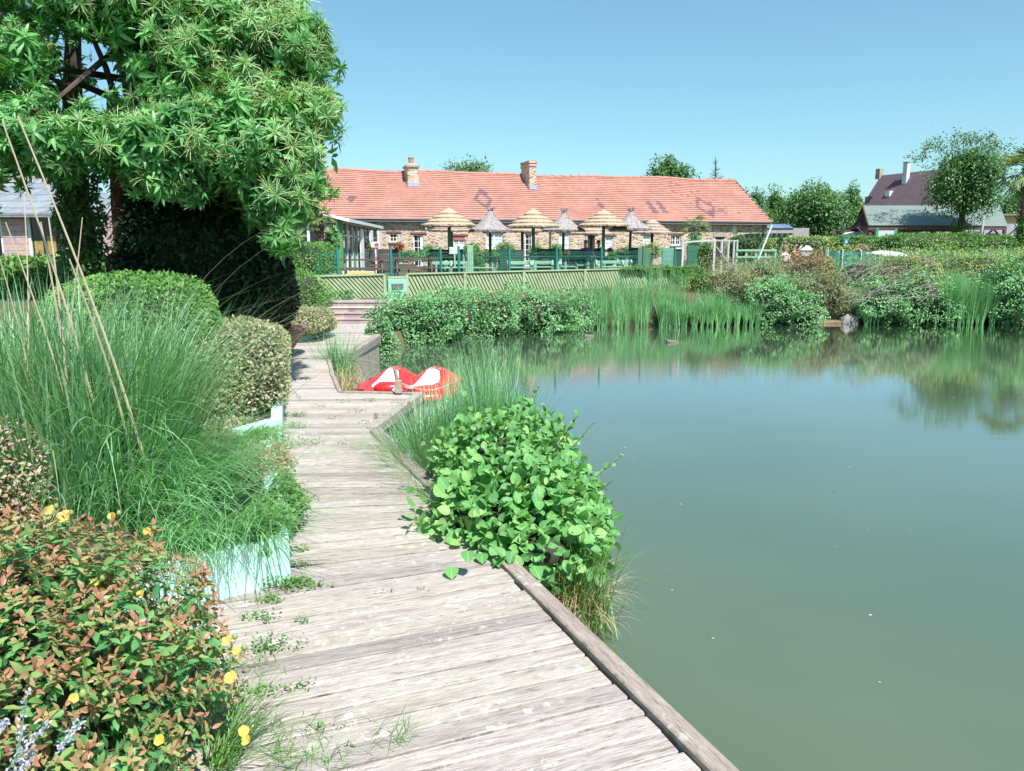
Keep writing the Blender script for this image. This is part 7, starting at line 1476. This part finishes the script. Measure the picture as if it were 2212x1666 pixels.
# ================================================================== alder shrub, sedge and dry tuft at the deck edge
al = thing('alder_shrub', 'broad leaved alder shrub growing out of the water over the deck edge', 'shrub', (.15, 4.7, WATER)); rn = rng(70)
st = ((.10, .55), (.28, .93), (.46, 1.0), (.66, .88), (.85, .52)); T_al = T_leaf(.84, .13, .22, st)
al_l = [((.06, 4.35, .02), (.46, .60, .36)), ((-.08, 5.0, .10), (.48, .66, .40)), ((.0, 5.5, .02), (.46, .6, .38)), ((.28, 4.6, -.04), (.32, .56, .27)), ((-.12, 4.25, -.02), (.46, .40, .30)), ((.12, 3.92, -.02), (.36, .30, .18)), ((.36, 4.3, -.06), (.22, .3, .2))]
for k, (c, r) in enumerate(al_l):
    pos, nn = blob(c, r, (1250, 1500, 1300, 800, 620, 330, 260)[k] * 1.5, rn, 2.2, .42, .12, -.19); d = unit(nn * .55 + rn.normal(size=nn.shape) * .5 + np.array([0, 0, -.10])); up = unit(nn * .6 + np.array([0, -.15, .6]) + rn.normal(size=nn.shape) * .55); scatter('foliage', T_al, pos, d, up, .060 * rn.uniform(.5, 1.35, len(pos)) * (1.08 if k in (0, 4, 5) else .9), rn.random(len(pos)), [G_ALDER, M_core], al, extra=core(c, r, 2.2, .52, 8))
for (px, py, s_, dx) in ((975, 1225, .085, .1), (1010, 1190, .085, .1), (1040, 1195, .08, .1), (1075, 1205, .07, .1)):
    p_ = P(px, py, .035 if py > 1190 else .12); scatter('foliage', T_al, p_[None], np.array([[dx, -1, -.12]]), np.array([[0, -.15, 1]]), s_, [rn.random()], G_ALDER, al)
q = MB(); rr = random.Random(3)
for i in range(26):
    c, r = al_l[i % 6]; e = np.array(c) + unit(np.array([rr.gauss(0, 1), rr.gauss(0, 1), abs(rr.gauss(0, 1))])) * np.array(r) * .95; b0 = np.array([.25, 4.75, -.25]); q.tube([tuple(b0 - np.array([0, 0, .2])), tuple((b0 + e) / 2 + np.array([0, 0, .06])), tuple(e)], [.012, .008, .004], 5)
q.build('stem', M_bark, al, world=True)
sd_ = thing('sedge_clump', 'arching sedge clump behind the alder shrub at the deck corner', 'sedge', (-.5, 6.1, WATER)); rn = rng(71)
N = 2300; a = rn.random(N) * 2 * PI; r_ = rn.random(N) ** .6; base = np.stack([-.46 + r_ * np.cos(a) * .34, 6.0 + r_ * np.sin(a) * .6, np.full(N, WATER)], 1); az = a + rn.normal(0, .9, N); L = .16 + rn.uniform(.45, .92, N) * (1 - .25 * (np.cos(az) < -.3)); blades('blades', base, az, np.abs(rn.normal(.10, .10, N)) + .12 * r_, L, .0085 * rn.uniform(.6, 1.3, N), rn.uniform(.1, 1.1, N), rn.random(N), G_BLUE, sd_, 8, rs=5)
N = 620; base = np.stack([-.16 + rn.normal(0, .13, N), 5.9 + rn.normal(0, .16, N), np.full(N, WATER)], 1); blades('blades', base, rn.uniform(0, 6.28, N), np.abs(rn.normal(.1, .12, N)), .16 + rn.uniform(.85, 1.25, N), .006 * rn.uniform(.6, 1.2, N), rn.uniform(.1, .9, N), rn.random(N), G_REED, sd_, 8, rs=6)
s2 = thing('sedge_clump', 'fine fringe of sedge hanging over the edging board left of the alder', 'sedge', (-.75, 5.3, WATER)); N = 1700; t = rn.random(N); base = np.stack([-1.06 + .78 * t + rn.normal(0, .05, N), 6.25 - 1.95 * t + rn.normal(0, .08, N), np.full(N, WATER + .06)], 1); blades('blades', base, rn.normal(PI, 1.0, N), np.abs(rn.normal(.25, .2, N)), .15 + rn.uniform(.25, .5, N), .0045 * rn.uniform(.6, 1.3, N), rn.uniform(.8, 2.2, N), rn.random(N), G_REED, s2, 8, rs=7)
N = 70; t = rn.random(N); base = np.stack([-1.0 + .62 * t, 6.0 - 1.5 * t, np.full(N, -.1)], 1); blades('wiry_blades', base, rn.normal(PI + .3, .35, N), rn.uniform(.3, .8, N), rn.uniform(.6, .95, N), .0028 * np.ones(N), rn.uniform(1.0, 1.9, N), rn.random(N), leafmat('thin_brown_green', [(.25, .24, .13), (.32, .36, .18)], .6, .2, patch=0), s2, 10, rs=8)
dr = thing('dry_sedge', 'straw coloured dying sedge tuft at the end of the edging board', 'sedge', (.30, 3.85, WATER)); N = 420; base = np.stack([.33 + rn.normal(0, .055, N), 3.86 + rn.normal(0, .09, N), np.full(N, WATER)], 1); blades('dry_blades', base, rn.uniform(0, 6.28, N), np.abs(rn.normal(.15, .25, N)), .16 + rn.uniform(.14, .34, N), .006 * rn.uniform(.6, 1.3, N), rn.uniform(.3, 3.0, N), rn.random(N), G_STRAW, dr, 7, rs=9)
N = 240; base = np.stack([.38 + rn.normal(0, .07, N), 3.83 + rn.normal(0, .10, N), np.full(N, WATER)], 1); blades('green_blades', base, rn.normal(-.3, 1.4, N), np.abs(rn.normal(.15, .2, N)), .16 + rn.uniform(.22, .52, N), .0055 * rn.uniform(.6, 1.3, N), rn.uniform(.2, 1.9, N), rn.random(N), G_HEDGE, dr, 7, rs=10)
# tuft in the deck corner, and thin weeds
tf = thing('grass_tuft', 'small grass tuft at the inner deck corner above the cove', 'grass tuft', (-2.5, 11.0, WATER)); N = 330; base = np.stack([-2.52 + rn.normal(0, .10, N), 10.95 + rn.normal(0, .14, N), np.full(N, WATER)], 1); blades('blades', base, rn.uniform(0, 6.28, N), np.abs(rn.normal(.15, .15, N)), rn.uniform(.5, 1.0, N), .008 * np.ones(N), rn.uniform(.1, 1.4, N), rn.random(N), G_REED, tf, 6, rs=11)
N = 260; base = np.stack([-2.35 + rn.normal(0, .12, N), 10.7 + rn.normal(0, .25, N), np.full(N, WATER)], 1); blades('dry_blades', base, rn.uniform(0, 6.28, N), np.abs(rn.normal(.5, .3, N)), rn.uniform(.35, .6, N), .007 * np.ones(N), rn.uniform(.6, 2.2, N), rn.random(N), G_STRAW, tf, 6, rs=12)
wd = []
def weed(px, py, s_, n_, seed, mat=G_HEDGE, flat=.5):
    rn = rng(seed); c = P(px, py, 0); a = rn.random(n_) * 2 * PI; r_ = rn.random(n_) ** .7 * s_; pos = np.stack([c[0] + np.cos(a) * r_ * 1.5, c[1] + np.sin(a) * r_ * .6, rn.random(n_) * s_ * flat + .004], 1); return pos
PW = []
for i, (px, py, s_, n_) in enumerate([(622, 1272, .10, 260), (640, 1262, .06, 160), (580, 1300, .05, 90), (565, 1340, .06, 80), (690, 1270, .05, 40), (600, 1400, .09, 90), (560, 1410, .06, 60), (645, 1490, .05, 40), (560, 1500, .07, 80), (660, 960, .12, 160), (632, 925, .10, 200), (640, 900, .08, 160), (612, 968, .10, 200), (590, 978, .08, 120), (655, 1345, .03, 20), (640, 1190, .05, 70), (636, 1150, .05, 70), (650, 1225, .03, 30),
                                   (832, 1282, .03, 8), (915, 1278, .03, 6), (740, 870, .06, 40), (800, 868, .06, 40), (860, 872, .05, 30), (770, 890, .07, 50), (835, 903, .06, 40), (720, 905, .06, 40), (790, 915, .05, 30), (690, 880, .05, 40), (745, 960, .05, 25), (820, 940, .04, 20), (770, 800, .05, 0), (760, 1615, .02, 6), (700, 735, .1, 60), (610, 752, .12, 80), (730, 716, .15, 60), (660, 742, .1, 60), (700, 1575, .05, 22)]):
    if n_: PW.append(weed(px, py, s_, n_, 300 + i))
pos = np.vstack(PW); rn = rng(80); d = rn.normal(size=pos.shape) + np.array([0, 0, .5]); tag(scatter('weeds', T_leaf(.45, .1, .1), pos, d, rn.normal(size=pos.shape) * .5 + np.array([0, 0, 1]), .016 * rn.uniform(.6, 1.5, len(pos)), rn.random(len(pos)), G_HEDGE), kind='stuff')
N = 330; cx_ = rn.choice([(570, 1600), (600, 1640), (680, 1590), (850, 1600), (720, 1650), (560, 1560), (530, 1530), (640, 1660), (560, 1440)], N); base = np.array([P(x + rn.normal() * 26, y + rn.normal() * 16, 0) for x, y in cx_]); tag(blades('grass', base, rn.uniform(0, 6.28, N), rn.uniform(.5, 1.4, N), rn.uniform(.03, .13, N), .0022 * np.ones(N), rn.uniform(.1, .8, N), rn.random(N), G_HEDGE, None, 4, rs=13), kind='stuff')
N = 120; base = np.array([P(530 + rn.normal() * 14, 1650 + rn.normal() * 20, 0) + np.array([-.08, 0, 0]) for _ in range(N)]); gt = thing('grass_tuft', 'fresh green grass tuft leaning over the near deck corner beside the yellow flowers', 'grass tuft', tuple(base.mean(0))); blades('blades', base, rn.normal(.6, .7, N), rn.uniform(.3, 1.0, N), rn.uniform(.12, .42, N), .004 * np.ones(N), rn.uniform(.3, 1.3, N), rn.random(N), G_HEDGE, gt, 7, rs=14)
# cotoneaster shoots reaching over the deck
cs = thing('trailing_shoots', 'thin leafy shoots reaching over the boards right of the creeping shrub', 'shoots', (-1.6, 5.0, .2)); rn = rng(90); q = MB(); PP = []
for (p0, p1) in (((600, 1060, .20), (690, 1075, .14)), ((590, 1080, .18), (660, 1045, .20)), ((600, 1105, .14), (684, 1108, .06)), ((560, 990, .2), (640, 1000, .12)), ((590, 1130, .14), (630, 1150, .1)), ((618, 850, .5), (650, 862, .42))):
    a, b_ = P(p0[0], p0[1], p0[2]), P(p1[0], p1[1], p1[2]); m_ = (a + b_) / 2 + np.array([0, 0, .05]); q.tube([tuple(a), tuple(m_), tuple(b_)], [.003, .002, .0012], 4)
    for t in np.linspace(0, 1, 44): PP.append((1 - t) ** 2 * a + 2 * t * (1 - t) * m_ + t * t * b_ + rn.normal(size=3) * .006)
q.build('stem', M_bark, cs, world=True); PP = np.array(PP); scatter('foliage', T_leaf(.5, .1, .1), PP, rn.normal(size=PP.shape), rn.normal(size=PP.shape) + np.array([0, 0, 1]), .014, rn.random(len(PP)), G_BRAMBLE, cs)
# grass on the terrace and bank edges
rn = rng(95); N = 9000; gx_ = rn.uniform(-4, 14, N); gy_ = rn.uniform(14.5, 24, N); k = ~pip(POND, gx_, gy_) & (pdist(POND, gx_, gy_) > .15); gx_, gy_ = gx_[k], gy_[k]; hh = ground_h(gx_, gy_); N = len(gx_); tag(blades('bank_grass', np.stack([gx_, gy_, hh - .02], 1), rn.uniform(0, 6.28, N), rn.uniform(.1, .8, N), rn.uniform(.08, .28, N), .010 * np.ones(N), rn.uniform(.1, 1.0, N), rn.random(N), G_HEDGE, None, 3, rs=15), kind='stuff')
# stray long shoots that break the outline of the near alder and a few spent leaves drifting by its foot
rn = rng(140); al2 = MB(); PP, DD = [], []
for (x, y, z, dx, dy, L) in ((.42, 4.35, .10, .8, -.3, .22), (.50, 4.7, .12, .9, .1, .26), (.40, 5.1, .22, .7, .3, .22), (.10, 5.3, .38, .3, .3, .25), (-.25, 5.1, .42, -.3, .1, .22), (-.45, 4.7, .30, -.8, -.2, .2), (.22, 3.95, .04, .3, -.8, .16), (.05, 4.6, .40, .1, -.1, .18), (.30, 4.9, .30, .5, .1, .24), (-.42, 4.25, .12, -.9, -.3, .2)):
    a = np.array([x, y, z]); d = unit(np.array([dx, dy, .75])); e = a + d * L; al2.tube([(.1, 4.75, -.2), tuple(a - d * .2), tuple(a), tuple(e)], [.007, .005, .004, .002], 5)
    for t in np.linspace(0, 1, 7): PP.append(a + d * L * t); DD.append(d + rn.normal(size=3) * .8)
al2.build('stem', M_bark, al, world=True); PP = np.array(PP); scatter('foliage', T_al, PP, np.array(DD), rn.normal(size=PP.shape) * .5 + np.array([0, -.2, .8]), .045 * rn.uniform(.5, 1.2, len(PP)), rn.random(len(PP)), G_ALDER, al)
N = 60; px_ = rn.uniform(1120, 2150, N); py_ = np.where(rn.random(N) < .5, rn.uniform(712, 760, N), rn.uniform(760, 1250, N)); pos = np.array([P(a, b_, WATER + .003) for a, b_ in zip(px_, py_)])
tag(scatter('floating_leaves', T_leaf(.5, .02, .02), pos, np.stack([rn.normal(size=N), rn.normal(size=N), np.zeros(N)], 1), np.tile([0., 0., 1.], (N, 1)), .022 * rn.uniform(.5, 1.4, N), rn.random(N), G_BRAMBLE), kind='stuff')

# creeping plants that spill over the side wall of the nearest planter
for (x, y, rx, mt, lb) in ((-1.27, 4.02, .09, G_HEDGE, 'bright creeper spilling over the nearest planter just behind its corner'), (-1.55, 4.66, .11, G_PINK, 'pink tipped creeper spilling over the middle of the nearest planter side'), (-1.82, 5.32, .10, G_HEDGE, 'green creeper at the far end of the nearest planter side')):
    rn = rng(int(-x * 100)); c = (x, y, .17); r = (rx, .42, .15); root = thing('creeper', lb, 'creeper', (x, y, .02)); pos, nn = blob(c, r, 3800, rn, 2.0, .5, .3, .01); d, up = leafdirs(nn, rn, .6, .3)
    scatter('foliage', D6, pos, d, up, .024 * rn.uniform(.6, 1.3, len(pos)), rn.random(len(pos)), mt, root)

shrub('alder_bush', 822, 14.25, 684, 790, 66, G_BUSH, 2200, .05, 'small leafy bush overhanging the end of the deck at the cove corner', tmpl=D6, amp=.3, corek=.8, p=2.0, ry=.35)
